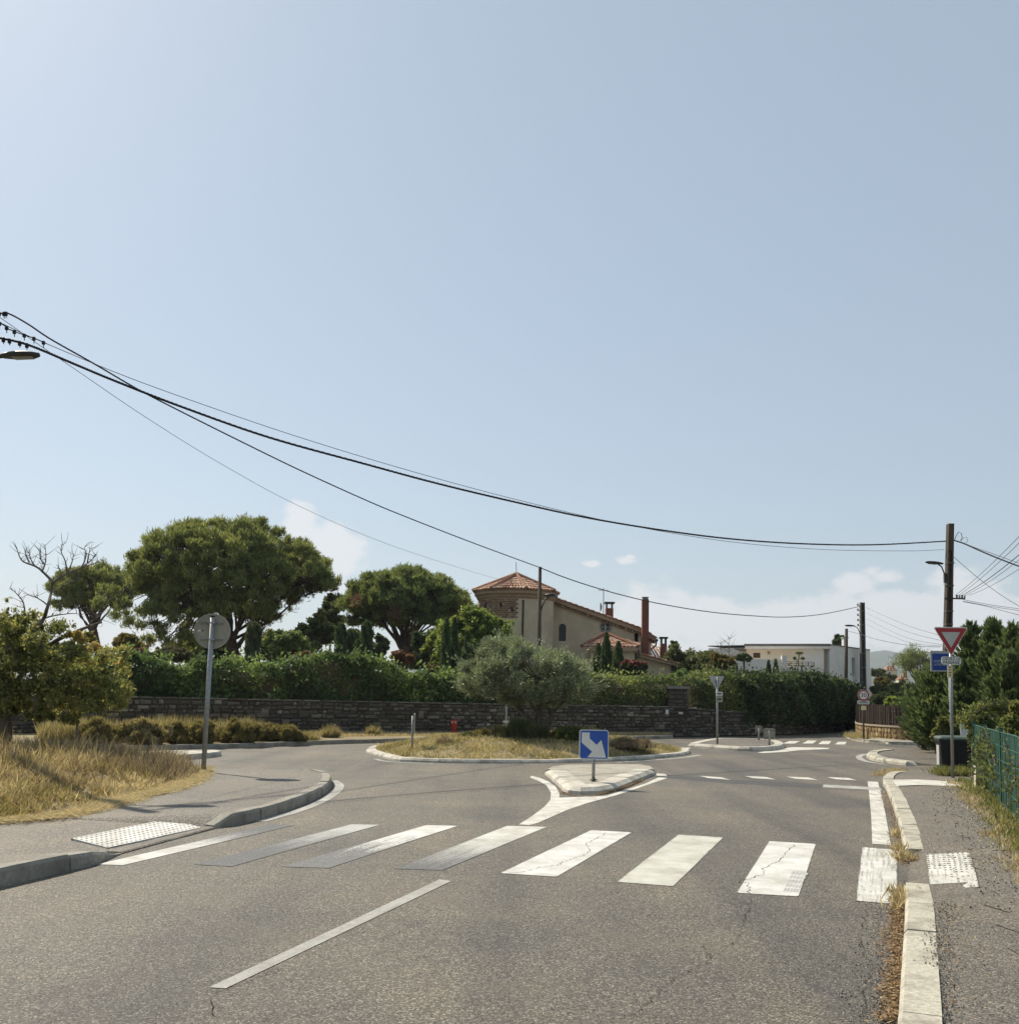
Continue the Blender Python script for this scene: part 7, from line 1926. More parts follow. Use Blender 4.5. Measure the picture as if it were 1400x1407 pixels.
# foreground tree at the left edge: leafy lower crown and dead upper limbs
def left_tree():
    rng = np.random.default_rng(91); Y = 20.8; b = P(6, 1000, Y); base = np.array([b.x, b.y, .38]); t = thing('roadside_tree', 'leafy tree with dead bare upper branches on the dry grass bank', 'tree', base)
    Q = lambda u, v, dy=0: Vector(P(u, v, Y + dy)); mb = MB()
    mb.tube([Q(8, 1030), Q(7, 985), Q(9, 955), Q(4, 925)], [.14, .12, .11, .09], 9)
    main = [[(9, 955), (40, 915), (70, 885), (105, 868), (125, 860), (140, 855)], [(4, 925), (30, 890), (48, 865), (60, 850), (66, 832), (70, 815), (72, 800)], [(4, 935), (-30, 900), (-60, 870)], [(9, 955), (50, 945), (95, 935), (140, 930)], [(4, 925), (10, 890), (5, 860), (12, 835)]]
    ends = []
    for pts in main:
        w = smooth_path([Q(u, v, rng.uniform(-.3, .3)) for u, v in pts], 4); mb.tube(w, list(np.linspace(.06, .02, len(w))), 7); ends += [np.array(p) for p in w]
    mb.shift(base); mesh_obj('trunk', mb, 'bark_grey', t, True)
    # dead limbs against the sky
    mb = MB(); dead = [[(72, 802), (70, 797), (58, 785), (48, 778), (32, 772), (26, 763), (23, 752)], [(72, 802), (80, 795), (95, 787), (112, 780), (125, 770), (133, 762)], [(58, 785), (63, 770), (62, 750)], [(92, 788), (90, 772), (84, 758), (86, 746)], [(70, 815), (86, 806), (100, 799), (112, 797)], [(92, 788), (98, 775), (101, 762)], [(112, 780), (118, 765), (116, 752)], [(48, 778), (42, 768), (40, 758)], [(35, 850), (32, 828), (22, 815), (14, 808)], [(120, 862), (130, 850), (138, 842)], [(112, 780), (124, 776), (136, 772)], [(60, 850), (75, 846), (100, 843), (112, 845)], [(66, 832), (52, 822), (40, 818)], [(40, 772), (36, 764), (34, 757)], [(60, 775), (55, 766), (56, 757)], [(120, 773), (122, 762), (124, 754)], [(84, 790), (82, 782), (78, 776)]]
    for pts in dead:
        w = smooth_path([Q(u, v, rng.uniform(-.12, .12)) for u, v in pts], 3); r0 = .035 if len(pts) > 5 else .018; mb.tube(w, list(np.linspace(r0, .005, len(w))), 5)
        for p in w[2:]:
            for _ in range(2):
                if rng.random() < .75: d = Vector(rdir(rng, 1)[0]); d.z = abs(d.z) * .9 + .2; branchy(mb, p, p + d * rng.uniform(.08, .3), .007, .003, rng, .1, 3, 3)
    mb.shift(base); mesh_obj('dead_branches', mb, 'bark_dead', t, True)
    # leaf lobes
    lob, tin, rad = [], [], []
    def region(n, f, rr_, tl):
        for _ in range(n): u, v, dy = f(); lob.append(np.array(P(u, v, Y + dy))); rad.append([rr_ * rng.uniform(.7, 1.3)] * 3); tin.append(rng.uniform(*tl))
    region(85, lambda: (rng.normal(20, 34), rng.uniform(858, 965), rng.uniform(-1.3, 1.1)), .24, (.25, .6))
    region(95, lambda: (rng.uniform(55, 174), rng.uniform(893, 972) , rng.uniform(-1.2, 1.1)), .22, (.35, .75))
    region(26, lambda: (rng.uniform(-20, 60), rng.uniform(845, 885), rng.uniform(-.8, .8)), .16, (.4, .75))
    region(9, lambda: (rng.uniform(90, 130), rng.uniform(872, 895), rng.uniform(-.6, .6)), .13, (.7, 1.0))
    region(24, lambda: (rng.uniform(0, 110), rng.uniform(962, 992), rng.uniform(-.8, .6)), .13, (.4, .75))
    region(26, lambda: (rng.uniform(-90, 0), rng.uniform(850, 970), rng.uniform(-1.3, 1.3)), .28, (.3, .6))
    lob, rad, tin = np.array(lob), np.array(rad), np.array(tin)
    C, A, B, T = clump_leaves(rng, lob, rad, 150, .08, .042, .4, .15, .9, .2, tin, .3)
    # sparse sprays round the edges
    k = 60; sp = lob[rng.choice(len(lob), k)]; C2, A2, B2, T2 = clump_leaves(rng, sp + rng.normal(size=(k, 3)) * .12, np.full((k, 3), .33), 26, .07, .035, .3, .3, .9, .1, np.full(k, .6), .3)
    tall = np.array([np.array(P(u, v, Y)) for u, v in ((10, 825), (20, 838), (8, 840), (30, 848), (14, 850), (70, 868), (85, 862), (100, 860), (110, 870), (118, 873))]); C3, A3, B3, T3 = clump_leaves(rng, tall, np.full((len(tall), 3), .12), 30, .07, .03, .3, .3, .9, .1, np.full(len(tall), .5), .3)
    C, A, B, T = cat((C, A, B, T), (C2, A2, B2, T2), (C3, A3, B3, T3)); keep = C[:, 2] > .7
    leaf_mesh('crown', C[keep], A[keep], B[keep], T[keep], 'autumn_leaf', t, base)
left_tree()
p = P(106, 990, 22.3); t = thing('sapling', 'thin pale sapling trunk standing in the dry grass', 'tree', (p.x, p.y, .4)); mb = MB(); mb.tube([(0, 0, -.1), (.01, 0, .5), (.0, 0, .95)], [.035, .03, .02], 7); mb.tube([(0, 0, .6), (.1, 0, .95)], [.015, .006], 5); mesh_obj('stem', mb, 'bark_dead', t)

# conifers on the right
for k, (u, vt, Y, r_, lab, nb, ln) in enumerate((
  (1290, 932, 31.8, 1.5, 'leftmost spreading conifer with drooping boughs over the kerb', 330, (-.1, 0)),
  (1272, 945, 33.2, 1.0, 'low young conifer at the left foot of the conifer group', 200, (-.2, 0)),
  (1336, 858, 30.5, 1.15, 'pointed conifer just behind the give way sign', 330, (0, 0)),
  (1366, 856, 29.0, 1.15, 'tallest slim conifer, middle of the pointed row', 330, (.05, 0)),
  (1394, 862, 28.0, 1.15, 'pointed conifer on the right of the row', 320, (0, 0)),
  (1425, 858, 26.5, 1.2, 'conifer past the right end of the row', 260, (0, 0)),
  (1322, 915, 29.8, .9, 'shorter conifer hiding the base of the brown pole', 240, (0, 0)),
  (1385, 905, 25.5, 1.1, 'broad low conifer behind the green fence', 280, (0, 0)))):
    b = P(u, 1000, Y); leyland(lab, (b.x, b.y, .1), P(u, vt, Y).z - .1, r_, 100 + k, nb, 66, lean=ln)
px_leafy('yellow_shrub', 'yellowish leafy shrub between conifers and dark bin', 'bush', 1294, 985, 1034, 13, 28.5, 'green_yellow_leaf', 120, 26, zb=.1, per=70, L=.1, W=.055, tint=(.5, .85), trunk=.03, stems=3)
px_leafy('fence_shrub', 'yellow-green overhanging shrub behind the green fence', 'bush', 1395, 962, 1075, 34, 18.2, 'green_yellow_leaf', 121, 46, zb=.1, per=80, L=.09, W=.042, tint=(.4, .8), trunk=.035, stems=3)
px_leafy('fence_shrub', 'darker leafy shrub between bin and fence top', 'bush', 1350, 975, 1040, 20, 21.8, 'dark_hedge_leaf', 122, 34, zb=.1, per=80, L=.1, W=.045, trunk=.03, stems=2)
# arching branch above the bin
p = P(1362, 975, 20.5); t = thing('arching_branch', 'arching leafy bramble reaching out above the dark bin', 'plant', (P(1385, 1050, 20.5).x, 20.5, .1)); bs = Vector(t.location); rng = np.random.default_rng(5); mb = MB(); parts = []
for k in range(7):
    pts = [P(1388 + k * 2, 1040, 20.3 + k * .1), P(1380, 985 - k * 3, 20.4), P(1350 - k * 3, 968 + k * 3, 20.5 - k * .05), P(1318 + k * 3, 988 + k * 2, 20.6)]; w = smooth_path(pts, 6); mb.tube([q_ - bs for q_ in w], list(np.linspace(.012, .004, len(w))), 5)
    for q_ in w[5:]:
        n = 12; c = np.array(q_) + rng.normal(size=(n, 3)) * .06; ax = unit(rdir(rng, n) + np.array([[-.4, 0, -.1]])); parts.append((c, ax * .045, unit(np.cross(ax, rdir(rng, n))) * .018, .55 + (rng.random(n) - .5) * .7))
mesh_obj('stems', mb, 'bark_dead', t); C, A, B, T = cat(*parts); leaf_mesh('leaves', C, A, B, T, 'green_yellow_leaf', t, np.array(bs))

# ================================================================== FENCE, BIN, HYDRANT
def fence():
    t = thing('mesh_fence', 'dark green slatted wire fence along the right pavement', 'fence', (FA.x, FA.y, .1), math.atan2(fd.y, fd.x))
    Hh = 1.14; Lf = 15.0
    me = None
    for k in range(int(Lf / .1)):
        x = .06 + k * .1
        if me is None:
            mb = MB(); mb.box((0, 0, Hh / 2), (.088, .012, Hh - .06)); o = mesh_obj('slat', mb, 'fence_green', t); me = o.data
        else: o = link('slat', me, t)
        o.location = (x, random.Random(k).uniform(-.004, .004), random.Random(k).uniform(-.008, .008))
    for k in range(7):
        mb = MB(); mb.box((k * 2.5, 0, (Hh + .0) / 2 - .03), (.05, .05, Hh + .1)); pst = mesh_obj('post', mb, 'fence_wire', t); mb = MB(); mb.box((k * 2.5, 0, Hh + .03), (.056, .056, .02)); mesh_obj('post_cap', mb, 'fence_green', pst)
    for side in (-1, 1):
        for k in range(6):
            mb = MB(); mb.tube([(0, side * .014, .06 + k * .21), (Lf, side * .014, .06 + k * .21)], .006, 5); mesh_obj('wire', mb, 'fence_wire', t)
fence()
# ivy on the fence
rng = np.random.default_rng(33); parts = []; mb = MB(); t = thing('climbing_ivy', 'thin green creeper climbing over the green fence', 'plant', (FA.x, FA.y, .1))
nF = Vector((fd.y, -fd.x)) * sgn
for k in range(15):
    s0 = rng.uniform(.2, 9.5) if k > 5 else rng.uniform(2.0, 3.0); pts = []; x = s0; z = 0.05
    for j in range(7): pts.append(Vector((fd.x * x, fd.y * x, z)) + Vector((nF.x, nF.y, 0)) * rng.uniform(.02, .09)); x += rng.uniform(-.25, .25); z += rng.uniform(.05, .24)
    w = smooth_path(pts, 3); mb.tube(w, .006, 4)
    for q_ in w:
        n = 5; c = np.array(q_) + np.array([FA.x, FA.y, .1]) + rng.normal(size=(n, 3)) * .05; ax = rdir(rng, n); parts.append((c, ax * .035, unit(np.cross(ax, rdir(rng, n))) * .02, .45 + (rng.random(n) - .5) * .7))
mesh_obj('stems', mb, 'bark_dead', t); C, A, B, T = cat(*parts); leaf_mesh('leaves', C, A, B, T, 'green_yellow_leaf', t, np.array([FA.x, FA.y, .1]))
# white stake at the fence end
p = G(1343, 1084, .105); t = thing('white_stake', 'short chipped white stake at the end of the green fence', 'post', (p.x, p.y, .1), R(10)); h = P(1342, 1051, p.y).z - .1
mb = MB(); mb.prism_xz([(-.05, -.05), (.055, -.05), (.05, h * .97), (.02, h), (-.045, h * .985)], -.03, .03); mesh_obj('stake', mb, 'stake_white', t)
mb = MB(); mb.box((0, -.031, h * .2), (.1, .002, .12)); mesh_obj('rust_stain', mb, 'cornice', t)

def bin_():
    p = G(1307, 1066, .1); Y = 23.4; b = P(1311, 1062, Y); t = thing('wheelie_bin', 'dark wheelie bin with greenish lid behind the give way post', 'bin', (b.x, b.y, .1), R(-14)); s = Y / 1400; H = P(1311, 1013, Y).z - .1
    w0, w1, d0, d1 = .30, .355, .3, .37
    mb = MB(); vs = []
    for z, w, d in ((.06, w0, d0), (.12, w0 + .005, d0 + .005), (H - .12, w1 - .01, d1 - .01), (H - .11, w1 + .012, d1 + .012), (H - .055, w1 + .012, d1 + .012)): 
        for q_ in rrect(2 * w, 2 * d, .05, 3): vs.append((q_[0], q_[1], z))
    n = 16; fs = [(k * n + j, k * n + (j + 1) % n, (k + 1) * n + (j + 1) % n, (k + 1) * n + j) for k in range(4) for j in range(n)] + [tuple(range(n - 1, -1, -1)), tuple(4 * n + j for j in range(n))]
    mb.add(vs, fs); mesh_obj('body', mb, 'bin_body', t)
    mb = MB(); vs = []
    for z, k in ((H - .053, 1.05), (H - .02, 1.06), (H + .015, .96), (H + .03, .6)):
        for q_ in rrect(2 * w1 * k, 2 * d1 * k, .06, 3): vs.append((q_[0], q_[1], z))
    fs = [(k * n + j, k * n + (j + 1) % n, (k + 1) * n + (j + 1) % n, (k + 1) * n + j) for k in range(3) for j in range(n)] + [tuple(3 * n + j for j in range(n)), tuple(range(n - 1, -1, -1))]
    mb.add(vs, fs); lid = mesh_obj('lid', mb, 'bin_lid', t)
    mb = MB(); mb.tube([(-.2, d1 + .06, H - .04), (.2, d1 + .06, H - .04)], .016, 8); mesh_obj('handle', mb, 'bin_body', lid)
    for sx in (-1, 1):
        mb = MB(); mb.tube([(sx * .27 - .025, .27, .1), (sx * .27 + .025, .27, .1)], .1, 16); wh = mesh_obj('wheel', mb, 'sign_black', t); mb = MB(); mb.tube([(sx * .27 - .028, .27, .1), (sx * .27 + .028, .27, .1)], .05, 10); mesh_obj('rim', mb, 'dark_metal', wh)
    for k in (-.14, .06): mb = MB(); mb.box((k, -d0 - .035, H * .45), (.03, .03, H * .7)); mesh_obj('rib', mb, 'bin_body', t)
    mb = MB(); mb.box((-w0 - .03, 0, H * .45), (.025, .34, H * .6)); mesh_obj('side_panel', mb, 'sign_grey_white', t)
bin_()
# pale panel leaning behind the bin
p = P(1330, 1009, 24.0); t = thing('leaning_panel', 'pale curled plastic panel leaning behind the bin', 'panel', (p.x, p.y, .1)); z0, z1 = P(1330, 1062, 24).z - .1, P(1330, 994, 24).z - .1
mb = MB(); vs = []
for k in range(7):
    x = (-.5 + k / 6) * .24; y = .06 * math.cos((k / 6 - .5) * 2.4); vs += [(x, y, 0), (x - .02, y + .1, z1)]
mb.add(vs, [(2 * k, 2 * k + 2, 2 * k + 3, 2 * k + 1) for k in range(6)]); o = mesh_obj('sheet', mb, 'white_plastic', t); md = o.modifiers.new('thick', 'SOLIDIFY'); md.thickness = .012
mb = MB(); mb.box((0, .14, z1 * .8), (.2, .02, .04)); mesh_obj('edge_strip', mb, 'sign_grey_white', t)
# hydrant
p = P(623.5, 1011, 38.3); t = thing('fire_hydrant', 'red fire hydrant standing at the foot of the stone wall', 'hydrant', (p.x, p.y, .12)); H = P(623, 988.5, 38.3).z - .12
mb = MB(); mb.lathe((0, 0, 0), [(.12, 0), (.12, .04), (.075, .05), (.085, H * .3), (.12, H * .55), (.13, H * .78), (.125, H * .82)], 18); mesh_obj('barrel', mb, 'hydrant_red', t, True)
mb = MB(); mb.lathe((0, 0, H * .82), [(.13, 0), (.125, H * .06), (.08, H * .13), (.03, H * .15), (.03, H * .18)], 18); mesh_obj('cap', mb, 'hydrant_red', t, True)
for sx in (-1, 1): mb = MB(); mb.tube([(sx * .06, -.09, H * .8), (sx * .06, -.15, H * .8)], .035, 10); mesh_obj('outlet', mb, 'sign_grey_white', t)

# ================================================================== GROUND COVER
rng = np.random.default_rng(44)
def low_noise(x, y, s, seed):
    r_ = np.random.default_rng(seed); v = 0
    for k in range(5): a = r_.uniform(0, 6.28); f = s * r_.uniform(.6, 1.8); v = v + np.sin((x * math.cos(a) + y * math.sin(a)) * f + r_.uniform(0, 6.28))
    return v / 5
n = 260000
x = rng.uniform(-16, -4.3, n); y = rng.uniform(7.5, 25, n)
m_ = in_poly(x, y, bank_poly); x, y = x[m_], y[m_]
uu = 700 + 1400 * x / y; k_ = uu > -130; x, y = x[k_], y[k_]
d = poly_dist(x, y, bank_poly); clum = low_noise(x, y, 3.2, 1); fine_ = low_noise(x, y, 8, 2)
keepp = rng.random(len(x)) < np.clip(.55 + .5 * clum + .4 * fine_, .06, 1) * np.clip(.3 + d * 1.2, 0, 1); x, y, d, clum, fine_ = (q_[keepp] for q_ in (x, y, d, clum, fine_))
z = bank_z(x, y); h = (.08 + .19 * np.clip(d / 2.5, 0, 1)) * (.55 + .7 * rng.random(len(x))) * (1 + .5 * fine_)
green = np.clip(low_noise(x, y, 1.5, 3) * 1.4 - .25, 0, 1)
T = .56 + .3 * clum + .18 * fine_ + (rng.random(len(x)) - .5) * .6 - .25 * np.clip(d / 4, 0, 1) * (low_noise(x, y, 2.2, 6) > .15)
stuff(grass('dry_grass', rng, np.stack([x, y, z - .02], 1), np.maximum(h, .05), 'dry_grass', T, .95, .017, bank))
g_i = green > .35
idx = np.where(g_i & (rng.random(len(x)) < .5))[0]
stuff(grass('green_weeds', rng, np.stack([x[idx], y[idx], z[idx] - .02], 1), np.maximum(h[idx] * .95, .06), 'shrub_olive', .4 + rng.random(len(idx)) * .6, 1.0, .02, bank))
# flattened straw at the pavement edge
n = 14000; s_ = rng.random(n); ge = np.array(grass_edge + ge_near[:1]); cum = np.concatenate([[0], np.cumsum(np.linalg.norm(np.diff(ge, axis=0), axis=1))]); ss = s_ * cum[-1]
ex_ = np.interp(ss, cum, ge[:, 0]) + rng.normal(size=n) * .11 - .08; ey = np.interp(ss, cum, ge[:, 1]) + rng.normal(size=n) * .11
a = rng.random(n) * 6.28; A = np.stack([np.cos(a), np.sin(a), rng.random(n) * .5], 1) * (.05 + .06 * rng.random((n, 1))); B = unit(np.cross(A, rdir(rng, n))) * .005
stuff(leaf_mesh('straw', np.stack([ex_, ey, np.full(n, .13)], 1), A, B, .55 + rng.random(n) * .45, 'dry_grass', bank))
# taller stalks on the bank
n = 1600; x = rng.uniform(-14, -5.6, n); y = rng.uniform(15, 24, n); m_ = in_poly(x, y, bank_poly) & (poly_dist(x, y, bank_poly) > .5); x, y = x[m_], y[m_]
stuff(grass('seed_stalks', rng, np.stack([x, y, bank_z(x, y)], 1), .3 + .4 * rng.random(len(x)), 'dry_grass', rng.random(len(x)) * .6, .5, .014, bank))

# roundabout grass
n = 90000; a = rng.random(n) * 6.28; r_ = np.sqrt(rng.random(n)); ringp = [(x_, y_) for x_, y_ in inner[:-1]]
x = ctr_i[0] + np.cos(a) * r_ * 5.4; y = ctr_i[1] + np.sin(a) * r_ * 5.8; m_ = in_poly(x, y, ringp); x, y = x[m_], y[m_]
clum = low_noise(x, y, 2.6, 9); kp = rng.random(len(x)) < np.clip(.45 + .7 * low_noise(x, y, 4.5, 31), .1, 1); x, y, clum = x[kp], y[kp], clum[kp]; T = .6 + .4 * clum + (rng.random(len(x)) - .5) * .6
stuff(grass('island_grass', rng, np.stack([x, y, island_z(x, y) - .02], 1), .06 + .13 * rng.random(len(x)) * (1 + .6 * clum), 'island_grass', T, 1.1, .022, isl))
def mound(name, label, u, v_top, v_bot, hw, Y, mat, seed, lobes=16, per=70, L=.13, W=.03, group=None, up=.8, zb=None):
    s = Y / 1400; c = P(u, (v_top + v_bot) / 2, Y); z0 = P(u, v_bot, Y).z if zb is None else zb
    return leafy(name, label, 'shrub', (c.x, c.y, z0), (c.x, c.y, c.z), (hw * s, hw * s * .8, (v_bot - v_top) / 2 * s), lobes, mat, seed, per=per, L=L, W=W, trunk=.02, stems=3, up=up, group=group, lobe=.5, low=-.9, crown_name='foliage')
for k, (u, vt, vb, hw, Y, m_, up, L_, W_, lab) in enumerate((
  (722, 992, 1036, 34, 28.0, 'tuft_green', 1.6, .34, .02, 'tall dark green grassy clump at the olive foot on the roundabout'),
  (778, 998, 1034, 28, 28.4, 'green_yellow_leaf', 1.1, .2, .03, 'yellow-green clump right of the olive foot on the roundabout'),
  (672, 1004, 1030, 32, 29.0, 'shrub_olive', 1.2, .22, .025, 'brownish broad clump left of the olive on the roundabout'),
  (866, 1023, 1038, 40, 28.2, 'brown_weed', 1.2, .16, .02, 'low reddish-brown clump right of the blue arrow sign'),
  (806, 1004, 1036, 24, 29.3, 'wild_grass', 1.6, .3, .02, 'pale dry tuft behind the blue arrow sign'),
  (698, 1000, 1032, 26, 28.6, 'shrub_olive', 1.2, .2, .025, 'grey-green low shrub between olive and left clump on the roundabout'),
  (640, 1010, 1030, 18, 28.6, 'tuft_green', 1.3, .2, .02, 'small green tuft beside the brownish clump on the roundabout'))):
    mound('island_shrub', lab, u, vt, vb, hw, Y, m_, 200 + k, 34, 100, L_, W_, up=up, zb=.28)
# wild shrubs in front of the stone wall
for k, (u, vt, vb, hw, Y, m_, lab) in enumerate((
  (385, 999, 1026, 34, 31.0, 'shrub_olive', 'dark olive mounded shrub at the kerb before the stone wall'),
  (330, 996, 1028, 32, 29.6, 'shrub_olive', 'broad scrubby shrub left of the dark olive mound'),
  (262, 994, 1030, 34, 28.6, 'shrub_olive', 'scrubby shrub by the post of the round sign'),
  (200, 990, 1032, 36, 27.9, 'wild_grass', 'pale grassy shrub left of the round sign post'),
  (140, 992, 1034, 36, 27.6, 'shrub_olive', 'scrubby shrub behind the dry bank'))):
    mound('wild_shrub', lab, u, vt - 3, vb, hw * 1.1, Y, m_, 220 + k, 40, 100, .17 if k < 5 else .34, .035 if k < 5 else .014, zb=.11, up=.9 if k < 5 else 2.2)
cl = rng.uniform(0, 1, (26, 2)); cx_, cy_ = [], []
for a_, b_ in cl:
    q_ = plan(130 + 130 * a_, 17.2 + 5.0 * b_); cx_.append(q_[0]); cy_.append(q_[1])
n = 5200; i_ = rng.integers(0, 26, n); xx = np.array(cx_)[i_] + rng.normal(size=n) * .16; yy = np.array(cy_)[i_] + rng.normal(size=n) * .2; m_ = in_poly(xx, yy, bank_poly); xx, yy = xx[m_], yy[m_]
stuff(grass('weed_stalks', rng, np.stack([xx, yy, bank_z(xx, yy) - .02], 1), .16 + .34 * rng.random(len(xx)), 'brown_weed', rng.random(len(xx)), .9, .013, bank))
n = 3600; i_ = rng.integers(0, 14, n); gxx = rng.uniform(-10, -5.6, 14); gyy = rng.uniform(11.5, 19, 14); xx = gxx[i_] + rng.normal(size=n) * .2; yy = gyy[i_] + rng.normal(size=n) * .24; m_ = in_poly(xx, yy, bank_poly); xx, yy = xx[m_], yy[m_]
stuff(grass('green_tufts', rng, np.stack([xx, yy, bank_z(xx, yy) - .02], 1), .08 + .2 * rng.random(len(xx)), 'shrub_olive', .2 + .8 * rng.random(len(xx)), 1.0, .016, bank))
def tuft(label, u, Y, zb, h, r, mat, n, seed, spread=.9):
    r_ = np.random.default_rng(seed); p = P(u, 1000, Y); t = thing('grass_tuft', label, 'tuft', (p.x, p.y, zb)); a = r_.random(n) * 6.28; q = r * np.sqrt(r_.random(n))
    out_ = np.stack([np.cos(a) * q / r * spread, np.sin(a) * q / r * spread, np.ones(n)], 1) + r_.normal(size=(n, 3)) * .22; d = unit(out_); hh = h * (.35 + .75 * r_.random(n)) * (1.15 - .5 * q / r)
    A = d * hh[:, None] / 2; C = np.stack([np.cos(a) * q * .6, np.sin(a) * q * .6, np.zeros(n)], 1) + A; B = unit(np.cross(d, rdir(r_, n))) * (.005 + .006 * r_.random((n, 1)))
    leaf_mesh('blades', C, A, B, r_.random(n), mat, t)
    mb = MB(); mb.lathe((0, 0, -.04), [(r * .5, 0), (r * .35, .07), (.02, .1)], 8); mesh_obj('root_clump', mb, 'dry_soil', t)
tuft('small spiky dry tuft near the edge-on sign on the roundabout', 611, 27.4, .22, .36, .2, 'brown_weed', 900, 401)
tuft('pale dry tuft at the wall between kerb and stones', 455, 34.0, .1, .5, .36, 'wild_grass', 1300, 402)
tuft('small dry tuft on the straw strip below the wall', 513, 36.0, .1, .46, .24, 'wild_grass', 900, 403)
# tall pale grasses over those shrubs, straw on the strip
n = 20000; uu = rng.uniform(60, 440, n); yy = np.interp(uu, [60, 440], [28.1, 32.6]) + np.clip(rng.normal(size=n) * .6, -.9, 2)
xx = np.array([plan(u, y_)[0] for u, y_ in zip(uu, yy)]); hh = (.3 + .6 * rng.random(n)) * (.55 + .45 * np.clip(low_noise(xx, yy, 3, 12) + .6, 0, 1)) * np.clip((450 - uu) / 110, .4, 1)
stuff(grass('tall_grass', rng, np.stack([xx, yy, np.full(n, .11)], 1), hh, 'wild_grass', .5 + .25 * low_noise(xx, yy, 4, 4) + (rng.random(n) - .5) * .6, .35, .02, strip))
n = 24000; uu = rng.uniform(400, 925, n); t_ = rng.random(n); wy = np.interp(uu, [q_[0] for q_ in wall_px], [q_[1] for q_ in wall_px]); ky = np.interp(uu, [430, 520, 600, 700, 790, 925], [33.5, 35.2, 36.4, 37.4, 38.8, 41.6]); yy = ky + .25 + (wy - ky - .3) * t_
xx = (uu - 700) / 1400 * yy
stuff(grass('straw_grass', rng, np.stack([xx, yy, np.full(n, .115)], 1), .05 + .10 * rng.random(n), 'dry_grass', .72 + (rng.random(n) - .5) * .5, 1.0, .02, strip))
# weeds at fence foot, bin, brushwood wall
def tufts(name, pts, n, h, mat, spread, parent, lean=.7, w=.012, t0=.3):
    P_ = np.array(pts); i = rng.integers(0, len(P_), n); p = P_[i] + np.concatenate([rng.normal(size=(n, 2)) * spread, np.zeros((n, 1))], 1)
    return stuff(grass(name, rng, p, h * (.4 + .9 * rng.random(n)), mat, t0 + rng.random(n) * .7, lean, w, parent))
tufts('fence_weeds', [(*side_in(s, sgn * rng.uniform(.05, .3)), .1) for s in np.linspace(.2, 12, 46)], 2600, .13, 'green_yellow_leaf', .1, rp_obj)
tufts('fence_straw', [(*side_in(s, sgn * rng.uniform(.15, .45)), .1) for s in np.linspace(.8, 12, 40)], 3600, .09, 'dry_grass', .1, rp_obj, 1.1)
tufts('post_weeds', [tuple(G(1302 + k * 4, 1064 + (k % 3), .1)) for k in range(-3, 9)], 2600, .2, 'green_yellow_leaf', .09, rp_obj)
tufts('wall_weeds', [tuple(G(1172 + k * 2, 1013 + k * .35, .11)) for k in range(8)], 1800, .25, 'wild_grass', .2, fp)
tufts('kerb_weeds', [(*g2(u, v), .0) for u, v in ((1238, 1170), (1234, 1150), (1240, 1180), (1247, 1184), (1241, 1230), (1240, 1240), (1240, 1250))], 800, .12, 'dry_grass', .05, rp_obj)
tufts('kerb_weeds', [(*g2(u, v), .0) for u, v in ((1218, 1063), (1226, 1061), (1210, 1066), (1234, 1060))], 700, .1, 'dry_grass', .12, rp_obj)
# dry litter in the right gutter, round the islands
def litter(name, pts, n, sp, size, parent, z=.012, mat='dead_leaf'):
    P_ = np.array(pts); cum = np.concatenate([[0], np.cumsum(np.linalg.norm(np.diff(P_, axis=0), axis=1))]); s = rng.random(n) * cum[-1]
    x = np.interp(s, cum, P_[:, 0]) - np.abs(rng.normal(size=n)) * sp * (.4 + .8 * np.abs(low_noise(s, s * .3, 3, 5))); y = np.interp(s, cum, P_[:, 1]) + rng.normal(size=n) * .03
    C = np.stack([x, y, z + rng.random(n) * .02], 1); d = rdir(rng, n); d[:, 2] *= .35; A = unit(d) * size * (.4 + rng.random((n, 1))); B = unit(np.cross(A, rdir(rng, n) * .5 + np.array([[0, 0, 1.0]]))) * size * .35
    return stuff(leaf_mesh(name, C, A, B, rng.random(n), mat, parent))
litter('leaf_litter', [g2(1232, 1407), g2(1237, 1340), g2(1241, 1263), g2(1239, 1226)], 2600, .11, .017, road)
litter('leaf_litter', [g2(1243, 1190), g2(1236, 1147), g2(1228, 1117), g2(1218, 1090)], 900, .1, .017, road)
litter('leaf_litter', [g2(1262, 1188), g2(1250, 1184), g2(1244, 1180)], 260, .1, .02, road)
litter('leaf_litter', [g2(772, 1090), g2(790, 1094.5), g2(815, 1095), g2(850, 1087), g2(885, 1073)], 1500, .06, .018, road)
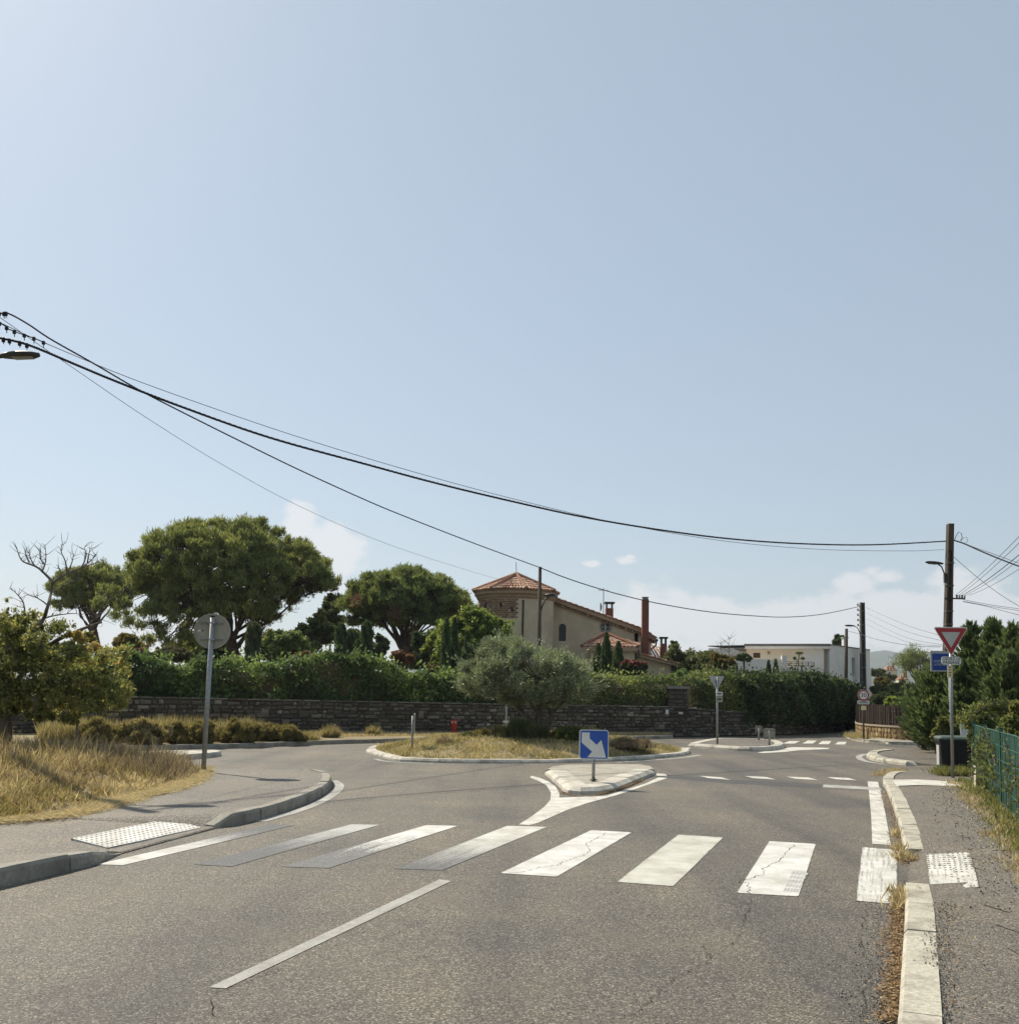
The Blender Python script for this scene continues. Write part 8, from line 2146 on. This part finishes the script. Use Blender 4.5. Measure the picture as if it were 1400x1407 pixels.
litter('leaf_litter', [g2(1300, 1400, .11), g2(1290, 1300, .11), g2(1287, 1240, .11)], 240, -.35, .014, rp_obj, .115)
# gravel crumbs near the right gutter and on the pavement
def crumbs(name, n, f, parent, zc, smin=.004, smax=.013):
    mb = MB(); rr = random.Random(n)
    for _ in range(n):
        x, y = f(rr); s = rr.uniform(smin, smax); a = rr.uniform(0, 6.28); vs = [(x + s * math.cos(a + k * 2.09), y + s * math.sin(a + k * 2.09), zc) for k in range(3)] + [(x, y, zc + s * rr.uniform(.6, 1.2))]
        mb.add(vs, [(0, 1, 3), (1, 2, 3), (2, 0, 3)], rr.random())
    return stuff(mesh_obj(name, mb, 'gravel_bits', parent, fix=False))
tint_mat('gravel_bits', [(0, (.03, .03, .03)), (.6, (.14, .13, .12)), (1, (.5, .47, .42))], 60, .2, .9, 0)
ga = [Vector(g2(1225, 1407)), Vector(g2(1232, 1330)), Vector(g2(1238, 1263)), Vector(g2(1236, 1226))]
def gut(rr):
    t = rr.random() * 3; i = min(2, int(t)); p = ga[i].lerp(ga[i + 1], t - i); return p.x - abs(rr.gauss(0, .14)) + .02, p.y
crumbs('gutter_gravel', 1500, gut, road, .001, .003, .009)
def pav(rr):
    s = rr.uniform(2, 13.5); d_ = abs(rr.gauss(0, .38)) + .05; q_ = side_in(s, sgn * d_); return q_
crumbs('pavement_gravel', 4200, pav, rp_obj, .103, .005, .016)
crumbs('dark_grit', 1500, lambda rr: (g2(1292 + rr.gauss(0, 12), rr.uniform(1240, 1407), .1)), rp_obj, .098, .003, .008)

# ================================================================== HAZE
mb = MB(); mb.box((0, 1500, 215), (9000, 5400, 434)); hz = mesh_obj('haze', mb, 'field')
hm, hn, hl, hb = new_mat('haze_air'); hn.remove(hb); pv = hn.new('ShaderNodeVolumePrincipled'); pv.inputs['Color'].default_value = (.80, .88, 1.0, 1); pv.inputs['Density'].default_value = .00016; pv.inputs['Anisotropy'].default_value = .2
hl.new(pv.outputs[0], hn['Material Output'].inputs['Volume']); hz.data.materials.clear(); hz.data.materials.append(hm); stuff(hz)
